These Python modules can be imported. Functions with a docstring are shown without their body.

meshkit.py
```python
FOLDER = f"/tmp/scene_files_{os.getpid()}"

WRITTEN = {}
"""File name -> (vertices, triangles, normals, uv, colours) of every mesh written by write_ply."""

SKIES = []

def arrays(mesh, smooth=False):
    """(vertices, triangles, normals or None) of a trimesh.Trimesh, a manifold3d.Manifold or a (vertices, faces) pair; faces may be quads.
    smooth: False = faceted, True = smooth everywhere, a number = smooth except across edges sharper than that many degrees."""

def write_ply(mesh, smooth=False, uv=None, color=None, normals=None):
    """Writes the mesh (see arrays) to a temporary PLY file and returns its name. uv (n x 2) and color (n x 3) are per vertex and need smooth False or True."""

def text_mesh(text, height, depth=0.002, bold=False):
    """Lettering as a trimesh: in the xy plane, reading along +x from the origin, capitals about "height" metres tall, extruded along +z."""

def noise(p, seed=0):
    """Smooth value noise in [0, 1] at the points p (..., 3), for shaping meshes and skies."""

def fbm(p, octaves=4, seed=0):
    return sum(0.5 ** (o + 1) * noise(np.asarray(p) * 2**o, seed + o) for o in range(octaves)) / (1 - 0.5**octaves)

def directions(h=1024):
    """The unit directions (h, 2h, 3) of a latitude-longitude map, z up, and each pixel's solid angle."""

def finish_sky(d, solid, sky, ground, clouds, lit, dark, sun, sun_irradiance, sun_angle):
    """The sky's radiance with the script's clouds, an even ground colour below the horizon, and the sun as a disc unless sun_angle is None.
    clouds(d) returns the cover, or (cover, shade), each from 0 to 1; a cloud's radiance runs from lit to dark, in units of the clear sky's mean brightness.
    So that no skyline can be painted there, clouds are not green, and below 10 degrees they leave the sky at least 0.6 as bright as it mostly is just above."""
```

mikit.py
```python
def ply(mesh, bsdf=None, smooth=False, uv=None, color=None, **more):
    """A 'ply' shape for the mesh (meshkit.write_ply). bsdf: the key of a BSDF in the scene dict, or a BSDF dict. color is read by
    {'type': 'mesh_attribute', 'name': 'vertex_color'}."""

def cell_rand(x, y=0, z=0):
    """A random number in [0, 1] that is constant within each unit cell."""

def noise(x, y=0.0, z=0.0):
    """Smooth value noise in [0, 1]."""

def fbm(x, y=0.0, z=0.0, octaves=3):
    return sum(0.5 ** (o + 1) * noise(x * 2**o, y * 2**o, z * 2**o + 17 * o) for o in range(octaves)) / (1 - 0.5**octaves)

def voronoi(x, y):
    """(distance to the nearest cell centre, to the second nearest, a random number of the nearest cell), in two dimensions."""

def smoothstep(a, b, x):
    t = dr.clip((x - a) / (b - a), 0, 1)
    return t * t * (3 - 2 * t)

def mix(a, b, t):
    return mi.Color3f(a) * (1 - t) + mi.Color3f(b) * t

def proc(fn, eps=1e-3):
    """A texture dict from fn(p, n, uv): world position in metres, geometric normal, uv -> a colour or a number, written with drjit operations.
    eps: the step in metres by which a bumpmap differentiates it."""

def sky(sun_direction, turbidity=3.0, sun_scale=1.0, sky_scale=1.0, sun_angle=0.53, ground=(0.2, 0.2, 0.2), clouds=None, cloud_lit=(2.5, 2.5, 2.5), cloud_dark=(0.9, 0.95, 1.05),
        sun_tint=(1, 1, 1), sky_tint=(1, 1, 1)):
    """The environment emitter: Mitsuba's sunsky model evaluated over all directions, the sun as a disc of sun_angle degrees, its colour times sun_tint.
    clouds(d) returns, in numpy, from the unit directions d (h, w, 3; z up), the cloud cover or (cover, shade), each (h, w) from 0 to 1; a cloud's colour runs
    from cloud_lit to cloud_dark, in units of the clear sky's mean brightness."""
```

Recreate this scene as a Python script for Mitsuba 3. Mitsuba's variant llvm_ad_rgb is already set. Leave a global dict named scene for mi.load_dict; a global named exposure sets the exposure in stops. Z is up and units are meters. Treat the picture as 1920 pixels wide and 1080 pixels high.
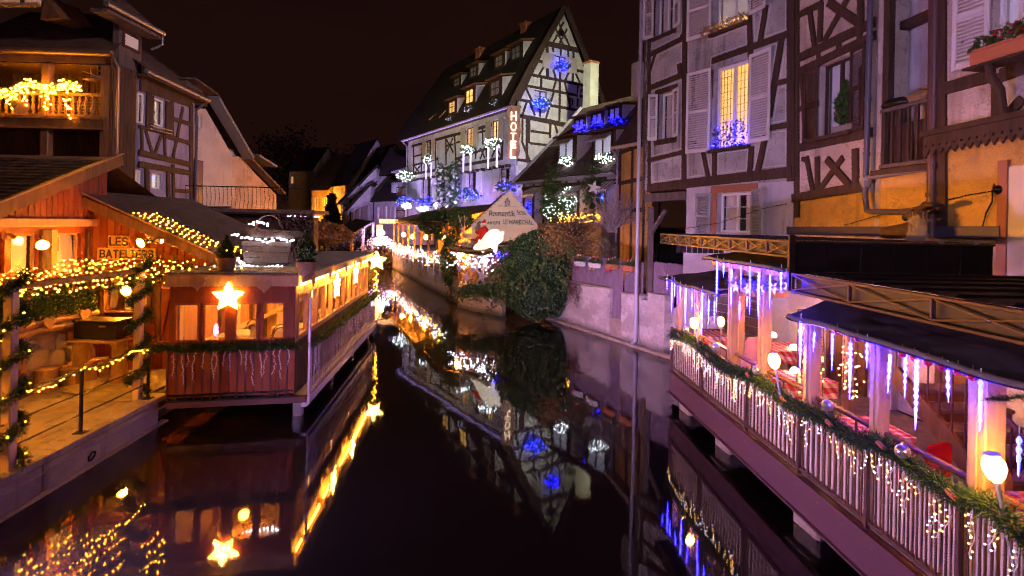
# A canal at night with half-timbered houses, Christmas lights and two restaurant terraces.  Units: metres, z up, water at z = 0.
import math, random
import numpy as np, trimesh, mitsuba as mi, mikit, meshkit, drjit as dr
from shapely.geometry import Polygon, LineString, box as sbox
from shapely.ops import unary_union
from shapely import affinity
from mikit import proc, noise, fbm, voronoi, cell_rand, smoothstep, mix

scene, labels = {}, {}
T4 = mi.ScalarTransform4f
rng = np.random.default_rng(7)
# ---------------------------------------------------------------- camera, sky, exposure
exposure = 4.0   # a long night exposure; the lamps below are given in the picture's own units and scaled by LAMP
LAMP = 2.0 ** -exposure
PSI, ROLL = math.radians(2.07), math.radians(1.15)
FWD = np.array([math.sin(PSI), math.cos(PSI), 0.0]); RGT = np.array([math.cos(PSI), -math.sin(PSI), 0.0])
UPV = np.array([0, 0, 1.0]) * math.cos(ROLL) - RGT * math.sin(ROLL)
scene['camera'] = {'type': 'perspective', 'fov': 2 * math.degrees(math.atan(960 / 1050)), 'fov_axis': 'x', 'near_clip': 0.1, 'far_clip': 2000.0,
                   'principal_point_offset_x': 0.0, 'principal_point_offset_y': (540 - 421) / 1080,
                   'to_world': T4().look_at(origin=[0, 0, 4], target=(np.array([0, 0, 4]) + FWD).tolist(), up=UPV.tolist())}
def town_glow(d):  # overcast lit from below by the town: brighter and redder towards the horizon, with faint cloud structure
    up = np.clip(d[..., 2], 0, 1); n = meshkit.fbm(d * [3.0, 3.0, 7.0] + 4, 4, 3); return np.ones(d.shape[:2]), np.clip(1.15 * up ** .45 + .55 * (n - .5), 0, 1)
scene['night_sky'] = {**mikit.sky((0.2, 1, 0.03), turbidity=3, sun_scale=0.001, sky_scale=1.0, ground=(.02, .015, .015), clouds=town_glow,
                                  cloud_lit=tuple(LAMP * q for q in (.92, .30, .20)), cloud_dark=tuple(LAMP * q for q in (.36, .115, .105))), 'sampling_weight': 20.0}

# ---------------------------------------------------------------- materials
def rgb(*c): return {'type': 'rgb', 'value': list(c)}
def matte(c, rough=.8, spec=.3): return {'type': 'twosided', 'bsdf': {'type': 'principled', 'base_color': c if isinstance(c, dict) else rgb(*c), 'roughness': rough, 'specular': spec}}
def bumped(b, fn, scale, eps=2e-3): return {'type': 'twosided', 'bsdf': {'type': 'bumpmap', 'scale': scale, 'arbitrary': proc(fn, eps), 'nested': b['bsdf']}}
def M(name, d): scene['mat_' + name] = d; return 'mat_' + name
def streaky(c1, c2, fx=9., fz=1.2):
    def fn(p, n, uv):
        a = fbm(p.x * fx, p.y * fx, p.z * fz, 3); b = noise(p.x * fx * 4, p.y * fx * 4, p.z * fz * 3)
        return mix(c1, c2, dr.clip(a * .75 + b * .4 - .1, 0, 1))
    return fn
def mottled(c1, c2, c3, f=1.5):
    """plaster: broad stains, fine grain, a few damp runs"""
    def fn(p, n, uv):
        a = fbm(p.x * f, p.y * f, p.z * f, 4); g = noise(p.x * 40, p.y * 40, p.z * 40); r = fbm(p.x * f * 4, p.y * f * 4, p.z * f * .5 + 9, 3)
        c = mix(c1, c2, smoothstep(.3, .7, a))
        return mix(c, c3, smoothstep(.55, .8, r) * .6) * (.88 + .24 * g)
    return fn
def grimy(c1, c2, c3, f=1.3):
    """old plaster: broad stains, vertical run marks, cracks and patched spots"""
    def fn(p, n, uv):
        a = fbm(p.x * f, p.y * f, p.z * f, 4); g = noise(p.x * 45, p.y * 45, p.z * 45); run = fbm(p.x * f * 6, p.y * f * 6, p.z * f * .35 + 5, 3); bl = fbm(p.x * f * 3 + 7, p.y * f * 3, p.z * f * 3, 4)
        c = mix(c1, c2, smoothstep(.32, .68, a)); c = mix(c, c3, smoothstep(.52, .78, run) * .7); c = mix(c, c3, smoothstep(.60, .70, bl) * .45)
        cr = dr.abs(fbm(p.x * 2.1 + 3, p.y * 2.1, p.z * 2.1, 4) - .5); c = mix(c, c3, smoothstep(.010, .003, cr) * .6)
        return c * (.84 + .32 * g)
    return fn
def plaster_bump(p, n, uv): return fbm(p.x * 18, p.y * 18, p.z * 18, 3)
def wood_bump(p, n, uv): return fbm(p.x * 60, p.y * 60, p.z * 5, 2)
def tile_fn(p, n, uv):
    row = dr.floor(p.z * 7.); k = cell_rand(dr.floor(p.x * 5 + row * .5), dr.floor(p.y * 5), row)
    return mix((.045, .03, .026), (.12, .07, .05), k * .7 + .3 * fbm(p.x * 2, p.y * 2, p.z * 2, 3))
def check_fn(p, n, uv):
    def band(v): t = v * 9 - dr.floor(v * 9); return dr.select(t < .5, 1., 0.)
    k = band(p.x * .8 + p.z * .6 + 3) + band(p.y * .8 + p.z * .6)
    return dr.select(k > 1.5, mi.Color3f(.50, .03, .03), dr.select(k > .5, mi.Color3f(.62, .22, .2), mi.Color3f(.72, .62, .56)))
def stucco_fn(p, n, uv):
    a = fbm(p.x * 1.1, p.y * 1.1, p.z * 1.3, 4); b = fbm(p.x * 3.3 + 4, p.y * 3.3, p.z * 3.3, 4); g = noise(p.x * 35, p.y * 35, p.z * 35)
    c = mix((.50, .44, .42), (.36, .31, .30), smoothstep(.35, .7, a))
    c = mix(c, (.56, .50, .48), smoothstep(.54, .66, b) * .8); c = mix(c, (.24, .17, .15), smoothstep(.33, .22, b) * .8); c = mix(c, (.30, .25, .24), smoothstep(.6, .75, fbm(p.x * 14, p.y * 14, p.z * 5, 3)) * .6)
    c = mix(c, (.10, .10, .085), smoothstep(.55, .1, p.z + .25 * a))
    return c * (.8 + .4 * g)
def stone_fn(p, n, uv):
    a = fbm(p.x * 4, p.y * 4, p.z * 4, 4); g = noise(p.x * 60, p.y * 60, p.z * 60)
    return mix((.20, .16, .13), (.38, .31, .25), a) * (.75 + .5 * g)
def leaf_fn(p, n, uv): return mix((.012, .035, .014), (.05, .10, .035), noise(p.x * 7, p.y * 7, p.z * 7) * .6 + .4 * noise(p.x * 45, p.y * 45, p.z * 45))
def water_bump(p, n, uv): return .55 * fbm(p.x * 1.3, p.y * .8, 0, 2) + .12 * noise(p.x * 7 + 3, p.y * 4)

M('water', {'type': 'twosided', 'bsdf': {'type': 'bumpmap', 'scale': .0035, 'arbitrary': proc(water_bump, .01),
            'nested': {'type': 'principled', 'base_color': rgb(.005, .004, .004), 'roughness': .025, 'specular': .95}}})
M('timber', bumped(matte(proc(streaky((.030, .017, .012), (.095, .052, .034))), .75), wood_bump, .004))
M('timber_grey', matte(proc(streaky((.07, .05, .045), (.17, .125, .11))), .8))
M('wood_red', bumped(matte(proc(streaky((.13, .022, .009), (.27, .058, .02))), .6), wood_bump, .003))
M('wood_pine', matte(proc(streaky((.36, .20, .09), (.58, .38, .2))), .55))
M('wood_brown', matte(proc(streaky((.10, .045, .018), (.22, .11, .045))), .6))
M('wood_deck', matte(proc(streaky((.10, .085, .08), (.22, .18, .16), 3., 3.)), .7))
M('plaster_grey', bumped(matte(proc(grimy((.43, .42, .42), (.30, .30, .32), (.17, .15, .14))), .9), plaster_bump, .006))
M('plaster_pink', bumped(matte(proc(grimy((.56, .47, .43), (.44, .36, .32), (.28, .21, .18), 1.1)), .9), plaster_bump, .006))
M('plaster_yellow', bumped(matte(proc(grimy((.60, .37, .10), (.48, .29, .08), (.30, .18, .07), .9)), .9), plaster_bump, .006))
M('plaster_white', matte(proc(mottled((.62, .60, .50), (.52, .50, .42), (.4, .38, .32))), .9))
M('plaster_lavender', matte(proc(mottled((.30, .28, .44), (.24, .22, .36), (.18, .16, .24))), .9))
M('plaster_lilac', matte(proc(mottled((.52, .49, .52), (.44, .41, .44), (.3, .28, .3))), .9))
M('stucco', bumped(matte(proc(stucco_fn), .9), lambda p, n, uv: fbm(p.x * 5, p.y * 5, p.z * 5, 4), .03))
M('stone', bumped(matte(proc(stone_fn), .85), plaster_bump, .012))
M('roof_tile', bumped(matte(proc(tile_fn), .8), lambda p, n, uv: p.z * 7. - dr.floor(p.z * 7.), .02))
M('check_cloth', matte(proc(check_fn), .9))
M('ivy', matte(proc(leaf_fn), .5, .4))
M('needles', matte((.022, .050, .016), .6))
M('needles_light', matte((.05, .085, .022), .6))
M('thuja', matte((.045, .085, .02), .6))
M('twig', matte((.09, .06, .05), .8))
M('twig_gold', matte((.30, .17, .07), .8))
M('cream', matte((.62, .55, .42), .5)); M('white_paint', matte((.74, .72, .70), .45)); M('grey_paint', matte((.28, .29, .30), .5))
M('shutter_white', matte((.70, .66, .66), .5)); M('shutter_brown', matte((.05, .025, .018), .5)); M('shutter_beige', matte((.50, .42, .28), .6))
M('terracotta', matte((.50, .17, .08), .7)); M('red_sandstone', matte((.36, .15, .08), .8)); M('red_fabric', matte((.55, .02, .015), .8)); M('pink_fabric', matte((.60, .30, .32), .9))
M('canvas', bumped(matte((.046, .040, .044), .5), lambda p, n, uv: fbm(p.x * 5, p.y * 3.2, p.z * 5, 3), .05))
M('roof_black', matte((.011, .007, .0065), .6, .12)); M('dark', matte((.012, .010, .010), .7)); M('room', matte((.05, .04, .035), .9))
M('metal_black', matte((.008, .007, .007), .4, .4)); M('girder_panel', matte((.045, .026, .014), .35, .5)); M('metal_brown', matte((.10, .045, .045), .4, .5)); M('metal_grey', matte((.20, .19, .2), .4, .5))
M('zinc', {'type': 'twosided', 'bsdf': {'type': 'principled', 'base_color': rgb(.30, .29, .31), 'metallic': .7, 'roughness': .45}})
M('copper', {'type': 'twosided', 'bsdf': {'type': 'principled', 'base_color': rgb(.42, .25, .15), 'metallic': .7, 'roughness': .4}})
M('bronze', {'type': 'twosided', 'bsdf': {'type': 'principled', 'base_color': rgb(.10, .062, .04), 'metallic': .85, 'roughness': .34}})
M('silver', {'type': 'principled', 'base_color': rgb(.78, .77, .80), 'metallic': .9, 'roughness': .22})
M('red_glass', {'type': 'principled', 'base_color': rgb(.45, .01, .01), 'metallic': .4, 'roughness': .12, 'specular': .6})
M('gold', {'type': 'twosided', 'bsdf': {'type': 'principled', 'base_color': rgb(.7, .42, .12), 'metallic': .8, 'roughness': .3}})
M('pane', {'type': 'thindielectric'})
M('glass_rail', {'type': 'thindielectric'})
M('white_cloth', matte((.72, .68, .64), .9)); M('curtain', matte((.55, .50, .46), .9)); M('wicker', matte(proc(streaky((.16, .085, .045), (.34, .2, .11), 30, 30)), .7))
M('fur', matte((.50, .42, .36), .9)); M('deer', matte(proc(streaky((.05, .028, .016), (.15, .085, .05), 20, 20)), .85))
M('hay', matte(proc(streaky((.16, .09, .05), (.36, .23, .13), 20, 20)), .9)); M('letter', matte((.02, .012, .01), .5)); M('skin', matte((.6, .35, .26), .6))
M('lilac_paint', matte((.55, .42, .62), .5)); M('wire', matte((.74, .70, .68), .5)); M('ground', matte((.05, .045, .04), .9)); M('gravel', matte(proc(mottled((.36, .28, .2), (.26, .2, .15), (.15, .11, .08), 12.)), .95))
M('red_petal', matte((.5, .012, .015), .6)); M('white_petal', matte((.6, .55, .4), .6))

WARM, AMBER, SOFT = (28., 9.4, .38), (1., .30, .018), (1., .62, .26)
COOL, BLUE, ICE = (24., 26., 30.), (.03, .07, 30.), (.82, .90, 60.)
FLOOD = (.85, .57, 1.0)
def glow(c, k=1.0, w=1.0): return {'type': 'area', 'radiance': rgb(*(float(x) * k * LAMP for x in c))}

# ---------------------------------------------------------------- mesh helpers
def unit(v): v = np.asarray(v, float); return v / (np.linalg.norm(v) + 1e-12)
_b = np.array([[x, y, z] for x in (-1, 1) for y in (-1, 1) for z in (-1, 1)], float)
_bf = np.array([[0, 1, 3], [0, 3, 2], [4, 6, 7], [4, 7, 5], [0, 4, 5], [0, 5, 1], [2, 3, 7], [2, 7, 6], [0, 2, 6], [0, 6, 4], [1, 5, 7], [1, 7, 3]])
_cs = np.repeat(_b, 3, 0); _ca = np.tile(np.eye(3), (8, 1))       # chamfered box: three vertices per corner
_pts = _cs * (1.0 - .2 * (1 - _ca))
_hull = trimesh.Trimesh(_pts, process=False).convex_hull
_map = [int(np.argmin(np.linalg.norm(_pts - v, axis=1))) for v in _hull.vertices]
_cf = np.array([[_map[i] for i in t] for t in _hull.faces])
_ico = trimesh.creation.icosahedron()
_ico2 = trimesh.creation.icosphere(subdivisions=2)
class MB:
    def __init__(s): s.v, s.f, s.n = [], [], 0
    def add(s, v, f):
        s.v.append(np.asarray(v, float)); s.f.append(np.asarray(f, int) + s.n); s.n += len(v); return s
    def fr(s, c, ax, half, bv=0):
        """a box: centre, three axes (rows), half sizes, chamfer"""
        half = np.asarray(half, float); ax = np.asarray(ax, float); k = 1 if np.linalg.det(ax) > 0 else -1
        if bv:
            b = min(bv, .45 * half.min()); loc = _cs * (half - b * (1 - _ca)); return s.add(loc @ ax + c, _cf[:, ::k])
        return s.add((_b * half) @ ax + c, _bf[:, ::k])
    def box(s, c, size, rz=0., bv=0):
        a = math.radians(rz); return s.fr(np.asarray(c, float), [[math.cos(a), math.sin(a), 0], [-math.sin(a), math.cos(a), 0], [0, 0, 1]], np.asarray(size, float) / 2, bv)
    def bar(s, p0, p1, w, h=None, up=(0, 0, 1), bv=0):
        p0, p1 = np.asarray(p0, float), np.asarray(p1, float); t = unit(p1 - p0)
        a = np.cross(up, t)
        if np.linalg.norm(a) < 1e-3: a = np.cross((1, 0, 0), t)
        a = unit(a); b = np.cross(t, a)
        return s.fr((p0 + p1) / 2, [t, a, b], [np.linalg.norm(p1 - p0) / 2, w / 2, (h or w) / 2], bv)
    def tube(s, pts, r, k=6, cap=True):
        p = np.asarray(pts, float); t = np.gradient(p, axis=0); t /= np.linalg.norm(t, axis=1, keepdims=True) + 1e-12
        ref = np.where(np.abs(t[:, 2:]) < .9, [[0, 0, 1.]], [[1., 0, 0]]); a = np.cross(t, ref); a /= np.linalg.norm(a, axis=1, keepdims=True) + 1e-12; b = np.cross(t, a)
        for i in range(1, len(a)):
            if a[i] @ a[i - 1] < 0: a[i], b[i] = -a[i], -b[i]
        g = np.arange(k) * 2 * np.pi / k
        v = (p[:, None] + np.broadcast_to(r, (len(p),))[:, None, None] * (np.cos(g)[None, :, None] * a[:, None] + np.sin(g)[None, :, None] * b[:, None])).reshape(-1, 3)
        i, j = np.meshgrid(np.arange(len(p) - 1), np.arange(k), indexing='ij'); q = np.stack([i * k + j, i * k + (j + 1) % k, (i + 1) * k + (j + 1) % k, (i + 1) * k + j], -1).reshape(-1, 4)
        f = np.vstack([q[:, [0, 1, 2]], q[:, [0, 2, 3]]])
        if cap:
            n = len(v); v = np.vstack([v, p[0], p[-1]]); m = (len(p) - 1) * k; jj = np.arange(k)
            f = np.vstack([f, np.stack([np.full(k, n), (jj + 1) % k, jj], 1), np.stack([np.full(k, n + 1), m + jj, m + (jj + 1) % k], 1)])
        return s.add(v, f)
    def lathe(s, prof, c=(0, 0, 0), k=14, ax=(0, 0, 1)):
        ax = unit(ax); a = unit(np.cross(ax, (0, 1, 0) if abs(ax[1]) < .9 else (1, 0, 0))); b = np.cross(ax, a); g = np.arange(k) * 2 * np.pi / k
        ring = np.cos(g)[:, None] * a + np.sin(g)[:, None] * b
        v = np.vstack([np.asarray(c) + ring * max(r, 1e-4) + ax * z for r, z in prof]); n = len(prof)
        i, j = np.meshgrid(np.arange(n - 1), np.arange(k), indexing='ij'); q = np.stack([i * k + j, i * k + (j + 1) % k, (i + 1) * k + (j + 1) % k, (i + 1) * k + j], -1).reshape(-1, 4)
        return s.add(v, np.vstack([q[:, [0, 1, 2]], q[:, [0, 2, 3]]]))
    def ball(s, c, r, fine=False):
        m = _ico2 if fine else _ico; return s.add(m.vertices * r / np.linalg.norm(m.vertices[0]) + c, m.faces)
    def balls(s, pts, r):
        p = np.asarray(pts, float); u = _ico.vertices / np.linalg.norm(_ico.vertices[0]); v = (p[:, None] + u[None] * np.broadcast_to(r, (len(p),))[:, None, None]).reshape(-1, 3)
        return s.add(v, (_ico.faces[None] + (np.arange(len(p)) * 12)[:, None, None]).reshape(-1, 3))
    def quads(s, a, b, c, d):
        n = len(a); v = np.stack([a, b, c, d], 1).reshape(-1, 3); k = np.arange(n)[:, None] * 4
        return s.add(v, np.vstack([k + [0, 1, 2], k + [0, 2, 3]]))
    def quad(s, a, b, c, d): return s.quads(*[np.array([x], float) for x in (a, b, c, d)])
    def grid(s, P):
        P = np.asarray(P, float); h, w = P.shape[:2]; i, j = np.meshgrid(np.arange(h - 1), np.arange(w - 1), indexing='ij'); k = i * w + j
        q = np.stack([k, k + 1, k + w + 1, k + w], -1).reshape(-1, 4); return s.add(P.reshape(-1, 3), np.vstack([q[:, [0, 1, 2]], q[:, [0, 2, 3]]]))
    def ext(s, poly, pl, d0, d1):
        for g in getattr(poly, 'geoms', [poly]):
            if g.area < 1e-5: continue
            m = trimesh.creation.extrude_polygon(g, abs(d1 - d0), engine='earcut'); v = m.vertices
            s.add(pl.at(v[:, 0], v[:, 1], min(d0, d1) + v[:, 2]), m.faces)
        return s
    def mesh(s):
        return trimesh.Trimesh(np.vstack(s.v), np.vstack(s.f), process=False)
class Plane:
    """an upright plane: u along e, z up, d outwards along n"""
    def __init__(s, P, e, side=1): s.P = np.array(P, float); s.e = unit(e); s.n = np.array([s.e[1], -s.e[0]]) * side
    def at(s, u, z, d=0.):
        u, z, d = np.broadcast_arrays(np.asarray(u, float), np.asarray(z, float), np.asarray(d, float))
        return np.stack([s.P[0] + s.e[0] * u + s.n[0] * d, s.P[1] + s.e[1] * u + s.n[1] * d, z], -1)
    def n3(s): return np.array([s.n[0], s.n[1], 0])
    def e3(s): return np.array([s.e[0], s.e[1], 0])
_pl = {'H1':((4.95,18.4),(0.399,-0.917)),'H2':((7.24,13.2),(0.078,-0.997)),'HF':((2,45),(0.496,-0.868)),'HG':((2,45),(0.868,0.496)),'PF':((-6.38,10.95),(0.983,0.183)),'PS':((-3.93,11.4),(-0.045,0.999)),'AX':((1.8,36),(0.5,-0.866)),'CW':((2.8,23.34),(0.399,-0.917)),'LW':((-12,18.2),(0,1)),'GF':((-20,18),(1,0)),'CF':((-9.13,13),(1,0.1)),'CS':((-9.13,13),(0,1)),'RM':((-1.2,29),(1,0.05)),'YH':((5.9,26.5),(0.42,-0.907))}
PL = {k: Plane(p, e, 1) for k, (p, e) in _pl.items()}

def numbered(base):
    taken = lambda k: k in scene or k in labels or any(x.startswith(k + '__') for x in KEYS)
    if base not in USED: USED[base] = 0; return base
    USED[base] += 1; return '%s_%03d' % (base, USED[base])
USED, KEYS = {}, set()
def thing(name, label=None, cat=None, group=None, kind=None):
    key = numbered(name); d = {}
    if label: d['label'] = label
    if cat: d['category'] = cat
    if group: d['group'] = group
    if kind: d['kind'] = kind
    labels[key] = d; return key
def part(parent, name): return numbered(parent + '__' + name)
def put(key, mb, mat, smooth=False, emit=None, stuff=False, flip=False):
    m = mb.mesh() if isinstance(mb, MB) else mb
    if len(m.faces) == 0: return key
    scene[key] = mikit.ply(m, mat, smooth=smooth)
    if emit:  # a lamp is picked for sampling by about its power
        r_ = np.array(emit['radiance']['value']); scene[key]['emitter'] = {**emit, 'sampling_weight': float(max(.05, (m.area * r_.mean() / LAMP) ** .6))}
    if stuff: labels.setdefault(key, {})['kind'] = 'stuff'
    return key
def sub(parent, name, mb, mat, smooth=False, emit=None, stuff=False): return put(part(parent, name), mb, mat, smooth, emit, stuff)
def solo(name, mb, mat, label, cat, group=None, smooth=False, emit=None, kind=None): return put(thing(name, label, cat, group, kind), mb, mat, smooth, emit)
def struct(name, mb, mat, smooth=False): k = thing(name, kind='structure'); return put(k, mb, mat, smooth)
ORD = 'first second third fourth fifth sixth seventh eighth ninth tenth eleventh twelfth'.split()

def needles(path, n, ln, rad, droop=.1, width=.010, r=None):
    """a fir garland: thin blades standing off a polyline"""
    r = r or rng; p = np.asarray(path, float); seg = np.linalg.norm(np.diff(p, axis=0), axis=1); cum = np.r_[0, np.cumsum(seg)]; t = r.random(n) * cum[-1]
    c = np.stack([np.interp(t, cum, p[:, k]) for k in range(3)], 1); i = np.clip(np.searchsorted(cum, t) - 1, 0, len(seg) - 1); tan = np.diff(p, axis=0)[i] / seg[i][:, None]
    d = r.normal(size=(n, 3)); d /= np.linalg.norm(d, axis=1, keepdims=True)
    tuft = .75 + .5 * np.sin(t * 23) * np.sin(t * 9.1 + 1)
    base = c + d * (rad * r.random(n) ** .7 * tuft)[:, None]; dirn = d + .5 * tan * r.choice([-1, 1], n)[:, None] + [0, 0, -droop]; dirn /= np.linalg.norm(dirn, axis=1, keepdims=True)
    L = ln * (.6 + .7 * r.random(n)); s = np.cross(dirn, r.normal(size=(n, 3))); s /= np.linalg.norm(s, axis=1, keepdims=True)
    w = width * (.7 + .6 * r.random(n)); tip = base + dirn * L[:, None]
    return MB().add(np.stack([base - s * w[:, None] / 2, base + s * w[:, None] / 2, tip], 1).reshape(-1, 3), np.arange(3 * n).reshape(-1, 3))
def leaves(c, size, r=None, nrm=None):
    """small folded leaf faces at the points c"""
    r = r or rng; n = len(c); a = r.normal(size=(n, 3)); a /= np.linalg.norm(a, axis=1, keepdims=True); b = r.normal(size=(n, 3)) if nrm is None else np.cross(nrm + .7 * r.normal(size=(n, 3)), a)
    b -= a * (a * b).sum(1)[:, None]; b /= np.linalg.norm(b, axis=1, keepdims=True) + 1e-9; s = (size * (.6 + .8 * r.random(n)))[:, None]
    return MB().quads(c - a * s, c - b * s * .6, c + a * s, c + b * s * .6)
def thuja_mesh(c, h, rad, n=900, r=None):
    """a small cone of feathery upright sprays"""
    r = r or rng; t = r.random(n) ** .8; ang = r.random(n) * 2 * np.pi; prof = np.sin(np.clip(t * 1.05 + .12, 0, 1) * np.pi) ** .7 * (1 - t * .55)
    rr = rad * prof * (.55 + .5 * r.random(n)) * (1 + .2 * np.sin(ang * 3 + t * 11)); b = np.stack([c[0] + rr * np.cos(ang), c[1] + rr * np.sin(ang), c[2] + h * t * .93], 1)
    d = np.stack([np.cos(ang) * .45, np.sin(ang) * .45, np.full(n, .9)], 1) + .25 * r.normal(size=(n, 3)); d /= np.linalg.norm(d, axis=1, keepdims=True); L = h * (.07 + .07 * r.random(n))
    s = np.cross(d, r.normal(size=(n, 3))); s /= np.linalg.norm(s, axis=1, keepdims=True); w = L * .22
    return MB().quads(b, b + d * L[:, None] * .5 + s * w[:, None], b + d * L[:, None], b + d * L[:, None] * .5 - s * w[:, None])
def sag(a, b, drop, n=14):
    a, b = np.asarray(a, float), np.asarray(b, float); t = np.linspace(0, 1, n)[:, None]; p = a + (b - a) * t; p[:, 2] -= (drop * 4 * t * (1 - t))[:, 0]; return p
def along(path, step, jit=0., r=None):
    r = r or rng; p = np.asarray(path, float); cum = np.r_[0, np.cumsum(np.linalg.norm(np.diff(p, axis=0), axis=1))]; n = max(2, int(cum[-1] / step)); t = (np.arange(n) + .5) / n * cum[-1]
    q = np.stack([np.interp(t, cum, p[:, k]) for k in range(3)], 1); return q + r.normal(size=q.shape) * jit
def star_poly(r, k=5, inner=.42, rot=0.): return Polygon([((r if i % 2 == 0 else r * inner) * math.sin(math.pi * i / k + rot), (r if i % 2 == 0 else r * inner) * math.cos(math.pi * i / k + rot)) for i in range(2 * k)])
def heart_poly(s):
    t = np.linspace(0, 2 * np.pi, 40, endpoint=False); x = 16 * np.sin(t) ** 3; y = 13 * np.cos(t) - 5 * np.cos(2 * t) - 2 * np.cos(3 * t) - np.cos(4 * t); return Polygon(np.stack([x, y], 1) * s / 16)

# ---------------------------------------------------------------- facade helpers
def facade(h, pl, outline, holes, beams, wall_mat, panel_mat, beam_mat='mat_timber', thick=.25, line_mat=None, panel=True, base=.046, minarea=.05, inset=.03):
    out = outline if isinstance(outline, Polygon) else Polygon(outline)
    hs = unary_union([sbox(*r) for r in holes]) if holes else Polygon()
    sub(h, 'wall', MB().ext(out.difference(hs), pl, -thick, 0), wall_mat)
    polys = []
    for i, (u0, z0, u1, z1, w) in enumerate(beams):
        p = LineString([(u0, z0), (u1, z1)]).buffer(w / 2, cap_style=2); polys.append(p); p = p.difference(hs)
        wob = base + .0022 * (i % 9)
        for q in getattr(p, 'geoms', [p]):
            if q.area > 1e-3: sub(h, 'beam', MB().ext(q, pl, -.01, wob), beam_mat)
    if panel:
        rest = out.difference(unary_union(polys + [hs.buffer(.06) if holes else Polygon()]))
        for g in getattr(rest, 'geoms', [rest]):
            q = g.buffer(-inset).buffer(-.02).buffer(.02)
            for gg in getattr(q, 'geoms', [q]):
                if gg.area < minarea: continue
                sub(h, 'panel', MB().ext(gg.simplify(.008), pl, -.01, .010), panel_mat)
                if line_mat:
                    ln = gg.buffer(-.02).difference(gg.buffer(-.045))
                    if not ln.is_empty: sub(h, 'panel_line', MB().ext(ln, pl, .009, .0145), line_mat)
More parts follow.
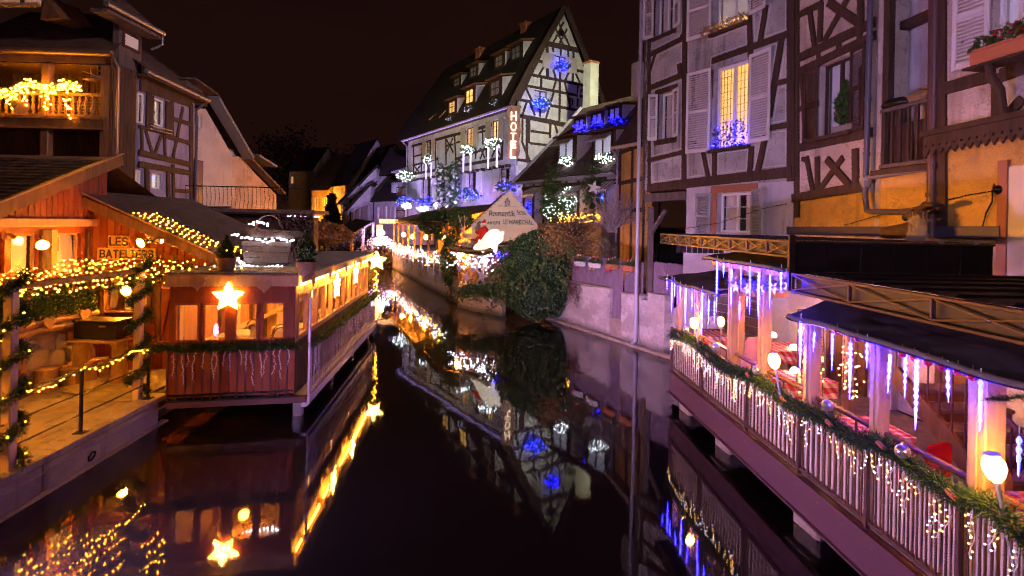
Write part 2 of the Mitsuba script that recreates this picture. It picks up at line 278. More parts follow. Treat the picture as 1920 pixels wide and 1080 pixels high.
def window(h, pl, r, frame='mat_white_paint', lit=None, cols=2, rows=3, depth=.12, fw=.06, curtain=True, surround=None, sw=.12, weight=.2, name='window', room=.5, sill=None):
    u0, z0, u1, z1 = r; w = part(h, name); d = -depth
    fr = MB().ext(sbox(u0, z0, u1, z1).difference(sbox(u0 + fw, z0 + fw, u1 - fw, z1 - fw)), pl, d - .05, d); um = (u0 + u1) / 2
    if cols > 1: fr.ext(sbox(um - fw * .6, z0 + fw, um + fw * .6, z1 - fw), pl, d - .05, d + .012)
    sub(w, 'frame', fr, frame)
    mu = MB(); tw = .022
    for i in range(1, rows): zz = z0 + fw + (z1 - z0 - 2 * fw) * i / rows; mu.ext(sbox(u0 + fw, zz - tw / 2, u1 - fw, zz + tw / 2), pl, d - .035, d - .012)
    if rows > 1: sub(w, 'muntin', mu, frame)
    sub(w, 'pane', MB().ext(sbox(u0 + fw * .8, z0 + fw * .8, u1 - fw * .8, z1 - fw * .8), pl, d - .042, d - .036) if False else MB().quad(*[pl.at(u, z, d - .04) for u, z in ((u0 + fw, z0 + fw), (u1 - fw, z0 + fw), (u1 - fw, z1 - fw), (u0 + fw, z1 - fw))]), 'mat_pane')
    if lit: sub(w, 'lit_blind', MB().quad(*[pl.at(u, z, d - .16) for u, z in ((u0, z0), (u1, z0), (u1, z1), (u0, z1))]), 'mat_curtain', emit=glow(lit[0], lit[1], weight))
    else:
        a, b = d - .06, d - .06 - room; bx = MB()
        c = [[pl.at(u, z, q) for u, z in ((u0, z0), (u1, z0), (u1, z1), (u0, z1))] for q in (a, b)]
        bx.quad(*c[1]); [bx.quad(c[0][i], c[0][(i + 1) % 4], c[1][(i + 1) % 4], c[1][i]) for i in range(4)]; sub(w, 'room', bx, 'mat_room')
        if curtain:
            for a0, a1 in ((u0 + fw, u0 + (u1 - u0) * .36), (u1 - (u1 - u0) * .36, u1 - fw)):
                us = np.linspace(a0, a1, 15); P = np.stack([pl.at(us, zz, d - .12 + .02 * np.sin(np.arange(15) * 1.7)) for zz in (z0, z1)]); sub(w, 'curtain', MB().grid(P), 'mat_curtain')
    if surround: sub(w, 'surround', MB().ext(sbox(u0 - sw, z0 - sw, u1 + sw, z1 + sw).difference(sbox(u0, z0, u1, z1)), pl, -.02, .047), surround)
    if sill: sub(w, 'sill', MB().ext(sbox(u0 - .08, z0 - .09, u1 + .08, z0 - .005), pl, -.1, .13), sill)
    return w
def shutter(w, pl, u, z0, z1, width, ang, mat, louvre=True, d0=.055, pitch=.066):
    """a leaf hinged at u that swings ang degrees off the wall; width may be negative (leaf to the left)"""
    a = math.radians(ang); e = pl.e3() * math.cos(a) * np.sign(width) + pl.n3() * math.sin(a); n = np.cross(e, [0, 0, 1.]); o = pl.at(u, 0, d0); W = abs(width); mb = MB(); t = .035
    def bx(x0, x1, a0, a1, th=t, tilt=0): mb.fr(o + e * (x0 + x1) / 2 + np.array([0, 0, (a0 + a1) / 2]), [e, n, [0, 0, 1.]], [(x1 - x0) / 2, th / 2, (a1 - a0) / 2], .006)
    s = .07; bx(0, s, z0, z1); bx(W - s, W, z0, z1)
    for zz in ((z0, z0 + .09), (z1 - .09, z1), ((z0 + z1) / 2 - .04, (z0 + z1) / 2 + .04)): bx(s, W - s, *zz)
    if louvre:
        zz = z0 + .11
        while zz < z1 - .12:
            c = o + e * W / 2 + np.array([0, 0, zz]); nn = unit(n * .72 * (1 if n @ pl.n3() > 0 else -1) + np.array([0, 0, .7])); b = np.cross(e, nn); mb.fr(c, [e, nn, b], [W / 2 - s, .005, .027]); zz += pitch
    else: bx(s, W - s, z0 + .09, z1 - .09, .018)
    sub(w, 'shutter', mb, mat)

# ================================================================ SETTING
struct('canal_water', MB().quad((-30, -12, 0), (30, -12, 0), (30, 90, 0), (-30, 90, 0)), 'mat_water')
struct('canal_bed', MB().quad((-60, -40, -1.2), (60, -40, -1.2), (60, 140, -1.2), (-60, 140, -1.2)), 'mat_dark')
def solid(poly, z0, z1):
    m = trimesh.creation.extrude_polygon(Polygon(poly), z1 - z0, engine='earcut'); return MB().add(m.vertices + [0, 0, z0], m.faces)
struct('left_bank_ground', solid([(-6.55, -12), (-6.55, 11.4), (-6.9, 24), (-9.0, 46), (-18, 90), (-26, 140), (-400, 140), (-400, -12)], -1.1, .47), 'mat_ground')
struct('right_bank_ground', solid([(8.5, -12), (8.5, 12.2), (5.75, 17.5), (2.9, 24.0), (.4, 27.2), (-2.5, 34.5), (-7.6, 48.6), (-13, 62), (-22, 92), (-26, 140), (400, 140), (400, -12)], -1.1, 1.35), 'mat_ground')
struct('far_ground', solid([(-400, 140.1), (400, 140.1), (400, 700), (-400, 700)], -1.1, 1.3), 'mat_ground')

# ================================================================ RIGHT BANK: canal wall, fence, flower boxes, downpipe
cw = PL['CW']
k = thing('canal_wall', 'peeling pale plaster wall rising from the water below the lilac plank fence', 'wall')
t1, t2, t3, t4, t5, t6, t7, t8 = [(0.34,1.64),(3.7,1.74),(3.74,0.74),(4.42,0.78),(4.39,1.67),(5.39,1.71),(5.82,1.88),(6.64,1.88)]
WALLTOP = t1
def poly(*p): return Polygon(p)
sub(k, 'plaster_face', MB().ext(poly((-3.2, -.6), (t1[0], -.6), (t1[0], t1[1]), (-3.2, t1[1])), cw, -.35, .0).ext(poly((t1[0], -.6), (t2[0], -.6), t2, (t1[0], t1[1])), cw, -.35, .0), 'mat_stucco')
sub(k, 'sill_block', MB().ext(poly((t2[0] + .003, -.6), (t5[0] - .003, -.6), (t5[0] - .003, t4[1]), (t2[0] + .003, t3[1])), cw, -.35, -.06), 'mat_stone')
sub(k, 'plaster_face', MB().ext(poly((t5[0], -.6), (t6[0], -.6), t6, t5), cw, -.35, .0), 'mat_stucco')
sub(k, 'plaster_face', MB().ext(poly((t6[0] + .003, -.6), (t7[0] - .003, -.6), (t7[0] - .003, t6[1] - .12), (t6[0] + .003, t6[1] - .1)), cw, -.35, -.07), 'mat_stucco')
sub(k, 'plaster_face', MB().ext(poly((t7[0], -.6), (t8[0], -.6), t8, t7), cw, -.35, .03), 'mat_stucco')
sub(k, 'plaster_face', MB().ext(poly((t8[0] + .003, -.6), (11.4, -.6), (11.4, 1.5), (t8[0] + .003, 1.5)), cw, -.6, -.3), 'mat_stucco')
sub(k, 'coping', MB().ext(poly((-3.2, t1[1] + .003), (t2[0] + .02, t2[1] + .003), (t2[0] + .02, t2[1] + .06), (-3.2, t1[1] + .06)), cw, -.4, .035), 'mat_stone')
sub(k, 'coping', MB().ext(poly((t5[0] - .02, t5[1] + .003), (t6[0] + .02, t6[1] + .003), (t6[0] + .02, t6[1] + .06), (t5[0] - .02, t5[1] + .06)), cw, -.4, .035), 'mat_stone')
us = np.linspace(-3.2, 8.0, 24)
for i in range(23):
    sub(k, 'plinth_stone', MB().fr(cw.at((us[i] + us[i + 1]) / 2, .0, .06), [cw.e3(), cw.n3(), [0, 0, 1]], [(us[1] - us[0]) / 2 - .008, .1 + .02 * rng.random(), .09 + .02 * rng.random()], .02), 'mat_stone')
k = thing('plank_fence', 'lilac vertical plank fence on top of the peeling canal wall', 'fence')
f0, f1, f2, f3 = [(0.86,2.83),(5.37,2.82),(5.85,2.85),(7.27,2.86)]
n = 44
for i in range(n):
    u = f0[0] + (f1[0] - f0[0]) * (i + .5) / n; w = (f1[0] - f0[0]) / n; zt = f0[1] + (f1[1] - f0[1]) * (i + .5) / n + .015 * rng.random()
    zb = t3[1] + .02 if t2[0] < u < t5[0] else t1[1] + .1 - .0 * u
    zb = min(zb, zt - .6); sub(k, 'plank', MB().fr(cw.at(u, (zt + zb) / 2, -.16 if not t2[0] < u < t5[0] else -.10), [cw.e3(), cw.n3(), [0, 0, 1]], [w * .42, .011, (zt - zb) / 2], .004), 'mat_fence')
sub(k, 'rail', MB().bar(cw.at(f0[0], f0[1] - .25, -.2), cw.at(f1[0], f1[1] - .25, -.2), .06, .08).bar(cw.at(f0[0], f0[1] - .75, -.2), cw.at(f1[0], f1[1] - .75, -.2), .06, .08), 'mat_fence')
k = thing('picket_fence', 'grey picket fence under the dark porch right of the white downpipe', 'fence')
for i in range(20):
    u = f2[0] + (f3[0] - f2[0]) * (i + .5) / 20; sub(k, 'picket', MB().fr(cw.at(u, (f2[1] + t7[1]) / 2 + .03 * rng.random(), -.18), [cw.e3(), cw.n3(), [0, 0, 1]], [.035, .012, (f2[1] - t7[1]) / 2 + .02], .004), 'mat_fence')
sub(k, 'rail', MB().bar(cw.at(f2[0], t7[1] + .4, -.21), cw.at(f3[0], t7[1] + .4, -.21), .05, .07), 'mat_fence')
M('fence', matte(proc(streaky((.15, .10, .14), (.27, .19, .25))), .7))
boxes = [(1.79,2.53),(2.81,2.54),(3.89,2.57),(4.87,2.59)]
FB = ['white flower box with red baubles at the ivy end of the lilac fence', 'white flower box with small gold bells, second from the ivy on the lilac fence', 'terracotta flower box with red baubles in the middle of the lilac fence', 'terracotta flower box with gold bells beside the white downpipe']
for i, (u, z) in enumerate(boxes):
    k = thing('flower_box', FB[i], 'flower box', 'flower boxes hung on the lilac plank fence'); hw = .26
    P = [cw.at(u + a, z + b, d) for a, b, d in ((-hw, -.09, .0), (hw, -.09, .0), (hw, -.09, .14), (-hw, -.09, .14), (-hw - .03, .09, -.02), (hw + .03, .09, -.02), (hw + .03, .09, .17), (-hw - .03, .09, .17))]
    sub(k, 'box', MB().add(P, [[0, 1, 2], [0, 2, 3], [4, 6, 5], [4, 7, 6], [0, 5, 1], [0, 4, 5], [1, 6, 2], [1, 5, 6], [2, 7, 3], [2, 6, 7], [3, 4, 0], [3, 7, 4]]), 'mat_white_paint' if i < 2 else 'mat_terracotta')
    c = np.stack([cw.at(u + rng.uniform(-hw, hw), z + .08, rng.uniform(0, .15)) for _ in range(60)]); tip = c + np.stack([rng.normal(0, .10, 60), rng.normal(0, .10, 60), rng.uniform(.12, .3, 60)], 1)
    fo = needles(np.array([cw.at(u - hw, z + .12, .07), cw.at(u + hw, z + .12, .07)]), 700, .17, .09, -.6, .014); sub(k, 'foliage', fo, 'mat_needles_light')
    for q in range(14): b = cw.at(u + rng.uniform(-hw, hw), z + rng.uniform(.2, .36), rng.uniform(0, .15)); sub(k, 'bud', MB().lathe([(0, -.03), (.022, -.01), (.012, .03), (0, .04)], b, 6), 'mat_red_petal' if q % 3 else 'mat_white_petal')
    for s in (-.14, .1): b = cw.at(u + s, z - .15, .19); sub(k, 'bauble', MB().ball(b, .045, True).tube([b, b + [0, 0, .12]], .004, 4), 'mat_red_glass' if i % 2 == 0 else 'mat_gold', smooth=40)
k = thing('downpipe', 'pale zinc downpipe running down into the water at the grey house corner', 'downpipe')
p0 = cw.at(*[(5.37,0.16)][0], .12); p1 = cw.at(*[(5.32,11.52)][0], .12)
sub(k, 'pipe', MB().tube([p1 + [0, 0, 1.2], p0 + [0, 0, .25], p0 + cw.n3() * .02 + [0, 0, .08], p0 + cw.n3() * .16 - [0, 0, .02]], .062, 10), 'mat_pipe', smooth=40)
for q in (.15, .4, .62, .85): c = p0 + (p1 - p0) * q; sub(k, 'bracket', MB().tube([c - [0, 0, .025], c + [0, 0, .025]], .075, 10), 'mat_pipe')
M('pipe', matte((.38, .36, .44), .4))
k = thing('porch_post', 'weathered timber post under the grey house beside the downpipe', 'post'); b = cw.at(*[(5.75,1.76)][0], -.1)
sub(k, 'shaft', MB().bar(b, b + [0, 0, 2.9], .17, .17, (1, 0, 0), .015), 'mat_timber_grey'); sub(k, 'bracket', MB().bar(b + [0, 0, 2.0], b + cw.e3() * .7 + [0, 0, 2.8], .12, .1, (0, 0, 1), .01), 'mat_timber_grey')

# ================================================================ GREY HALF-TIMBERED HOUSE
h = thing('grey_house', 'grey half-timbered house with white shutters and blue lights on the window sill', 'house'); p = PL['H1']
L0 = [(0.06,11.51)][0][0]; R0 = [(5.64,9.54)][0][0]; ZB = [(2.36,5.3)][0][1]; ZL = [(2.02,5.32)][0][0]
H1W = [(0.51,10.14,1.39,11.7),(0.77,6.77,1.48,8.25),(3.03,9.49,4.27,11.22),(3.06,6.21,4.32,8.52),(-1.83,12.18,-1.83,12.18)]
H1D = [(3.23,3.9,4.42,4.98)][0]
holes = [H1W[0], H1W[1], H1W[2], H1W[3]]
beams = [(5.5,10.89,5.63,5.18,0.2),(1.87,11.19,1.99,5.29,0.17),(0.22,9.63,1.75,9.72,0.15),(1.75,9.72,1.9,9.9,0.16),(3.02,8.73,5.56,8.77,0.16),(0.21,8.54,2.01,8.62,0.16),(0.28,6.17,1.96,6.28,0.12),(0.31,5.27,2.02,5.32,0.26),(2.02,5.32,5.66,5.4,0.26),(3,8.4,4.39,8.38,0.16),(3.11,8.43,3.19,5.4,0.14),(4.3,9.55,4.36,8.37,0.14),(4.45,6.15,4.4,5.41,0.14),(5.29,8.7,4.97,6.83,0.15),(4.88,6.39,4.65,5.44,0.15),(4.81,9.68,4.65,8.79,0.13),(4.95,7.63,5.49,7.63,0.12),(4.95,6.55,5.59,6.55,0.13),(2.01,7.6,2.44,7.55,0.12),(2.03,6.5,2.47,6.49,0.12),(2.72,6.27,2.96,5.44,0.12),(2.3,8.52,2.31,7.58,0.1),(0.57,9.61,0.33,9.1,0.06),(2.9,9.49,4.3,9.62,0.1),(1.69,8.99,1.74,8.65,0.15),(4.26,10.96,4.29,9.55,0.14),(0.2,11.81,0.4,5.32,0.1)]
facade(h, p, [(L0, ZB - .1), (R0, ZB - .1), (R0, 13.4), (L0, 13.4)], holes, [tuple(b) for b in beams], 'mat_plaster_grey', 'mat_plaster_grey', line_mat='mat_panel_line')
M('panel_line', matte((.55, .50, .50), .8))
low = Polygon([(ZL, .8), (R0, .8), (R0, ZB - .1), (ZL, ZB - .1)]).difference(sbox(*H1D))
sub(h, 'lower_wall', MB().ext(low, p, -.4, -.06), 'mat_plaster_lilac')
pe = Plane(p.at(L0, 0, 0)[:2], -p.n3()[:2]); pe.n = -pe.n if pe.n @ p.e > 0 else pe.n
sub(h, 'end_wall', MB().ext(sbox(.25, ZB - .1, 9, 13.4), pe, -.2, 0), 'mat_plaster_grey')
pb = Plane(p.at(ZL, 0, -.06)[:2], -p.n3()[:2]); pb.n = -pb.n if pb.n @ p.e > 0 else pb.n
sub(h, 'porch_wall', MB().ext(sbox(.35, .8, 6, ZB - .1), pb, -.2, 0), 'mat_plaster_lilac'); sub(h, 'porch_ceiling', MB().box(p.at((L0 + ZL) / 2, ZB - .12, -1.5), (.02, .02, .02)), 'mat_timber')
e3, n3 = p.e3(), p.n3()
sub(h, 'floor_slab', MB().fr(p.at((L0 + R0) / 2, ZB - .16, -2.2), [e3, n3, [0, 0, 1]], [(R0 - L0) / 2, 1.9, .05]), 'mat_timber')
sub(h, 'jetty_board', MB().fr(p.at((L0 + ZL) / 2, ZB - .33, -.12), [e3, n3, [0, 0, 1]], [(ZL - L0) / 2, .1, .13], .01), 'mat_timber_grey')
w = window(h, p, H1W[0], cols=2, rows=2, depth=.17, surround='mat_timber', sw=.13); shutter(w, p, H1W[0][0] - .02, H1W[0][1], H1W[0][3], -.42, 14, 'mat_shutter_white'); shutter(w, p, H1W[0][2] + .02, H1W[0][1], H1W[0][3], .42, 14, 'mat_shutter_white')
w = window(h, p, H1W[1], cols=1, rows=2, depth=.16, surround='mat_timber', sw=.15, sill='mat_timber'); shutter(w, p, H1W[1][0], H1W[1][1], H1W[1][3], -.3, 50, 'mat_shutter_white'); shutter(w, p, H1W[1][2] - .02, H1W[1][1], H1W[1][3], .36, 14, 'mat_shutter_white')
w = window(h, p, H1W[2], cols=2, rows=2, depth=.17, sill='mat_timber', lit=((.5, .42, .38), .35), weight=.2); shutter(w, p, H1W[2][0] - .06, H1W[2][1], H1W[2][3], -.8, 12, 'mat_shutter_white'); shutter(w, p, H1W[2][2] + .02, H1W[2][1] + .1, H1W[2][3], .62, 10, 'mat_shutter_white')
w = window(h, p, H1W[3], cols=2, rows=1, sill='mat_timber', lit=((1., .46, .05), 1.25), weight=3, depth=.17, fw=.09); r = H1W[3]; um = (r[0] + r[2]) / 2
lead = MB()
for a, b in ((r[0] + .09, um - .05), (um + .05, r[2] - .09)):
    for i in range(1, 4): lead.ext(sbox(a + (b - a) * i / 4 - .006, r[1] + .35, a + (b - a) * i / 4 + .006, r[3] - .09), p, -.20, -.19)
    for i in range(1, 9): zz = r[1] + .35 + (r[3] - r[1] - .44) * i / 9; lead.ext(sbox(a, zz - .006, b, zz + .006), p, -.201, -.191)
sub(w, 'lead_cames', lead, 'mat_metal_black')
for q in range(16):
    fu, fz = (um + rng.uniform(-.42, .42)), r[1] + rng.uniform(.5, 1.0); sub(w, 'snowflake', MB().ext(affinity.translate(star_poly(rng.uniform(.03, .06), 6, .5), fu, fz), p, -.188, -.182), 'mat_white_paint')
sv = [(2.4,8.39),(2.46,6.36)][0]
shutter(w, p, r[0] - .05, r[1] - .03, r[3] + .03, -.82, 9, 'mat_shutter_white'); shutter(w, p, r[2] + .03, r[1] + .02, r[3] + .03, .74, 7, 'mat_shutter_white')
W_BLUE = r
w = window(h, Plane(p.at(0, 0, -.06)[:2], p.e), H1D, cols=2, rows=3, name='window', sill=None, depth=.16); q = H1D
lp = Plane(p.at(0, 0, -.06)[:2], p.e)
sub(w, 'sandstone_lintel', MB().ext(sbox(q[0] - .22, q[3] + .02, q[2] + .18, q[3] + .30), lp, -.05, .03), 'mat_red_sandstone'); sub(w, 'sandstone_jamb', MB().ext(sbox(q[0] - .17, q[1] - .2, q[0] - .005, q[3] + .018), lp, -.05, .022), 'mat_red_sandstone')
shutter(w, lp, q[0] - .18, q[1] - .2, q[3] + .02, -.52, 10, 'mat_grey_paint', pitch=.075); shutter(w, lp, q[2] + .02, q[1] - .2, q[3] + .06, .55, 24, 'mat_grey_paint', pitch=.075)
def sill_lights(name, label, u0, u1, z, d, n, hgt, em, br, mat, fol, pl, grp):
    k = thing(name, label, 'string lights', grp); us = rng.uniform(u0, u1, n); zs = z + hgt * rng.random(n) ** 1.3 * (1 - .5 * np.abs((us - (u0 + u1) / 2) / (u1 - u0) * 2)); sub(k, 'bulbs', MB().balls(np.array([pl.at(a, b, d + rng.normal(.05, .05)) for a, b in zip(us, zs)]), br), mat, emit=em, stuff=True)
    us = rng.uniform(u0, u1, n * 8); zs = z + hgt * rng.random(n * 8) ** 1.5 * .8; sub(k, 'foliage', leaves(np.array([pl.at(a, b, d + rng.normal(.03, .05)) for a, b in zip(us, zs)]), .04), fol); return k
sill_lights('sill_lights', 'bright blue bulbs in plants on the sill of the yellow-lit grey house window', W_BLUE[0] + .05, W_BLUE[2] - .03, W_BLUE[1] + .02, .02, 46, .85, glow((.28, .22, 30), 2.0), .021, 'mat_wire', 'mat_ivy', p, 'sill lights of the grey house')
sill_lights('sill_lights', 'gold-lit tinsel garland on the sill of the upper grey house window', H1W[2][0] - .35, H1W[2][2] + .1, H1W[2][1] - .02, .16, 40, .28, glow((3.0, 1.4, .35), 1), .014, 'mat_gold', 'mat_twig_gold', p, 'sill lights of the grey house')
# eave gutter high above
k = thing('eave_gutter', 'dark gutter at the eave above the corner of the grey house', 'gutter')
g0 = p.at(L0 - .3, 13.1, .35); sub(k, 'gutter', MB().bar(g0 - e3 * .8, p.at(R0, 13.1, .35), .16, .14), 'mat_metal_brown'); sub(k, 'elbow', MB().tube([p1 + [0, 0, 1.0], p1 + [0, 0, 1.6], g0 + [0, 0, -.05]], .06, 8), 'mat_pipe')

# ================================================================ PINK HALF-TIMBERED HOUSE and the OCHRE HOUSE
h = thing('pink_house', 'pink and ochre half-timbered house with dark brown shutters and a loggia', 'house'); p = PL['H2']
x0 = [(0.02,6.96)][0][0]; x1 = [(2.49,6.45)][0][0]; x2 = [(2.68,6.41)][0][0]; x3 = [(4.12,6.12)][0][0]; x4 = 9.4
W2 = [(0.86,6.09,1.91,7.7),(0.08,9.5,0.08,9.5)][0]
b1 = [(-0.02,9.91,0.16,4.3,0.16),(0.09,9.14,0.93,9.09,0.15),(0.13,8.1,2.51,8.11,0.2),(0.14,7.77,2.52,7.85,0.17),(1.14,9.03,2.07,8.25,0.17),(1.77,8.9,1.03,8.21,0.12),(0.89,9.11,0.88,8.24,0.13),(0.49,9.12,0.71,8.19,0.12),(2.12,8.82,2.14,8.12,0.14),(0.81,8.05,0.87,7.68,0.1),(1.48,8.09,1.5,7.84,0.12),(2.09,8.13,2.11,7.87,0.12),(0.2,5.95,2.49,5.95,0.19),(1.94,5.94,1.94,5.88,0.1),(2.2,7.31,2.24,5.9,0.12),(0.2,6.87,0.89,6.87,0.12),(0.26,7.67,0.46,5.92,0.1)]
b2 = [(1.2,5.57,1.98,4.89,0.15),(1.69,5.55,0.97,4.92,0.13),(0.48,5.71,0.73,4.91,0.12),(0.87,5.66,0.9,4.9,0.13),(2.05,5.69,2.08,4.88,0.16),(-0.02,4.77,2.36,4.9,0.2),(0.33,5.67,0.48,5.63,0.1)]
zs = [(1.34,4.77)][0][1]
facade(h, p, [(x0, zs), (x1, zs), (x1, 12.5), (x0, 12.5)], [W2], [tuple(b) for b in b1 + b2], 'mat_plaster_pink', 'mat_plaster_pink')
sub(h, 'lower_wall', MB().ext(sbox(x0, 3.2, x2, zs - .003), p, -.3, -.01), 'mat_plaster_yellow')
w = window(h, p, W2, 'mat_shutter_brown', cols=2, rows=1, depth=.14, lit=((.22, .2, .5), .25), weight=.2, sill='mat_timber')
shutter(w, p, W2[0] + .02, W2[1] - .08, W2[3], -.42, 10, 'mat_shutter_brown', pitch=.05); shutter(w, p, W2[2] - .02, W2[1] - .05, W2[3] + .05, .5, 8, 'mat_shutter_brown', pitch=.05)
k = thing('window_conifer', 'small round conifer in a trough on the sill of the brown-shuttered window', 'potted plant'); b = p.at(W2[2] - .2, W2[1] + .02, .02)
sub(k, 'trough', MB().fr(b + [0, 0, .05], [p.e3(), p.n3(), [0, 0, 1]], [.3, .08, .06], .01), 'mat_metal_grey'); sub(k, 'foliage', thuja_mesh(b + [0, 0, .1], .95, .2, 1500), 'mat_thuja')
# loggia with slatted balcony rail
lb = [(2.75,8.44,2.83,5.31,0.14),(2.84,8.17,3.6,7.84,0.16)]
rz0, rz1 = [(3.43,5.24),(3.41,6.25)][0][1], [(3.43,5.24),(3.41,6.25)][1][1]
back = Plane(p.at(0, 0, -.55)[:2], p.e)
sub(h, 'loggia_wall', MB().ext(sbox(x2 - .1, rz0 - .3, x3 + .1, 12.5), back, -.2, 0), 'mat_plaster_lilac')
sub(h, 'loggia_cheek', MB().fr(p.at(x2 - .05, 8, -.3), [p.e3(), p.n3(), [0, 0, 1]], [.06, .3, 4.5]).fr(p.at(x3 + .06, 8, -.3), [p.e3(), p.n3(), [0, 0, 1]], [.06, .3, 4.5]), 'mat_plaster_pink')
sub(h, 'loggia_post', MB().fr(p.at(x2 + .1, (rz0 + 12) / 2, -.06), [p.e3(), p.n3(), [0, 0, 1]], [.07, .07, (12 - rz0) / 2], .01), 'mat_timber')
sub(h, 'loggia_beam', MB().fr(p.at((x2 + x3) / 2, [(3.26,7.99)][0][1], -.45), [p.e3(), p.n3(), [0, 0, 1]], [(x3 - x2) / 2, .1, .08], .01), 'mat_timber')
sub(h, 'loggia_floor', MB().fr(p.at((x2 + x3) / 2, rz0 - .12, -.2), [p.e3(), p.n3(), [0, 0, 1]], [(x3 - x2) / 2, .4, .05]), 'mat_timber')
k = part(h, 'balcony_rail')
sub(k, 'handrail', MB().bar(p.at(x2 + .05, rz1 + .05, .03), p.at(x3 - .05, rz1 + .05, .03), .09, .07, bv=.01), 'mat_timber_grey'); sub(k, 'base_rail', MB().bar(p.at(x2 + .05, rz0, .03), p.at(x3 - .05, rz0, .03), .09, .08, bv=.01), 'mat_timber_grey')
for i in range(7):
    u = x2 + .14 + (x3 - x2 - .22) * i / 6.5; sub(k, 'baluster', MB().bar(p.at(u, rz0 + .04, .03), p.at(u, rz1 + .02, .03), .05, .05, (1, 0, 0), .006), 'mat_timber')
for i in range(4):
    u = x2 + .2 + (x3 - x2 - .3) * i / 4; sub(k, 'infill_board', MB().fr(p.at(u + .1, (rz0 + rz1) / 2 - .1, -.05), [p.e3(), p.n3(), [0, 0, 1]], [.11, .01, (rz1 - rz0) / 2 - .14]), 'mat_metal_brown')
k = thing('black_bag', 'black bag lying on the balcony rail of the pink house', 'bag'); c = p.at(x2 + .33, rz1 + .16, -.02)
m = _ico2.copy(); v = m.vertices / np.linalg.norm(m.vertices, axis=1)[:, None]; v = v * (1 + .25 * (meshkit.noise(v * 2.2 + 3) - .5))[:, None]; sub(k, 'sack', MB().add(v @ np.diag([.32, .12, .1]) @ np.array([[*p.e3()], [*p.n3()], [0, 0, 1]]) + c, m.faces), 'mat_metal_black', smooth=True)
m = _ico2.copy(); sub(k, 'cover', MB().add(v @ np.diag([.40, .16, .13]) @ np.array([[*p.e3()], [*p.n3()], [0, 0, 1]]) + p.at(x2 + .85, rz1 + .17, -.12), m.faces), 'mat_hay', smooth=True)
k = thing('meter_cabinet', 'dark wall cabinet with a lit green sign inside the loggia', 'cabinet'); r = [(3.54,7.07,3.92,8.29)][0]
sub(k, 'cabinet', MB().ext(sbox(r[0], r[1], r[2] + .2, r[3]), back, .0, .16), 'mat_dark'); s = [(3.63,7.43,3.87,7.89)][0]
sub(k, 'glass_front', MB().ext(sbox(*s), back, .161, .166), 'mat_metal_grey'); c = back.at((s[0] + s[2]) / 2 + .02, (s[1] + s[3]) / 2 + .02, .175)
sub(k, 'pictogram', MB().fr(c, [p.e3(), p.n3(), [0, 0, 1]], [.07, .004, .10]), 'mat_white_paint', emit=glow((.05, .35, .12), 1.3, .1)); sub(k, 'lamp', MB().fr(c + p.n3() * .008 - p.e3() * .02, [p.e3(), p.n3(), [0, 0, 1]], [.02, .004, .035]), 'mat_white_paint', emit=glow((1, 1, .8), 1.5, .1))
# downpipes
def pipe(name, label, pts, r, mat, mats=None, br=()):
    k = thing(name, label, 'downpipe'); sub(k, 'pipe', MB().tube(pts, r, 10), mat, smooth=40)
    for c in br: sub(k, 'bracket', MB().tube([np.array(c) - [0, 0, .03], np.array(c) + [0, 0, .03]], r * 1.25, 10), mat)
a = [p.at(*q, .13) for q in [(2.51,9.37),(2.49,5.41),(2.48,4.65)]]; hb = p.at(*[(2.57,4.41)][0], .16); e = [p.at(*q, .16) for q in [(2.71,4.38),(3.92,4.35)]]
pipe('wall_downpipe', 'dark downpipe between the brown-shuttered window and the loggia, bending along the ochre wall', [a[0], a[1], a[2], hb, e[0], e[1]], .055, 'mat_pipe_dark', br=[a[0] + (a[1] - a[0]) * t for t in (.4, .7, .97)])
b_ = [p.at(*q, .14) for q in [(3.97,8.69),(4.03,3.93)]]
pipe('wall_downpipe', 'thick rust-brown downpipe at the corner of the ochre house', [b_[0], b_[1]], .085, 'mat_metal_brown', br=[b_[0] + (b_[1] - b_[0]) * t for t in (.5, .85)])
M('pipe_dark', matte((.10, .085, .13), .35, .5))
k = thing('loggia_gutter', 'zinc gutter under the balcony floor of the pink house', 'gutter'); g = [p.at(*q, .12) for q in [(2.47,5.05),(3.9,5.1)]]
sub(k, 'channel', MB().bar(g[0], g[1], .11, .09, bv=.03), 'mat_zinc'); sub(k, 'hopper', MB().lathe([(.05, -.35), (.06, -.2), (.12, -.05), (.12, 0)], g[0], 10), 'mat_zinc')
h = thing('ochre_house', 'ochre plastered house with a terracotta flower box and a scalloped board', 'house')
q3 = Plane(p.at(0, 0, .10)[:2], p.e); W3 = [(5,6.58,5.63,8.02)][0]
zb3 = [(4.83,5.5)][0][1]
b3 = [(4.1,8.22,4.2,4,0.16),(4.16,6.39,5.05,6.4,0.2),(5.08,6.4,5.1,5.65,0.13),(5.16,5.66,5.47,5.94,0.14),(5.15,6.36,5.51,6.4,0.2)]
facade(h, q3, [(x3 - .02, zb3), (x4, zb3), (x4, 12.5), (x3 - .02, 12.5)], [W3], [tuple(b) for b in b3], 'mat_plaster_pink', 'mat_plaster_pink')
sub(h, 'lower_wall', MB().ext(sbox(x2 + .003, 3.2, x3 - .03, rz0 - .05), p, -.3, -.012).ext(sbox(x3 - .02, 3.2, x4, zb3 - .003), q3, -.3, -.005), 'mat_plaster_yellow')
dr0 = [(5.27,3.55,5.54,5.09)][0]; sub(h, 'door_trim', MB().ext(sbox(dr0[0] - .12, 3.3, dr0[0] + .02, dr0[3]), q3, -.01, .05), 'mat_red_sandstone'); sub(h, 'door', MB().ext(sbox(dr0[0] + .02, 3.3, dr0[2] + .3, dr0[3] - .1), q3, -.01, .02), 'mat_cream')
w = window(h, q3, W3, 'mat_white_paint', cols=2, rows=1, depth=.1, lit=((.4, .33, .6), .5), weight=.2)
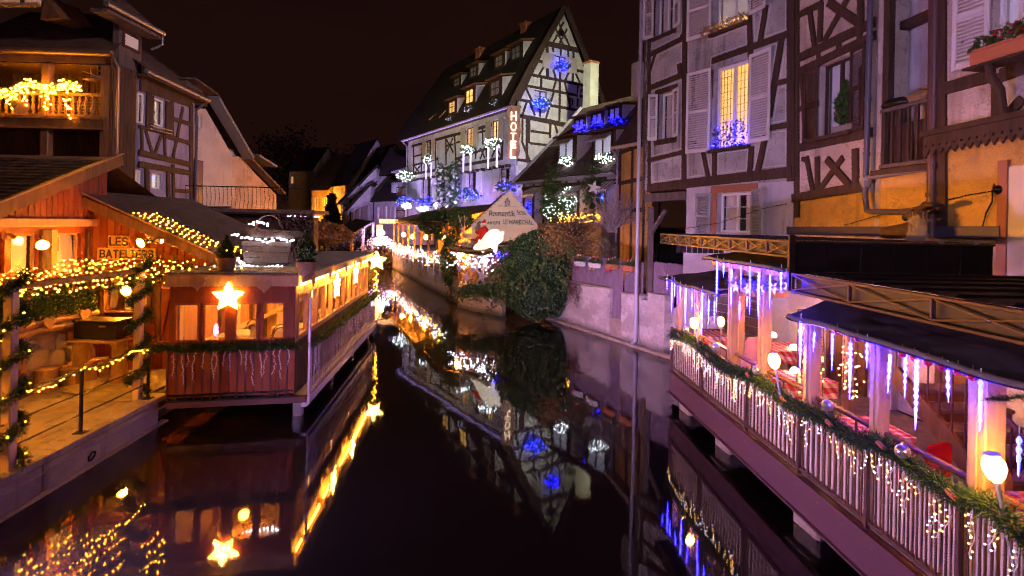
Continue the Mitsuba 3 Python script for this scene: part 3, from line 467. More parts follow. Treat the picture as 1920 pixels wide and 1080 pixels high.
sh = [(4.45,6.51,5.02,8.27)][0]; shutter(w, q3, W3[0] - .02, sh[1] + .1, sh[3], -(sh[2] - sh[0]), 6, 'mat_shutter_white', pitch=.06)
k = thing('window_flower_box', 'terracotta flower box with red geraniums on the bracket of the ochre house', 'flower box')
fb = [(4.67,6.42,5.55,6.84)][0]; c = q3.at((fb[0] + fb[2]) / 2, 0, .32); c[2] = [(5.05,6.77)][0][1] - .02
c = np.array((7.25,7.644,6.608)); E3, N3 = q3.e3(), q3.n3(); ax = [E3, N3, [0, 0, 1]]
sub(k, 'box', MB().fr(c, ax, [.52, .11, .10], .02), 'mat_terracotta'); sub(k, 'rim', MB().fr(c + [0, 0, .105], ax, [.54, .125, .015], .005), 'mat_terracotta')
cc = c + E3 * rng.uniform(-.5, .5, (240, 1)) + N3 * rng.normal(.02, .10, (240, 1)) + np.array([0, 0, 1]) * rng.uniform(.1, .3, (240, 1)); sub(k, 'foliage', leaves(cc, .045), 'mat_needles_light')
for i in range(26):
    f = c + E3 * rng.uniform(-.1, .45) + N3 * rng.normal(.03, .07) + [0, 0, rng.uniform(.2, .36)]; sub(k, 'blossom', leaves(f + rng.normal(0, .022, (14, 3)), .022), 'mat_red_petal' if i % 6 else 'mat_white_petal')
f = c - E3 * .55 + [0, 0, .22]; sub(k, 'blossom', leaves(f + rng.normal(0, .025, (20, 3)), .022), 'mat_red_petal')
k = part(h, 'flower_bracket'); sub(k, 'shelf', MB().fr(c - [0, 0, .125] - N3 * .06, ax, [.62, .18, .02], .005), 'mat_timber')
cb = [c - E3 * .22 + N3 * d + [0, 0, z] for d, z in ((.1, -.15), (.03, -.35), (-.10, -.5), (-.17, -.85))]; sub(k, 'console', MB().tube(cb, [.05, .055, .06, .05], 8), 'mat_timber', smooth=40)
k = part(h, 'scalloped_board')
a0, a1 = [q3.at(*q, .22) for q in [(4.02,5.56),(5.43,5.6)]]; zt, z_ = a0[2], a1[2]; u0_ = (a0[:2] - q3.P) @ q3.e; u1_ = (a1[:2] - q3.P) @ q3.e + .4
pts = [(u0_, zt + .06), (u1_, z_ + .06)]; n = 14; low_ = []
for i in range(n, -1, -1): u = u0_ + (u1_ - u0_) * i / n; z = zt + (z_ - zt) * i / n; low_ += [(u, z - .17)] + ([(u - (u1_ - u0_) / n / 2, z - .28)] if i else [])
holes_ = unary_union([affinity.translate(sbox(-.018, -.018, .018, .018), u0_ + (u1_ - u0_) * (i + .5) / n, zt + (z_ - zt) * (i + .5) / n - .12) for i in range(n)])
sub(k, 'valance', MB().ext(Polygon(pts + low_).buffer(0).difference(holes_), q3, .20, .235), 'mat_timber'); sub(k, 'canopy_board', MB().ext(Polygon([(u0_ - .05, zt + .05), (u1_, z_ + .05), (u1_, z_ + .14), (u0_ - .05, zt + .14)]), q3, -.02, .27), 'mat_timber')
k = thing('wall_cable', 'black cable hanging from a round insulator on the ochre wall beside the door', 'cable'); ins = q3.at(*[(5.16,4.66)][0], .05)
sub(k, 'insulator', MB().lathe([(0, -.05), (.06, -.05), (.07, 0), (.03, .06), (0, .07)], ins, 12, N3), 'mat_metal_black', smooth=40)
c1 = [q3.at(*q, .03) for q in [(5.16,4.65),(5.08,4.75),(5.06,4.65),(5.06,4.49),(4.97,4.33),(4.91,4.11),(4.68,3.97)]]; sub(k, 'lead', MB().tube(c1, .012, 6), 'mat_metal_black', smooth=40)
c2 = [p.at(*q, .12) for q in [(1.88,4.12),(3.09,4.37),(3.84,4.47),(4.67,4.61),(5.16,4.66)]]; sub(k, 'stay_wire', MB().tube(c2, .008, 5), 'mat_metal_black')
k = thing('stay_wire', 'thin slack wire across the lower wall of the grey house', 'wire'); sub(k, 'wire', MB().tube([PL['H1'].at(*q, .2) for q in [(1.91,3.93),(3.6,4.16),(4.97,4.52),(5.68,4.63)]], .008, 5), 'mat_metal_black')
# roofs above the picture and a bare creeper on the corner of the grey house
p_ = PL['H1']; sub('grey_house', 'roof', MB().quad(p_.at(L0 - .4, 13.3, .5), p_.at(R0, 13.3, .5), p_.at(R0, 17.5, -4.5), p_.at(L0 - .4, 17.5, -4.5)), 'mat_roof_tile')
for nm, a_, b_2, d_ in (('pink_house', x0, x3, .4), ('ochre_house', x3, x4, .5)): sub(nm, 'roof', MB().quad(p.at(a_, 12.4, d_), p.at(b_2, 12.4, d_), p.at(b_2, 16.5, -4.5), p.at(a_, 16.5, -4.5)), 'mat_roof_tile')
k = thing('bare_creeper', 'thin bare creeper stems climbing the left corner of the grey house', 'plant'); m = MB(); rc_ = np.random.default_rng(9)
for i in range(9):
    u, z = L0 + rc_.uniform(.02, .12), ZB - rc_.uniform(0, 1.2); pts = [p_.at(u, z, .06)]
    for j in range(22):
        u += rc_.normal(.004, .035); u = max(u, L0 + .02); z += rc_.uniform(.15, .42); pts.append(p_.at(u, z, .055 + .03 * rc_.random()))
        if rc_.random() < .25: e2 = [pts[-1]]; [e2.append(e2[-1] + p_.e3() * rc_.uniform(.02, .14) + np.array([0, 0, rc_.uniform(-.12, .1)])) for _ in range(3)]; m.tube(e2, .005, 4)
    m.tube(pts, .010, 4)
sub(k, 'stems', m, 'mat_twig', stuff=True)

# ================================================================ RIGHT TERRACE over the water
YF, XE = 12.62, 4.15
k = thing('terrace_deck', 'long terrace deck with a plum metal edge beam standing on stone piers in the water', 'terrace')
sub(k, 'edge_beam', MB().box((XE, (YF - 3) / 2, .51), (.06, YF + 3, .48), bv=.008).box((XE + 1.5, YF, .51), (3.0, .06, .48), bv=.008), 'mat_plum')
sub(k, 'beam_lip', MB().box((XE - .03, (YF - 3) / 2, .285), (.10, YF + 3, .02)).box((XE - .02, (YF - 3) / 2, .745), (.09, YF + 3, .02)), 'mat_plum')
M('plum', bumped(matte((.11, .05, .075), .38, .5), lambda p, n, uv: fbm(p.x * 3, p.y * 3, p.z * 6, 3), .006))
for i in range(26):
    y = YF - .3 - i * .5; sub(k, 'rivet', MB().ball((XE - .035, y, .62), .012), 'mat_metal_grey'); sub(k, 'deck_plank', MB().box((XE + 1.65, y + .05, .755), (3.2, .49, .03)), 'mat_wood_deck')
for y in (12.05, 10.05, 7.35, 5.0):
    sub(k, 'stone_pier', MB().box((4.5, y, -.42), (.5, .55, 1.35), 4, .04), 'mat_stone'); sub(k, 'pier_cap', MB().box((4.48, y, .262), (.62, .62, .03), 2, .01), 'mat_stone')
k = thing('terrace_railing', 'terrace railing of pale wooden slats with dark metal bars over the canal', 'railing')
N = 84
for i in range(N):
    y = YF - .08 - i * .115; w = .072 + .008 * rng.random()
    sub(k, 'slat', MB().box((XE + .045 + .006 * rng.random(), y, 1.27), (.018, w, .82), rng.uniform(-3, 3), .004), 'mat_slat')
M('slat', matte(proc(streaky((.44, .36, .32), (.70, .61, .56), 20, 2)), .6))
bars = MB()
for i in range(N): bars.box((XE - .005, YF - .135 - i * .115, 1.27), (.016, .016, .86))
sub(k, 'metal_bars', bars, 'mat_metal_brown', stuff=True)
for z, t in ((.845, .035), (1.69, .04)): sub(k, 'rail', MB().box((XE, YF / 2 - 1.5, z), (.04, YF + 3, t), bv=.006), 'mat_metal_brown')
for y in (12.58, 10.75, 8.85, 7.3, 5.95, 4.75): sub(k, 'post', MB().box((XE - .012, y, 1.26), (.05, .05, .98), bv=.006), 'mat_metal_brown')
[sub(k, 'rail', MB().box((XE + .75, YF, z), (1.5, .04, .04)), 'mat_metal_brown') for z in (1.69, .845)]
k = thing('inner_handrail', 'dark brown handrail on scroll brackets just inside the terrace railing', 'handrail')
sub(k, 'rail', MB().bar((4.34, 11.6, 1.80), (4.34, 2.5, 1.80), .07, .05, bv=.012), 'mat_handrail'); M('handrail', matte((.14, .055, .035), .3, .5))
for y in (11.2, 10.1, 9.1, 8.1, 7.2, 6.45, 5.8, 5.2, 4.65):
    sub(k, 'bracket', MB().tube([(4.34, y, 1.78), (4.34, y, 1.6), (4.30, y - .03, 1.55), (4.25, y - .03, 1.58), (4.25, y, 1.63)], .014, 6), 'mat_handrail')
# garland with a curtain of drop lights
gp = [(4.08,12.321,1.616), (4.06,11.019,1.746), (4.05,9.46,1.615), (4.05,8.307,1.733), (4.05,7.263,1.671), (4.05,6.611,1.735), (4.04,6.047,1.713), (4.04,5.585,1.818), (4.03,5.105,1.783), (4.02,4.669,1.745), (4.02,4.359,1.831), (4,4,1.753), (4.0, 3.6, 1.5)]
gp = np.array(gp); t_ = np.r_[0, np.cumsum(np.linalg.norm(np.diff(gp, axis=0), axis=1))]; tt = np.linspace(0, t_[-1], 120)
from scipy.interpolate import PchipInterpolator
gpath = np.stack([PchipInterpolator(t_, gp[:, i])(tt) for i in range(3)], 1)
k = thing('fir_garland', 'thick fir garland swagged along the slatted terrace railing', 'garland', 'fir garlands')
sub(k, 'stem', MB().tube(gpath, .03, 6), 'mat_twig'); sub(k, 'needles', needles(gpath, 15000, .085, .10, .15, .011), 'mat_needles'); sub(k, 'light_needles', needles(gpath, 6000, .085, .11, .0, .011), 'mat_needles_light')
for i in (8, 30, 52, 66, 80, 92, 104): # dried ribbons and cones
    c = gpath[i] + [-.07, 0, .03]; sub(k, 'cinnamon_roll', MB().lathe([(.018, -.05), (.025, -.05), (.025, .05), (.018, .05), (.018, -.05)], c, 8, (0, 1, .3)), 'mat_terracotta')
k = thing('drop_light_curtain', 'curtain of small warm drop lights on white wires hanging below the railing garland', 'string lights', 'strings of lights')
wires, bl = MB(), []; rr = np.random.default_rng(3)
for i in range(74):
    c = gpath[int(i * 119 / 74)] + [-.06, rr.uniform(-.05, .05), -.06]; L = rr.choice([.14, .22, .3, .38, .2]) ; n = int(L / .05); pts = [c]
    for j in range(n):
        q = pts[-1] + [rr.uniform(-.012, .008), rr.uniform(-.03, .03), -.05]; pts.append(q)
        s = q + [-.01, rr.choice([-1, 1]) * .03, -.012]; wires.tube([q, s], .0035, 4); bl.append(s)
    wires.tube(pts, .0042, 4)
sub(k, 'wires', wires, 'mat_wire', stuff=True); bl = np.array(bl); rr.shuffle(bl)
sub(k, 'warm_bulbs', MB().balls(bl[:len(bl) * 3 // 5], .0085), 'mat_wire', emit=glow((14, 6, .6), 1, 2), stuff=True); sub(k, 'white_bulbs', MB().balls(bl[len(bl) * 3 // 5:], .0080), 'mat_wire', emit=glow((12, 11, 14), .8, 1), stuff=True)
SB = [('at the far end of', (4.02,11.345,1.918)), ('in front of the far torch lamp on', (4.02,9.812,1.903)), ('below the second torch lamp on', (4,8.227,1.899)), ('beside the middle pine post on', (3.99,6.445,1.949)), ('below the red cushions on', (3.98,5.232,1.901))]
for tx, c in SB: k = thing('silver_bauble', 'large silver bauble ' + tx + ' the railing garland', 'bauble', 'silver baubles on the railing garland'); sub(k, 'ball', MB().ball(np.array(c), .068, True), 'mat_silver', smooth=True); sub(k, 'cap', MB().lathe([(.014, .06), (.014, .085), (0, .085)], c, 8), 'mat_gold')
# torch lamps
TL = [('second from the water end, in front of the far low awning', (4.02,10.872,2.122), (4.05,10.465,1.356)), ('in the middle of the railing', (4,7.716,2.152), (4.04,7.354,1.049)), ('nearest the camera in front of the yellow-lit post', (3.98,4.252,2.156), (4.02,4.098,1.396))]
for tx, c, b in TL:
    c, b = np.array(c), np.array(b); b = c + (b - c) / abs((b - c)[2]) * 1.0; k = thing('torch_lamp', 'glowing torch lamp, ' + tx, 'lamp', 'torch lamps on the terrace railing'); ax = unit(c - b)
    sub(k, 'globe', MB().lathe([(.02, -.10), (.055, -.06), (.078, 0), (.075, .05), (.05, .095), (0, .11)], c, 16, ax), 'mat_white_paint', emit=glow((1., .46, .06), 210)); sub(k, 'cap', MB().lathe([(.06, .105), (.055, .125), (0, .135)], c, 14, ax), 'mat_zinc')
    sub(k, 'rod', MB().tube([c - ax * .09, c - ax * .25, b], [.026, .015, .012], 8), 'mat_zinc', smooth=40)
k = thing('wall_torch', 'glowing lamp inside the terrace behind the far torch lamp', 'lamp', 'torch lamps on the terrace railing'); c = np.array((4.73,11.3,2.099)); sub(k, 'globe', MB().lathe([(.02, -.10), (.055, -.06), (.07, 0), (.05, .08), (0, .1)], c, 14), 'mat_white_paint', emit=glow((1., .46, .06), 140)); sub(k, 'rod', MB().tube([c - [0, 0, .09], c - [0, 0, 1.2]], .014, 8), 'mat_zinc')
# roofs with lattice girders
def girder(name, label, ya, yb, z0, z1, nb, x=XE):
    k = thing(name, label, 'roof girder'); sub(k, 'fascia_panel', MB().box((x + .06, (ya + yb) / 2, (z0 + z1) / 2), (.02, ya - yb, z1 - z0 - .01)), 'mat_girder_panel')
    sub(k, 'chord', MB().box((x, (ya + yb) / 2, z1), (.06, ya - yb, .035), bv=.005), 'mat_bronze'); sub(k, 'chord', MB().box((x, (ya + yb) / 2, z0), (.06, ya - yb, .035), bv=.005), 'mat_bronze')
    st = (ya - yb) / nb
    for i in range(nb + 1): sub(k, 'upright', MB().box((x, ya - i * st, (z0 + z1) / 2), (.045, .03, z1 - z0), bv=.004), 'mat_metal_brown' if 0 < i < nb else 'mat_bronze')
    for i in range(nb):
        a, b = ya - i * st, ya - (i + 1) * st; sub(k, 'brace', MB().bar((x, a, z1 - .02), (x, b, z0 + .02), .018), 'mat_bronze'); sub(k, 'brace', MB().bar((x - .012, a, z0 + .02), (x - .012, b, z1 - .02), .018), 'mat_bronze')
        sub(k, 'boss', MB().ball((x - .01, (a + b) / 2, (z0 + z1) / 2), .022), 'mat_bronze')
    return k
girder('roof_girder', 'bronze lattice girder along the far upper terrace roof', 13.55, 7.62, 3.63, 3.84, 9)
g2 = girder('roof_girder', 'bronze lattice girder along the near lower terrace roof', 7.55, -1.0, 3.16, 3.40, 7)
k = thing('terrace_roof', 'flat black far terrace roof just below eye level in front of the grey house', 'roof')
sub(k, 'roof_sheet', MB().add([(4.15, 13.6, 3.862), (7.0, 13.6, 3.862), (7.6, 8.0, 3.862), (7.0, 7.6, 3.862), (4.15, 7.6, 3.862)], [[0, 1, 2], [0, 2, 3], [0, 3, 4]]), 'mat_roof_black'); [sub(k, 'step_panel', MB().box((4.17 + .476 * (i + .5), 7.6 + .004 * (i % 2), 3.63), (.468, .03, .46), 0, .006), 'mat_roof_black') for i in range(6)]; sub(k, 'step_rail', MB().box((5.6, 7.575, 3.845), (2.86, .03, .03)).box((5.6, 7.576, 3.415), (2.86, .03, .03)), 'mat_girder_panel', stuff=True); sub(k, 'edge_flashing', MB().box((4.15, 7.6, 3.55), (.09, .05, .78), bv=.008), 'mat_bronze')
sub(k, 'end_fascia', MB().box((5.6, 13.6, 3.75), (2.9, .03, .2)), 'mat_bronze')
for u in (6.25, 6.75): sub(k, 'clamp', MB().box((u, 7.57, 3.88), (.07, .03, .06)), 'mat_zinc')
k = thing('terrace_roof', 'flat black near terrace roof, one step lower, at the right edge', 'roof')
sub(k, 'roof_sheet', MB().add([(4.15, 7.58, 3.425), (8.0, 7.58, 3.425), (8.4, -1, 3.425), (4.15, -1, 3.425)], [[0, 1, 2], [0, 2, 3]]), 'mat_roof_black')
for i in range(9): sub(k, 'standing_seam', MB().bar((4.2, 7.1 - i * .55, 3.435), (8.0, 7.1 - i * .55, 3.435), .025, .03), 'mat_roof_black')
k = thing('wall_flashing', 'grey metal flashing where the terrace roofs meet the ochre wall', 'flashing'); p = PL['H2']
fl = [(-0.01,4.08),(0,3.89),(5.2,4.12),(5.21,3.94)]; sub(k, 'strip', MB().ext(Polygon([fl[0], fl[2], fl[3], fl[1]]), p, .12, .17), 'mat_pipe_dark')
# awnings
def awning(label, y0, y1, z0, x1, z1, mat='mat_canvas', xf=4.08, dip=.011):
    k = thing('canvas_awning', label, 'awning', 'canvas awnings of the terrace'); ys = np.linspace(y0, y1, 60); s = np.linspace(0, 1, 14)
    P = np.zeros((14, 60, 3)); 
    for i, a in enumerate(s): P[i, :, 0] = xf + (x1 - xf) * a; P[i, :, 1] = ys; P[i, :, 2] = z0 + (z1 - z0) * a + dip * np.sin(ys * 4.1 + 2 * a) * (1 - .6 * a) + .05 * (meshkit.noise(np.stack([ys * 3 + a * 2, a * 4 + ys * .7, ys * 0], -1), 5) - .5)
    sub(k, 'sheet', MB().grid(P), mat, smooth=True); hem = P[0] + [-.012, 0, -.02]; sub(k, 'hem', MB().tube(hem, .035, 7), 'mat_canvas_hem', smooth=True)
    return hem
M('canvas_hem', matte((.14, .12, .125), .6))
hem_far = awning('low far awning nearest the peeling canal wall', 13.35, 9.85, 2.83, 5.5, 3.0)
hem_mid = awning('middle awning right below the far lattice girder', 10.6, 7.65, 3.46, 5.2, 3.66)
hem_near = awning('long near awning below the near lattice girder', 7.5, -1.0, 2.86, 4.95, 3.2)
k = thing('scalloped_awning', 'small dark scalloped awning fringe under the far end of the far roof', 'awning')
for i in range(9): a = np.array((4.439,13.3,3.554)) + [.13 * i, 0, 0]; sub(k, 'flap', MB().fr(a + [.06, 0, -.06], np.eye(3), [.055, .01, .09]), 'mat_canvas')
# pine posts
PP = [(1273, 12.55, 2.78, .10, 'far corner'), (1312, 11.4, 2.8, .13, 'second far'), (1380, 9.75, 3.42, .13, 'third'), (1443, 8.6, 3.42, .15, 'fourth'), (1533, 7.3, 2.84, .15, 'fifth, beside the red hanging cloth'), (1667, 6.0, 2.84, .14, 'sixth, half violet and half orange'), (1876, 4.68, 2.84, .19, 'nearest, glowing yellow')]
for x, y, zt, w, tx in PP: k = thing('pine_post', tx + ' pine post of the terrace, counted from the far end', 'post', 'pine posts of the terrace'); sub(k, 'shaft', MB().box((4.3, y, (.77 + zt) / 2), (w, w, zt - .77), 0, .012), 'mat_wood_pine'); sub(k, 'batten', MB().box((4.3 - w / 2 - .012, y + .01, (.77 + zt) / 2), (.02, w * .45, zt - .8), 0, .004), 'mat_wood_pine')
for tx, x, y in (('inner pine post behind the far table', 5.45, 12.0), ('inner pine post beside the lattice of small lights', 6.1, 9.3)): k = thing('pine_post', tx, 'post', 'pine posts of the terrace'); sub(k, 'shaft', MB().box((x, y, 2.1), (.14, .14, 2.66), 0, .012), 'mat_wood_pine')
k = thing('terrace_crossbeam', 'pine crossbeam between the posts under the middle awning', 'beam'); sub(k, 'beam', MB().box((4.85, 10.2, 2.82), (1.2, .1, .12), -14, .01).box((4.3, 9.2, 3.36), (.1, 2.9, .1), 0, .01), 'mat_wood_pine')
# icicle tubes
def icicle(key, c, L, rad, tilt=0.):
    n = max(6, int(L / .03)); z = np.linspace(0, -L, n); rr_ = rad * (.34 + .72 * np.abs(np.sin(np.arange(n) * 1.45 + c[1] * 7)) ** 1.5) * np.clip(1.15 - np.linspace(0, 1, n) ** 2.2, .12, 1); pts = np.stack([c[0] + tilt * np.linspace(0, L, n) * 0, c[1] + tilt * np.linspace(0, L, n), c[2] + z], 1)
    return sub(key, 'icicle', MB().tube(pts, rr_, 8), 'mat_white_paint', emit=glow(((.80, .92, 85.), (.42, .66, 85.), (.16, .30, 85.), (.62, .85, 85.))[int(c[1] * 37) % 4]))
ICP = [[(4.05,12.721,2.835),(4.05,12.377,2.82),(4.05,12.195,2.827),(4.05,11.809,2.775),(4.05,11.479,2.756),(4.05,11.105,2.713),(4.05,10.569,2.809),(4.05,10.247,2.679),(4.05,9.973,2.687)],
 [(4.05,9.891,3.434),(4.05,9.613,3.405),(4.05,9.283,3.32),(4.6,10.173,2.658),(4.05,8.924,3.401),(4.8,10.309,2.802),(4.05,8.608,3.433),(4.05,8.325,3.357),(4.05,7.984,3.348),(4.05,7.673,3.436)],
 [(4.05,7.152,2.832),(4.05,6.847,2.732),(4.05,6.476,2.784),(4.05,6.141,2.748),(4.05,5.866,2.812),(4.05,5.518,2.762),(4.2,5.505,2.783),(4.05,5.164,2.794),(4.05,4.803,2.791),(4.05,4.469,2.804),(3.98,4.054,2.49)]]
ICL = [[.27, .70, .36, .30, .72, .36, .86, .44, .42], [.95, .25, .62, .34, .38, .26, .76, .67, .48, .32], [.64, .25, .43, .64, .28, .40, .45, .66, .28, .43, .30]]
ICLAB = ['string of glowing blue-white icicle lights along the low far awning', 'string of glowing blue-white icicle lights along the middle awning', 'string of glowing blue-white icicle lights along the long near awning']
for i in range(3):
    k = thing('icicle_lights', ICLAB[i], 'string lights', 'strings of icicle lights'); hem = (hem_far, hem_mid, hem_near)[i]; sub(k, 'cable', MB().tube(hem + [-.035, 0, -.02], .007, 5), 'mat_metal_black')
    for j, (c, L) in enumerate(zip(ICP[i], ICL[i])):
        c = np.array(c); icicle(k, c, L, .024 if L > .5 else .019, .06 if (i, j) in ((2, 1), (2, 5)) else (-.05 if (i, j) == (2, 8) else 0)); sub(k, 'hook', MB().tube([c + [0, 0, .005], c + [0, 0, .09]], .005, 4), 'mat_wire')
# red baubles on the near awning
RB = [(4.06,6.402,2.824), (4.06,6.039,2.817), (4.06,5.363,2.803), (4.06,5.21,2.803), (4.06,5.04,2.799), (4.06,4.874,2.797), (4.06,4.708,2.803), (4.06,4.557,2.798)]
for i, c in enumerate(RB): k = thing('red_bauble', ORD[i] + ' red bauble from the left along the edge of the near awning', 'bauble', 'red baubles under the near awning'); sub(k, 'ball', MB().ball(np.array(c), .034, True), 'mat_red_glass', smooth=True); sub(k, 'cord', MB().tube([np.array(c) + [0, 0, .03], np.array(c) + [0, 0, .10]], .004, 4), 'mat_gold')
k = thing('fir_twig', 'single fir twig sticking out in front of the nearest pine post at the right edge', 'twig'); a, b = np.array((3.581,3.9,2.815)), np.array((3.811,3.7,2.938)); tp = sag(a, b, .02, 10); sub(k, 'stem', MB().tube(tp, .006, 5), 'mat_twig'); sub(k, 'needles', needles(tp, 420, .05, .008, 0, .005), 'mat_needles')

# ---------------------------------------------------------------- terrace interior
k = thing('terrace_back_wall', 'mauve rendered wall with horizontal boards and doors at the back of the terrace', 'wall')
p = PL['H2']; fw_ = Plane(p.at(0, 0, .02)[:2], p.e)
sub(k, 'render', MB().ext(sbox(-.2, .77, 9.4, 3.42), p, -.01, .05).ext(sbox(ZL, .77, R0, 3.8), PL['H1'], -.02, .02), 'mat_plaster_lilac')
for i in range(7): sub(k, 'board', MB().ext(sbox(R0 - 2.6, .85 + i * .22, R0 - .5, 1.05 + i * .22), PL['H1'], .03, .055), 'mat_wood_deck')
for u in (1.5, 4.2): sub(k, 'door', MB().ext(sbox(u, .78, u + .95, 2.85), p, .051, .09), 'mat_wood_brown'); sub(k, 'door_frame', MB().ext(sbox(u - .09, .78, u + 1.04, 2.95).difference(sbox(u, .7, u + .95, 2.85)), p, .051, .12), 'mat_wood_brown')
sub(k, 'pilaster', MB().ext(sbox(2.9, .78, 3.3, 3.4), p, .051, .2), 'mat_plaster_lilac')
k = thing('terrace_stairs', 'wooden stairs with a dark metal banister at the back of the terrace', 'stairs'); o = np.array([6.35, 6.4, .77])
for i in range(7): sub(k, 'step', MB().box((6.2 + .02 * i, 5.7 + .30 * i, .84 + .17 * i), (1.1, .34, .05), 0, .008), 'mat_wood_deck'); sub(k, 'riser', MB().box((6.2 + .02 * i, 5.56 + .30 * i, .77 + .17 * i), (1.05, .02, .13)), 'mat_wood_brown')
sub(k, 'stringer', MB().bar((5.62, 5.5, .78), (5.74, 7.7, 2.0), .05, .26), 'mat_wood_brown')
sub(k, 'handrail', MB().tube([(5.6, 5.35, 1.72), (5.74, 7.7, 2.98)], .025, 8), 'mat_metal_brown')
for i in range(12): t = i / 11; sub(k, 'banister', MB().tube([(5.6 + .14 * t, 5.4 + 2.3 * t, .80 + 1.22 * t), (5.6 + .14 * t, 5.4 + 2.3 * t, 1.74 + 1.22 * t)], .012, 6), 'mat_metal_brown')
def table(c, L, W, rz, label):
    k = thing('table', label, 'table', 'terrace tables under checked cloths'); a = math.radians(rz); E = np.array([math.cos(a), math.sin(a), 0]); Nn = np.array([-math.sin(a), math.cos(a), 0]); c = np.array(c, float); z = 1.5
    sub(k, 'tabletop', MB().fr(c * [1, 1, 0] + [0, 0, z - .02], [E, Nn, [0, 0, 1]], [L / 2 - .01, W / 2 - .01, .015]), 'mat_wood_brown')
    for sx in (-1, 1):
        for sy in (-1, 1): q = c * [1, 1, 0] + E * sx * (L / 2 - .08) + Nn * sy * (W / 2 - .08); sub(k, 'leg', MB().bar(q + [0, 0, .77], q + [0, 0, z - .04], .05, .05, (1, 0, 0)), 'mat_wood_brown')
    kk = thing('tablecloth', 'red checked cloth on the ' + label.replace('terrace table ', 'table '), 'tablecloth', 'red checked tablecloths'); us = np.linspace(-1, 1, 41); top = MB()
    top.fr(c * [1, 1, 0] + [0, 0, z + .004], [E, Nn, [0, 0, 1]], [L / 2 + .012, W / 2 + .012, .004]); sub(kk, 'top', top, 'mat_check_cloth')
    sk = MB()
    per = [(E * L / 2 * s + Nn * W / 2 * t) for s, t in [(x, -1) for x in us] + [(1, y) for y in us[1:]] + [(-x, 1) for x in us[1:]] + [(-1, -y) for y in us[1:]]]; per = np.array(per); nn = per / np.linalg.norm(per, axis=1)[:, None]
    rows = [c * [1, 1, 0] + per * (1 + .02) + nn * (.0 + .03 * h * np.sin(np.arange(len(per)) * .55)[:, None]) + [0, 0, z + .004 - .26 * h] for h in (0, .33, .66, 1)]; sk.grid(np.array(rows)); sub(kk, 'hang', sk, 'mat_check_cloth', smooth=True)
    return c
def tlamp(c, tx):
    k = thing('table_lamp', 'small glowing white table lamp ' + tx, 'lamp', 'small table lamps'); c = np.array(c, float); sub(k, 'shade', MB().lathe([(.075, 0), (.07, .05), (.045, .085), (0, .1)], c + [0, 0, .012], 14), 'mat_white_paint', emit=glow((1, .7, .42), 60)); sub(k, 'base', MB().lathe([(0, 0), (.08, 0), (.08, .012), (0, .012)], c, 14), 'mat_gold')
ta = table((5.55, 4.75, 0), 1.25, .9, -7, 'terrace table nearest the camera at the right edge'); tb = table((5.243,9.388,1.5), .95, .8, 4, 'terrace table with a lamp behind the middle torch lamp'); tc = table((6.31,11.781,1.5), 1.0, .85, 10, 'terrace table behind the two middle pine posts'); td = table((4.749,7.008,1.5), .9, .75, 0, 'terrace table against the handrail left of the sixth post'); te = table((5.211,13.109,1.5), .8, .7, 0, 'terrace table at the far end behind the far torch')
tlamp((5.318,9.559,1.51), 'on the table behind the middle torch lamp'); tlamp((6.356,11.483,1.51), 'on the table behind the middle pine posts'); tlamp((6.583,12.77,1.51), 'at the back of the far table'); tlamp((6.797,7.381,1.51), 'on the table beside the nearest pine post')
def chair(c, rz, label, mat, cover=False, mat2='mat_wood_brown'):
    k = thing('chair', label, 'chair', 'terrace chairs'); a = math.radians(rz); E = np.array([math.cos(a), math.sin(a), 0]); Nn = np.array([-math.sin(a), math.cos(a), 0]); c = np.array(c, float) * [1, 1, 0] + [0, 0, .77]
    sub(k, 'seat', MB().fr(c + [0, 0, .45], [E, Nn, [0, 0, 1]], [.22, .22, .03], .02), mat); us = np.linspace(-1, 1, 9); zs_ = np.linspace(.48, .95, 7)
    P = np.array([[c + Nn * (.21 + .06 * (z - .45)) + E * .215 * u * (1 - .25 * max(0, (z - .8) / .15) ** 2) + [0, 0, z - .02 * u * u] - Nn * .03 * u * u for u in us] for z in zs_]); bk = MB().grid(P).grid(P[:, ::-1] + Nn * .035); sub(k, 'backrest', bk, mat, smooth=True)
    for sx in (-1, 1):
        for sy in (-1, 1): q = c + E * sx * .19 + Nn * sy * .19; sub(k, 'leg', MB().tube([q, q + [0, 0, .44]], .018, 6), mat2)
    if cover: sub(k, 'cover', MB().fr(c + [0, 0, .25], [E, Nn, [0, 0, 1]], [.225, .225, .2], .02), mat)
chair((5.661,12.997,1), 190, 'pink covered chair with a rounded back in front of the third pine post', 'mat_pink_fabric', True); chair((5.666,11.921,1), 175, 'pink covered chair between the third and fourth pine posts', 'mat_pink_fabric', True); chair((5.887,14.693,1), 185, 'pale covered chair behind the far torch lamp', 'mat_white_cloth', True)
chair((4.85, 6.15, 0), 200, 'bright red cushioned chair left of the sixth post', 'mat_red_fabric'); chair((4.95, 4.75, 0), 265, 'red upholstered chair behind the nearest torch lamp', 'mat_red_fabric'); chair((4.95, 5.55, 0), 180, 'wicker chair beside the nearest checked table', 'mat_wicker'); chair((6.1, 5.05, 0), 30, 'dark slatted chair at the back of the nearest table', 'mat_wood_brown')
k = thing('light_lattice', 'lattice screen full of tiny gold lights at the back of the terrace', 'screen'); c0, c1 = np.array((5.045,9,2.88)), np.array((5.275,8.7,1.569)); fr_ = MB(); pts = []
for i in range(7): y = c0[1]; x = c0[0] + (c1[0] - c0[0] + .2) * i / 6; fr_.bar((x, y, 1.2), (x, y, 2.7), .015)
for j in range(11): z = 1.2 + 1.5 * j / 10; fr_.bar((c0[0], c0[1] + .012, z), (c1[0] + .2, c0[1] + .012, z), .015)
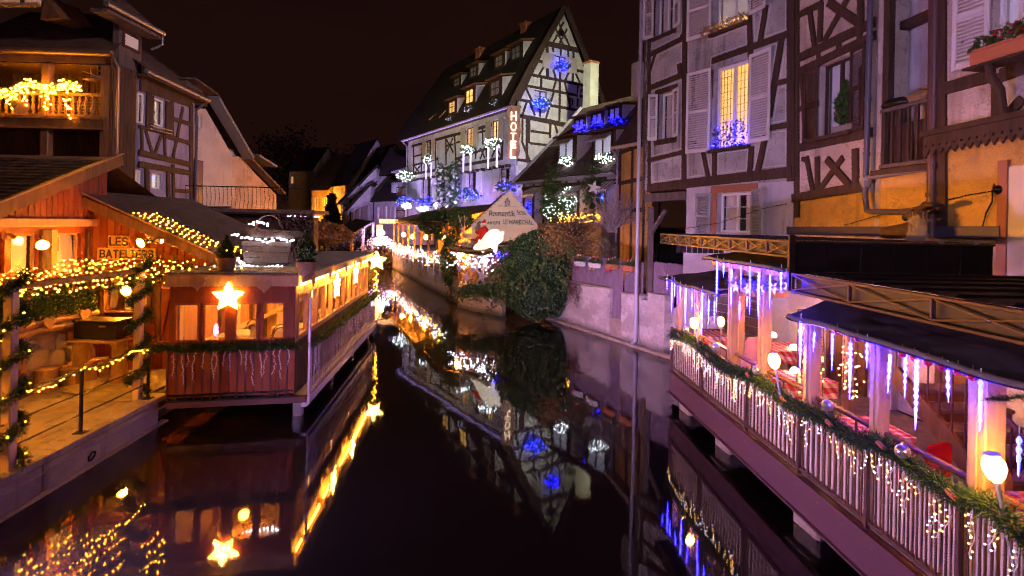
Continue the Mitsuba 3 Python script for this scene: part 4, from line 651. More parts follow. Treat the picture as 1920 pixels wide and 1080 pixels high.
sub(k, 'lattice', fr_, 'mat_wood_brown'); pts = np.stack([rng.uniform(c0[0], c1[0] + .2, 60), np.full(60, c0[1] - .03), rng.uniform(1.2, 2.7, 60)], 1); sub(k, 'gold_bulbs', MB().balls(pts, .018), 'mat_gold', emit=glow((12, 6, 1), 1, .8), stuff=True)
k = thing('gold_light_cluster', 'hanging cluster of tiny gold lights under the near awning left of the sixth post', 'string lights', 'strings of lights'); pts = np.concatenate([np.stack([4.5 + rng.normal(0, .03, 16), np.full(16, y) + rng.normal(0, .03, 16), 2.2 + rng.uniform(-.25, .35, 16)], 1) for y in (6.95, 6.7, 6.35)]); sub(k, 'bulbs', MB().balls(pts, .012), 'mat_gold', emit=glow((16, 8, 1.6), 1, .8), stuff=True); sub(k, 'cords', MB().tube([(4.5, 6.95, 2.9), (4.5, 6.95, 1.95)], .004, 4).tube([(4.5, 6.7, 2.9), (4.5, 6.7, 1.95)], .004, 4).tube([(4.5, 6.35, 2.9), (4.5, 6.35, 1.95)], .004, 4), 'mat_metal_black', stuff=True)
k = thing('red_pelmet', 'short red checked cloth pelmet hanging inside the near awning', 'cloth'); sub(k, 'cloth', MB().grid(np.array([[(4.62 + .03 * math.sin(i * 1.3), 7.15 - i * .07, z) for i in range(13)] for z in (2.82, 2.66)])), 'mat_check_cloth', smooth=True)
for i, (x, y) in enumerate(((5.6, 11.3), (5.6, 9.0), (5.5, 6.6), (5.5, 4.4))):
    k = thing('pendant_lamp', 'warm pendant lamp under the terrace roof, ' + ORD[i] + ' from the far end', 'lamp', 'pendant lamps under the terrace roofs'); c = np.array([x, y, 3.0 if i < 2 else 2.95]); sub(k, 'shade', MB().lathe([(.17, 0), (.12, .1), (.03, .16)], c, 14), 'mat_metal_brown'); sub(k, 'bulb', MB().ball(c + [0, 0, .0], .075, True), 'mat_white_paint', emit=glow((1., .23, .05), 330)); sub(k, 'cord', MB().tube([c + [0, 0, .16], c + [0, 0, .45]], .006, 5), 'mat_metal_black')
# reindeer on the roof
k = thing('reindeer_figure', 'reindeer figure with a pale furry chest lying on the black terrace roof', 'figure'); o = np.array((7.05,8.915,3.899)); s = .62
P = PL['H2']; E, U_ = P.e3(), np.array([0, 0, 1.]); N_ = P.n3()
def R(a, b, c=0.): return o + s * (E * a + U_ * b + N_ * c)
import manifold3d as m3
def skin(bones, edge=.03, it=8):
    out = m3.Manifold()
    for (a, ra), (b, rb) in bones: out += m3.Manifold.batch_hull([m3.Manifold.sphere(r_, 16).translate([float(q) for q in c]) for c, r_ in ((a, ra), (b, rb))])
    m = out.refine_to_length(edge).to_mesh(); t = trimesh.Trimesh(m.vert_properties[:, :3], m.tri_verts); trimesh.smoothing.filter_taubin(t, iterations=it); return t
body = skin([((R(-1.25, .14), s * .17), (R(-.6, .2), s * .22)), ((R(-.6, .2), s * .22), (R(-.15, .3), s * .22)), ((R(-.15, .3), s * .20), (R(-.08, .62), s * .13)), ((R(-.08, .62), s * .13), (R(-.12, .72), s * .16)), ((R(-.12, .72), s * .16), (R(-.50, .60), s * .09))], .03)
sub(k, 'body', MB().add(body.vertices, body.faces), 'mat_deer', smooth=True); n = 2600; q = rng.normal(size=(n, 3)); b = np.stack([R(-.10 + .10 * g[0], .30 + .17 * g[1] - .03 * abs(g[0]), .10 + .05 * g[2]) for g in q]); sub(k, 'chest_fur', MB().add(np.stack([b - E * .005, b + E * .005, b + np.stack([rng.normal(0, .025, n), rng.normal(0, .025, n), -.09 - .07 * rng.random(n)], 1)], 1).reshape(-1, 3), np.arange(3 * n).reshape(-1, 3)), 'mat_fur')
sub(k, 'muzzle', MB().ball(R(-.55, .57), s * .10, True), 'mat_metal_black', smooth=True)
for c_ in (.10, -.14): ear = skin([((R(.0, .80, c_), s * .05), (R(.16, .9, c_), s * .085)), ((R(.16, .9, c_), s * .085), (R(.42, .88, c_ * 1.2), s * .03))], .03); sub(k, 'ear', MB().add(ear.vertices, ear.faces), 'mat_deer', smooth=True)
sub(k, 'eye', MB().ball(R(-.18, .77, .145), s * .03, True), 'mat_metal_black', smooth=True)
k = thing('silver_star_garland', 'garland of silver stars and branches hanging under the middle awning', 'garland'); a, b = np.array((4.018,9.2,3.104)), np.array((4.408,8,3.252)); gl2 = sag(a, b, .06, 20)
sub(k, 'branches', needles(gl2, 900, .10, .07, .1, .012), 'mat_metal_grey'); st_ = Plane(a[:2], (b - a)[:2])
for i in range(5): q_ = gl2[2 + i * 4]; sub(k, 'star', MB().ext(affinity.translate(star_poly(.10, 5, .42, i), 0, q_[2] - .05), Plane(q_[:2], (b - a)[:2]), .02, .035), 'mat_silver')
for i in range(3): q_ = gl2[4 + i * 6]; sub(k, 'ball', MB().ball(q_ - [0, 0, .09], .045, True), 'mat_silver', smooth=True)

# ================================================================ LEFT BANK: quay
k = thing('quay_paving', kind='structure')
ys = np.arange(3.4, 13.0, .62); row = 0
for y in ys:
    row += 1; xs = [-9.3] + sorted(-9.3 + np.array([.8, 1.55, 2.3]) + .25 * (row % 2) + rng.uniform(-.08, .08, 3)) + [-6.72]
    for a, b in zip(xs[:-1], xs[1:]): sub(k, 'slab', MB().box(((a + b) / 2, y + .31, .478 + rng.uniform(0, .008)), (b - a - .014, .606, .05), rng.uniform(-.3, .3), .008), 'mat_paving')
M('paving', bumped(matte(proc(mottled((.26, .22, .19), (.18, .15, .13), (.10, .085, .075), 2.2)), .75), plaster_bump, .008))
k = thing('quay_wall', 'low weathered quay wall with coping stones along the water at the lower left', 'wall')
y = 2.0
while y < 11.3:
    l = rng.uniform(1.0, 1.5); l = min(l, 11.35 - y); sub(k, 'coping', MB().box((-6.53, y + l / 2, .475), (.37, l - .012, .10), 0, .014), 'mat_quay'); sub(k, 'face_stone', MB().box((-6.48 + rng.uniform(-.006, .006), y + l / 2 - .3, -.12), (.26, l - .006, 1.07), 0, .012), 'mat_quay'); y += l
sub(k, 'string_course', MB().box((-6.352, 6.6, .30), (.03, 9.4, .03), 0, .006), 'mat_quay'); sub(k, 'footing', MB().box((-6.36, 6.6, -.05), (.16, 9.4, .16), 0, .03), 'mat_stone')
sub(k, 'mooring_ring', MB().tube([np.array([-6.32 + .02 * math.cos(t), 9.2 + .07 * math.sin(t), .16 + .07 * math.cos(t)]) for t in np.linspace(0, 6.283, 16)], .012, 6), 'mat_metal_black')
M('quay', bumped(matte(proc(mottled((.30, .26, .25), (.20, .165, .16), (.10, .085, .08), 1.6)), .85), lambda p, n, uv: fbm(p.x * 14, p.y * 14, p.z * 14, 4), .02))
# railing on the quay
k = thing('quay_railing', 'thin black metal railing along the edge of the quay', 'railing')
for y in (7.55, 9.22, 10.98): sub(k, 'post', MB().box((-6.52, y, 1.02), (.045, .045, 1.0), 0, .006), 'mat_metal_black'); sub(k, 'foot', MB().box((-6.52, y, .53), (.16, .16, .014)), 'mat_metal_black')
for z, r in ((1.52, .022), (1.16, .011), (.82, .011)): sub(k, 'rail', MB().tube([(-6.52, 3, z), (-6.52, 7.5, z), (-6.52, 11.05, z)], r, 8), 'mat_metal_black')
def string(name, label, cat, path, step, r, em, jit=.01, w=2, wire='mat_metal_black', mat='mat_wire', group='strings of lights'):
    k = thing(name, label, cat, group); sub(k, 'wire', MB().tube(path, .006, 5), wire, stuff=True) if not isinstance(path, list) else sub(k, 'wire', (lambda m: [m.tube(q, .006, 5) for q in path] and m)(MB()), wire, stuff=True)
    pts = along(path, step, jit) if not isinstance(path, list) else np.vstack([along(q, step, jit) for q in path]); sub(k, 'bulbs', MB().balls(pts, r), mat, emit=em, stuff=True); return k
rp = [np.array([-6.50, y, 1.49 + .035 * math.sin(y * 5)]) for y in np.linspace(7.5, 10.95, 40)]
string('rail_light_string', 'string of warm bulbs wound along the top rail of the quay railing', 'string lights', np.array(rp), .085, .014, glow(WARM, 2, 2), .018)
# garland posts
for nm, x, y, lab in (('p', -6.5, 7.85, 'pale post wound with a fir garland at the left edge of the quay'), ('q', -6.7, 10.95, 'pale post wound with a fir garland in front of the chalet counter')):
    k = thing('garland_post', lab, 'post', 'garland posts of the chalet'); sub(k, 'shaft', MB().box((x, y, 1.81), (.13, .13, 2.62), 0, .012), 'mat_post_pale')
    th = np.linspace(0, 2 * np.pi * 5.2, 160); gp_ = np.stack([x + .15 * np.cos(th), y + .15 * np.sin(th), .6 + 2.6 * th / th[-1]], 1)
    g = thing('fir_garland', 'fir garland spiralling up the ' + ('left edge' if nm == 'p' else 'chalet counter') + ' post', 'garland', 'fir garlands'); sub(g, 'needles', needles(gp_, 7000, .075, .085, .1, .011), 'mat_needles'); sub(g, 'light_needles', needles(gp_, 2500, .075, .09, 0, .011), 'mat_needles_light')
    if nm == 'p': string('post_light_string', 'warm bulbs tucked into the garland of the left edge post', 'string lights', gp_ + [.03, -.03, 0], .34, .016, glow(WARM, .8, 2), .04)
M('post_pale', matte(proc(streaky((.46, .33, .25), (.62, .5, .4))), .6))
# net of bulbs over the chalet terrace
strs, gr = [], []
for i in range(9):
    x = -9.0 + 2.45 * i / 8; strs.append(sag((x, 6.6, 2.90 + .02 * i), (x - .1, 12.75, 3.06), .14 + .05 * ((i * 7) % 3)))
for i in range(3): strs.append(sag((-6.55, 11.0, 3.0 - .14 * i), (-5.1, 11.9, 3.12 - .05 * i), .03))
string('bulb_net', 'wide net of warm bulbs strung over the terrace in front of the chalet', 'string lights', strs, .135, .019, glow(WARM, 1.4, 14), .022)
g = thing('fir_garland', 'fir garlands draped over the beams under the net of warm bulbs', 'garland', 'fir garlands'); mm = MB(); m2 = MB()
for q in (strs[2], strs[5], strs[8]): nn_ = needles(q - [0, 0, .07], 2400, .08, .08, .3, .011); mm.add(nn_.v[0], nn_.f[0])
sub(g, 'needles', mm, 'mat_needles')
k = thing('chalet_pergola', 'slim timber beams carrying the net of bulbs between the garland posts and the chalet', 'pergola')
for a, b in (((-6.69, 6.5, 2.98), (-6.7, 11.05, 2.98)),): sub(k, 'beam', MB().bar(a, b, .06, .09, bv=.008), 'mat_wood_brown')

# ================================================================ CHALET RESTAURANT
h = thing('chalet_restaurant', 'red-brown boarded chalet restaurant with tiled roofs and amber-lit windows', 'restaurant')
cs, cf = PL['CS'], PL['CF']
V0, V1 = (-8.671,9.6,3.722), (-9,13.631,5.241)
def onroof(t, s): # s along -X, t from eave to ridge
    return np.array([-8.95 - s, 10.0 + 3.5 * t, 3.94 + 1.36 * t])
nr, nc = 17, 15; up_ = unit(np.array([0, -1.36, 3.5]))
dirs = unit(np.array([0, 3.5, 1.36])); sl = math.hypot(3.5, 1.36)
sub(h, 'roof_deck', MB().quad(onroof(0, -.05) - up_ * .05, onroof(1, -.05) - up_ * .05, onroof(1, 7) - up_ * .05, onroof(0, 7) - up_ * .05).quad((-9, 13.5, 5.28), (-16, 13.5, 5.28), (-16, 17, 3.9), (-9, 17, 3.9)), 'mat_wood_brown')
for i in range(nr):
    for j in range(nc):
        t = (i + .5) / nr; s = .12 + .245 * (j + .5 * (i % 2)); c = onroof(t, s) + up_ * rng.uniform(0, .012); yaw = rng.uniform(-.04, .04); a1_ = unit(np.array([1, yaw, 0])); tl = unit(dirs - up_ * .17); nn_ = np.cross(a1_, tl)
        sub(h, 'roof_tile', MB().fr(c, [a1_, tl, nn_], [.114, .15, .017], .008), 'mat_tile' if (i * 7 + j * 3) % 4 else 'mat_tile_dark')
M('tile', bumped(matte(proc(mottled((.17, .085, .05), (.11, .06, .04), (.06, .05, .035), 5.)), .8), plaster_bump, .006)); M('tile_dark', matte(proc(mottled((.10, .06, .045), (.07, .05, .04), (.05, .06, .03), 6.)), .85))
sub(h, 'ridge_board', MB().bar((-8.85, 13.5, 5.34), (-15, 13.5, 5.34), .2, .09, bv=.015), 'mat_wood_pine')
vq0, vq1 = onroof(-.12, -.14), onroof(1.04, -.14); sub(h, 'barge_board', MB().bar(vq0 + [0, 0, .0], vq1 + [0, 0, .0], .05, .26, bv=.01), 'mat_wood_brown'); sub(h, 'verge_flashing', MB().bar(vq0 + [0, 0, .15], vq1 + [0, 0, .15], .09, .03), 'mat_copper')
zt_ = lambda y: 3.94 + 1.36 * (y - 10.0) / 3.5 - .08
y = 9.9
while y < 13.45:
    w_ = .148; z1_ = zt_(y + w_ / 2)
    if z1_ > 3.97: sub(h, 'gable_board', MB().box((-9.03, y + w_ / 2, (3.93 + z1_) / 2), (.03, w_ - .012, z1_ - 3.93), 0, .005), 'mat_wood_red' if rng.random() < .7 else 'mat_wood_red2')
    y += w_
M('wood_red2', bumped(matte(proc(streaky((.17, .038, .014), (.32, .08, .03))), .6), wood_bump, .003))
sub(h, 'header_beam', MB().box((-9.0, 10.2, 3.85), (.16, 6.4, .17), 0, .012), 'mat_wood_pine')
CSW = [(-2.37,2.9,-2.15,3.64),(-2,2.83,-1.36,3.63),(-0.97,2.73,-0.19,3.62)]
hs = unary_union([sbox(*r) for r in CSW]); sub(h, 'side_wall', MB().ext(sbox(-6.5, 2.2, 0, 3.92).difference(hs), cs, -.15, 0), 'mat_wood_red')
for r in CSW: window(h, cs, r, 'mat_wood_pine', cols=1, rows=1, depth=.08, fw=.05, lit=((1., .42, .06), 1.1), weight=1.5)
r = CSW[2]; w = h + '__window_002' if h + '__window_002__pane' in scene else part(h, 'window'); sub(w, 'poster', MB().ext(sbox(r[0] + .06, r[1] + .5, r[0] + (r[2] - r[0]) * .5, r[3] - .08), cs, -.2, -.19), 'mat_poster')
us_ = np.linspace(r[0] + (r[2] - r[0]) * .5, r[2] - .05, 17); sub(w, 'drape', MB().grid(np.stack([cs.at(us_ + sh_, zz, -.17 + .025 * np.sin(np.arange(17) * 1.5)) for zz, sh_ in ((r[1], .1), (r[3], 0))])), 'mat_curtain', smooth=True)
M('poster', matte(proc(mottled((.5, .3, .16), (.25, .12, .06), (.1, .05, .03), 9.)), .8))
PSTS = [(-1.35,2.81,-1.11,3.7),(-1.11,2.8,-0.96,3.7),(-0.08,2.71,0.09,3.69),(0.07,2.69,0.25,3.69),(0.23,2.68,0.36,3.69)]
for r, mt in zip(PSTS, ('mat_timber', 'mat_wood_pine', 'mat_timber', 'mat_wood_red', 'mat_wood_pine')): sub(h, 'mullion_post', MB().ext(sbox(*r), cs, .0, .07), mt)
# front wall of the chalet
vA, vB = [(-0.06,4.4),(2.83,3.04)]
line = lambda u: vA[1] + (vB[1] - vA[1]) * (u - vA[0]) / (vB[0] - vA[0])
CW_ = [(0.37,1.55,1.31,2.8),(1.53,1.15,1.79,3.14)]
u = vA[0] + .02
while u < vB[0] - .02:
    w_ = .15; top = line(u + w_) - .12; seg = [(.5, top)]
    for r in CW_:
        if u + w_ > r[0] and u < r[2]: seg = [q for a, b in seg for q in ((a, min(b, r[1])), (max(a, r[3]), b))]
    for a, b in seg:
        if b - a > .05: sub(h, 'wall_board', MB().ext(sbox(u + .006, a, u + w_ - .006, b), cf, -.04, .0), 'mat_wood_red' if rng.random() < .7 else 'mat_wood_red2')
    u += w_
sub(h, 'wall_backing', MB().ext(Polygon([(vA[0], .5), (vB[0], .5), (vB[0], vB[1] - .2), (vA[0], vA[1] - .2)]).difference(unary_union([sbox(*r) for r in CW_])), cf, -.1, -.05), 'mat_wood_brown')
r = CW_[0]; w = part(h, 'counter_window'); sub(w, 'frame', MB().ext(sbox(r[0] - .05, r[1] - .05, r[2] + .05, r[3] + .05).difference(sbox(r[0] + .02, r[1] + .02, r[2] - .02, r[3] - .02)), cf, -.08, .04), 'mat_wood_brown')
bx = MB(); c4 = [[cf.at(u, z, d) for u, z in ((r[0], r[1]), (r[2], r[1]), (r[2], r[3]), (r[0], r[3]))] for d in (-.05, -.6)]; bx.quad(*c4[1]); [bx.quad(c4[0][i], c4[0][(i + 1) % 4], c4[1][(i + 1) % 4], c4[1][i]) for i in range(4)]; sub(w, 'niche', bx, 'mat_wood_pine')
us_ = np.linspace(r[0] + .03, r[0] + .3, 14); sub(w, 'drape', MB().grid(np.stack([cf.at(us_ * (1 - a) + (r[0] + .05) * a, z, -.2 + .03 * np.sin(np.arange(14) * 1.6)) for a, z in ((.55, r[1] + .35), (0, r[3]))])), 'mat_curtain', smooth=True)
sub(w, 'shelf', MB().fr(cf.at((r[0] + r[2]) / 2, r[1] + .28, -.15), [cf.e3(), cf.n3(), [0, 0, 1]], [(r[2] - r[0]) / 2, .2, .015]), 'mat_wood_brown')
for a, b in ((.42, .66), (.74, .96)):
    x0_, x1_ = r[0] + (r[2] - r[0]) * a, r[0] + (r[2] - r[0]) * b; z0_ = r[1] + .32; sub(w, 'framed_notice', MB().ext(sbox(x0_, z0_, x1_, z0_ + .3), cf, -.12, -.1), 'mat_cream'); sub(w, 'notice_frame', MB().ext(sbox(x0_ - .02, z0_ - .02, x1_ + .02, z0_ + .32).difference(sbox(x0_, z0_, x1_, z0_ + .3)), cf, -.12, -.09), 'mat_timber')
sub(w, 'wooden_bowl', MB().lathe([(.05, 0), (.2, .1), (.22, .13), (.18, .1)], cf.at(r[0] + .4, r[1] + .04, -.12), 14), 'mat_wood_brown')
r = CW_[1]; w = part(h, 'door'); sub(w, 'leaf', MB().ext(sbox(r[0] + .02, .5, r[2] - .02, r[3]), cf, -.1, -.07), 'mat_wood_red2'); sub(w, 'strap_hinge', MB().ext(sbox(r[0] + .02, 2.35, r[2] - .05, 2.4), cf, -.07, -.055), 'mat_gold'); sub(w, 'brace', MB().bar(cf.at(r[0] + .05, 1.3, -.06), cf.at(r[2] - .05, 2.1, -.06), .1, .02), 'mat_wood_red')
# lower side roof
A3, B3 = cf.at(*vA, .3), cf.at(*vB, .3); bk_ = np.array([0.1, 4.6, 0]); nrm_ = unit(np.cross(B3 - A3, bk_)); nrm_ = nrm_ if nrm_[2] > 0 else -nrm_
sub(h, 'side_roof', MB().quad(A3 + [0, 0, .12], B3 + [0, 0, .12], B3 + bk_ + [0, 0, .12], A3 + bk_ + [0, 0, .12]).quad(A3, B3, B3 + bk_, A3 + bk_), 'mat_roof_tile')
for i in range(18):
    a = A3 + (B3 - A3) * (i / 18) + nrm_ * .13; sub(h, 'tile_course', MB().bar(a + bk_ * .0, a + bk_, .19, .03, nrm_), 'mat_tile_dark')
sub(h, 'barge_board', MB().bar(A3 - cf.e3() * .1 + [0, 0, .02] + cf.n3() * .03, B3 + cf.e3() * .05 + [0, 0, .02] + cf.n3() * .03, .05, .22, bv=.01), 'mat_wood_brown'); sub(h, 'verge_flashing', MB().bar(A3 + [0, 0, .16] + cf.n3() * .03, B3 + [0, 0, .16] + cf.n3() * .03, .09, .025), 'mat_copper')
rl = []
for i in range(17):
    s = .33 + .66 * i / 16; a = A3 + (B3 - A3) * s + nrm_ * .17; n_ = 7; rl.append(np.array([a + bk_ * (.02 + .22 * j / n_ + (.10 if s > .9 else 0)) + (B3 - A3) * .025 * (j % 2) for j in range(n_ + 1)]))
string('roof_light_string', 'warm bulbs zigzagging down the tiled side roof of the chalet', 'string lights', rl, .17, .020, glow(WARM, 1.0, 4), .012)
# boards with the name
def lettered(label, r, txt, hgt, pl, key='name_board', d=.03, mat='mat_wood_pine', lm='mat_letter', fit=None, group=None, zoff=.0):
    k = thing(key, label, 'sign', group); sub(k, 'board', MB().ext(sbox(*r), pl, .005, d), mat); m = meshkit.text_mesh(txt, hgt, .01, True); v = m.vertices.copy(); sx = (r[2] - r[0]) * .92 / (v[:, 0].max() - v[:, 0].min()); v[:, 0] = (v[:, 0] - v[:, 0].min()) * sx + r[0] + (r[2] - r[0]) * .04; v[:, 1] += (r[1] + r[3]) / 2 - hgt / 2 + zoff
    sub(k, 'lettering', MB().add(pl.at(v[:, 0], v[:, 1], d + .001 + v[:, 2]), m.faces), lm); fr_ = .012; sub(k, 'rim', MB().ext(sbox(*r).difference(sbox(r[0] + fr_, r[1] + fr_, r[2] - fr_, r[3] - fr_)), pl, .004, d + .008), mat); return k
lettered('upper wooden name board reading LES', [(0.46,3.3,0.89,3.57)][0], 'LES', .185, cf); lettered('lower wooden name board reading BATELIERS', [(0.23,3.02,1.46,3.29)][0], 'BATELIERS', .175, cf)
def flood(label, c, L, r=.085, aim=(0, -1, -.2), grp='amber wall lamps of the chalet'):
    k = thing('wall_lamp', label, 'lamp', grp); c = np.array(c, float); a = unit(aim); sub(k, 'bulb', MB().lathe([(.02, -r), (r * .8, -r * .6), (r, 0), (r * .7, r * .72), (0, r)], c, 16, a), 'mat_white_paint', emit=glow(AMBER, L))
    sub(k, 'shade', MB().lathe([(r * 1.35, r * .3), (r * 1.15, -r * .6), (.03, -r * 1.6)], c, 18, a), 'mat_gold'); sub(k, 'arm', MB().tube([c - a * r * 1.5, c - a * (r + .25)], .012, 6), 'mat_metal_black'); return k
# the strong halogen floodlight over the name boards throws its light across the canal; its hood cuts the beam off just above the level
k = thing('wall_lamp', 'brightest amber floodlight above the name boards, under a flat hood', 'lamp', 'amber wall lamps of the chalet'); c = np.array((-7.472,12.5,3.492)); a = unit((1, -.2, -.01)); sd = unit(np.cross(a, [0, 0, 1])); up_ = np.cross(sd, a)
sub(k, 'lens', MB().lathe([(.04, 0), (0, .005)], c, 20, a), 'mat_white_paint', emit=glow((1., .35, .02), 165000)); sub(k, 'housing', MB().lathe([(0, -.07), (.043, -.05), (.046, 0), (.041, .003)], c, 20, a), 'mat_gold')
for t_, (o_, hx, hy) in (('top_door', (up_ * .046, .06, .003)), ('bottom_door', (-up_ * .05, .06, .003)), ('side_door', (sd * .058, .003, .046)), ('side_door', (-sd * .058, .003, .046))): sub(k, t_, MB().fr(c + o_ + a * .16, [a, sd, up_], [.17, hx, hy]), 'mat_metal_black')
sub(k, 'arm', MB().tube([c - a * .1, c - a * .1 + [0, .8, 0]], .015, 6), 'mat_metal_black')
flood('amber lamp glowing in front of the left chalet window', cs.at(*[(-1.65,3.42)][0], .3), 1100, .08, (.6, -.6, -.45))
flood('amber lamp beside the name boards', (-7.905,12.95,3.422), 1500, .08, (-.3, -1, -.4))
flood('amber lamp inside the counter window', cf.at(*[(0.79,2.31)][0], -.1), 1200, .085, (.1, -1, -.1))
flood('amber lamp on the chalet wall outside the left edge of the picture', (-8.6, 6.6, 2.9), 2200, .1, (.6, .35, -.3))
k = thing('spotlight_pair', 'pair of small brass spotlights under the chalet eave at the left edge', 'lamp')
for c, d in (((-8.85,10.506,3.621), (.3, -.3, -1)), ((-8.85,10.665,3.608), (.8, .2, -.6))): c = np.array(c); sub(k, 'can', MB().lathe([(.0, -.06), (.035, -.06), (.042, .07), (.03, .065)], c, 12, unit(d)), 'mat_gold', smooth=40)
# flower trough, stone wall, shrubs
k = thing('stone_wall', 'rough stone wall under the log flower trough of the chalet', 'wall'); r2 = np.random.default_rng(5); z = .5
while z < 1.72:
    hh = r2.uniform(.26, .46); y = 8.9 + r2.uniform(0, .2)
    while y < 12.7:
        l = r2.uniform(.22, .62); m = _ico2.copy(); v = m.vertices / np.linalg.norm(m.vertices, axis=1)[:, None]; q = np.sign(v) * np.abs(v) ** .55; q = q * (1 + .5 * (meshkit.noise(v * 1.8 + r2.uniform(0, 50, 3)) - .5))[:, None]
        sub(k, 'stone', MB().add(q * [.11, l * .56, hh * r2.uniform(.5, .66)] + [-8.98 + r2.uniform(-.03, .04), y + l / 2, z + hh / 2 + r2.uniform(-.05, .05)], m.faces), 'mat_stone' if r2.random() < .6 else 'mat_stone_red', smooth=35); y += l
    z += hh
sub(k, 'core', MB().box((-9.06, 10.9, 1.1), (.1, 3.9, 1.2)), 'mat_stone')
M('stone_red', bumped(matte(proc(mottled((.34, .17, .10), (.24, .12, .07), (.16, .1, .07), 4.)), .85), plaster_bump, .012))
k = thing('log_trough', 'flower trough of split half logs in front of the chalet windows', 'planter')
for zz in (1.74, 1.88): lp_ = [(-8.74 + .02 * math.sin(t * 3 + zz * 9), 9.2 + 3.55 * t, zz + .012 * math.sin(t * 9 + zz)) for t in np.linspace(0, 1, 12)]; sub(k, 'half_log', MB().tube(lp_, [.075 + .012 * math.sin(i * 1.7) for i in range(12)], 9), 'mat_bark', smooth=50)
sub(k, 'soil', MB().box((-8.88, 10.97, 1.85), (.24, 3.5, .1)), 'mat_dark'); M('bark', bumped(matte(proc(streaky((.22, .12, .06), (.46, .28, .15), 22, 22)), .8), lambda p, n, uv: fbm(p.x * 30, p.y * 6, p.z * 40, 3), .02))
for i, y in enumerate((9.9, 10.75, 11.35, 11.95, 12.5)):
    k = thing('trough_conifer', ORD[i] + ' bushy dwarf conifer from the left in the log trough', 'potted plant', 'dwarf conifers in the log trough'); sub(k, 'foliage', thuja_mesh((-8.86, y, 1.86), .72, .3, 1500), 'mat_thuja')
for i, px_ in enumerate(((-8.62,11.308,1.893), (-8.62,12.26,1.896))): hp = heart_poly(.15); k = thing('wooden_heart', ('left' if i == 0 else 'right') + ' wooden heart hanging on the log trough', 'heart', 'wooden hearts'); c = np.array(px_); sub(k, 'plaque', MB().ext(affinity.translate(hp, c[1] - 13.0, c[2]), cs, .49, .515), 'mat_wood_heart')
M('wood_heart', matte(proc(streaky((.34, .17, .08), (.5, .3, .16))), .6))
k = thing('black_chest', 'black metal chest with a bright latch standing against the stone wall', 'chest'); c = np.array((-8.195,12.1,1.613)); sub(k, 'body', MB().box(c + [0, .1, 0], (.9, .5, .34), -4, .015), 'mat_metal_black'); sub(k, 'lid', MB().box(c + [0, .1, .19], (.94, .54, .04), -4, .012), 'mat_metal_black'); sub(k, 'latch', MB().box(c + [.15, -.17, .1], (.14, .02, .03), -4), 'mat_gold')
k = thing('log_bench', 'rough plank shelf on two log ends below the black chest', 'bench'); b = c - [0, 0, .2]; sub(k, 'plank', MB().box(b + [0, 0, -.02], (1.1, .5, .05), -4, .012), 'mat_bark')
for s in (-.42, .38): sub(k, 'log', MB().lathe([(0, 0), (.15, 0), (.14, b[2] - .56), (0, b[2] - .56)], (b[0] + s, b[1] + .05, .5), 10), 'mat_bark', smooth=50)
for i, (px_, rr_, hh) in enumerate((((-8.754,11.41,0.5), .19, .46), ((-8.655,11.892,0.5), .17, .34), ((-8.558,12.21,0.5), .2, .40), ((-8.535,12.631,0.5), .16, .38))):
    k = thing('log_stump', ('largest cut log stump standing by the railing', 'second cut log stump from the left', 'third cut log stump from the left', 'cut log stump below the black chest')[i], 'log', 'cut log stumps'); c0_ = np.array(px_); sub(k, 'trunk', MB().lathe([(rr_ * 1.06, 0), (rr_, hh * .3), (rr_ * .97, hh)], c0_, 13), 'mat_bark', smooth=50); sub(k, 'cut_face', MB().lathe([(rr_ * .97, hh), (rr_ * .5, hh + .006), (0, hh + .008)], c0_, 13), 'mat_wood_pine')
k = thing('leaning_plank', 'wavy-edged plank leaning in front of the dark red counter', 'plank'); a, b = np.array((-8.407,13.18,0.5)), np.array((-8.14,12.35,1.521)); sub(k, 'plank', MB().add(*(lambda L: (np.vstack([[a + (b - a) * t + np.array([w2, 0, 0]) + np.array([0, dd, 0]) for w2 in (-(.085 + .02 * math.sin(t * 11)), .085 + .02 * math.sin(t * 9 + 1)) for dd in (0, .04)] for t in L]), np.vstack([[[4 * i + p_, 4 * i + q_, 4 * i + 4 + q_], [4 * i + p_, 4 * i + 4 + q_, 4 * i + 4 + p_]] for i in range(len(L) - 1) for p_, q_ in ((0, 2), (2, 3), (3, 1), (1, 0))]).reshape(-1, 3)))(np.linspace(0, 1, 14))), 'mat_wood_heart')
struct('straw_mat', MB().quad(*[np.array(q) + [0, 0, .025] for q in ((-8.633,11.414,0.5), (-8.678,13.264,0.5), (-8.125,12.308,0.5), (-7.841,11.196,0.5))]), 'mat_gravel')

# ================================================================ PAVILION on stilts
h = thing('pavilion', 'wooden dining pavilion on stilts over the canal with a dark red boarded parapet', 'pavilion'); pf, ps = PL['PF'], PL['PS']
uL, uR = [(0.23,2.03),(2.51,1.99)][0][0], [(0.23,2.03),(2.51,1.99)][1][0]; LS = 8.3
cR = pf.at(uR, 0, 0); ps = Plane(cR[:2], PL['PS'].e)
PFW = [(0.34,1.62,0.74,2.33),(0.84,1.61,1.23,2.33),(1.4,1.62,1.8,2.34),(1.9,1.63,2.3,2.35)]
zw0 = min(r[1] for r in PFW); zw1 = max(r[3] for r in PFW); ZE = 2.92
hs = unary_union([sbox(*r) for r in PFW]); sub(h, 'front_wall', MB().ext(sbox(uL, .6, uR, ZE - .25).difference(hs), pf, -.08, 0), 'mat_wood_red')
for r in PFW: 
    w = part(h, 'window'); sub(w, 'frame', MB().ext(sbox(r[0] - .025, r[1] - .025, r[2] + .025, r[3] + .025).difference(sbox(r[0] + .015, r[1] + .015, r[2] - .015, r[3] - .015)), pf, -.05, .018), 'mat_wood_red2'); sub(w, 'pane', MB().quad(*[pf.at(u, z, -.03) for u, z in ((r[0], r[1]), (r[2], r[1]), (r[2], r[3]), (r[0], r[3]))]), 'mat_pane')
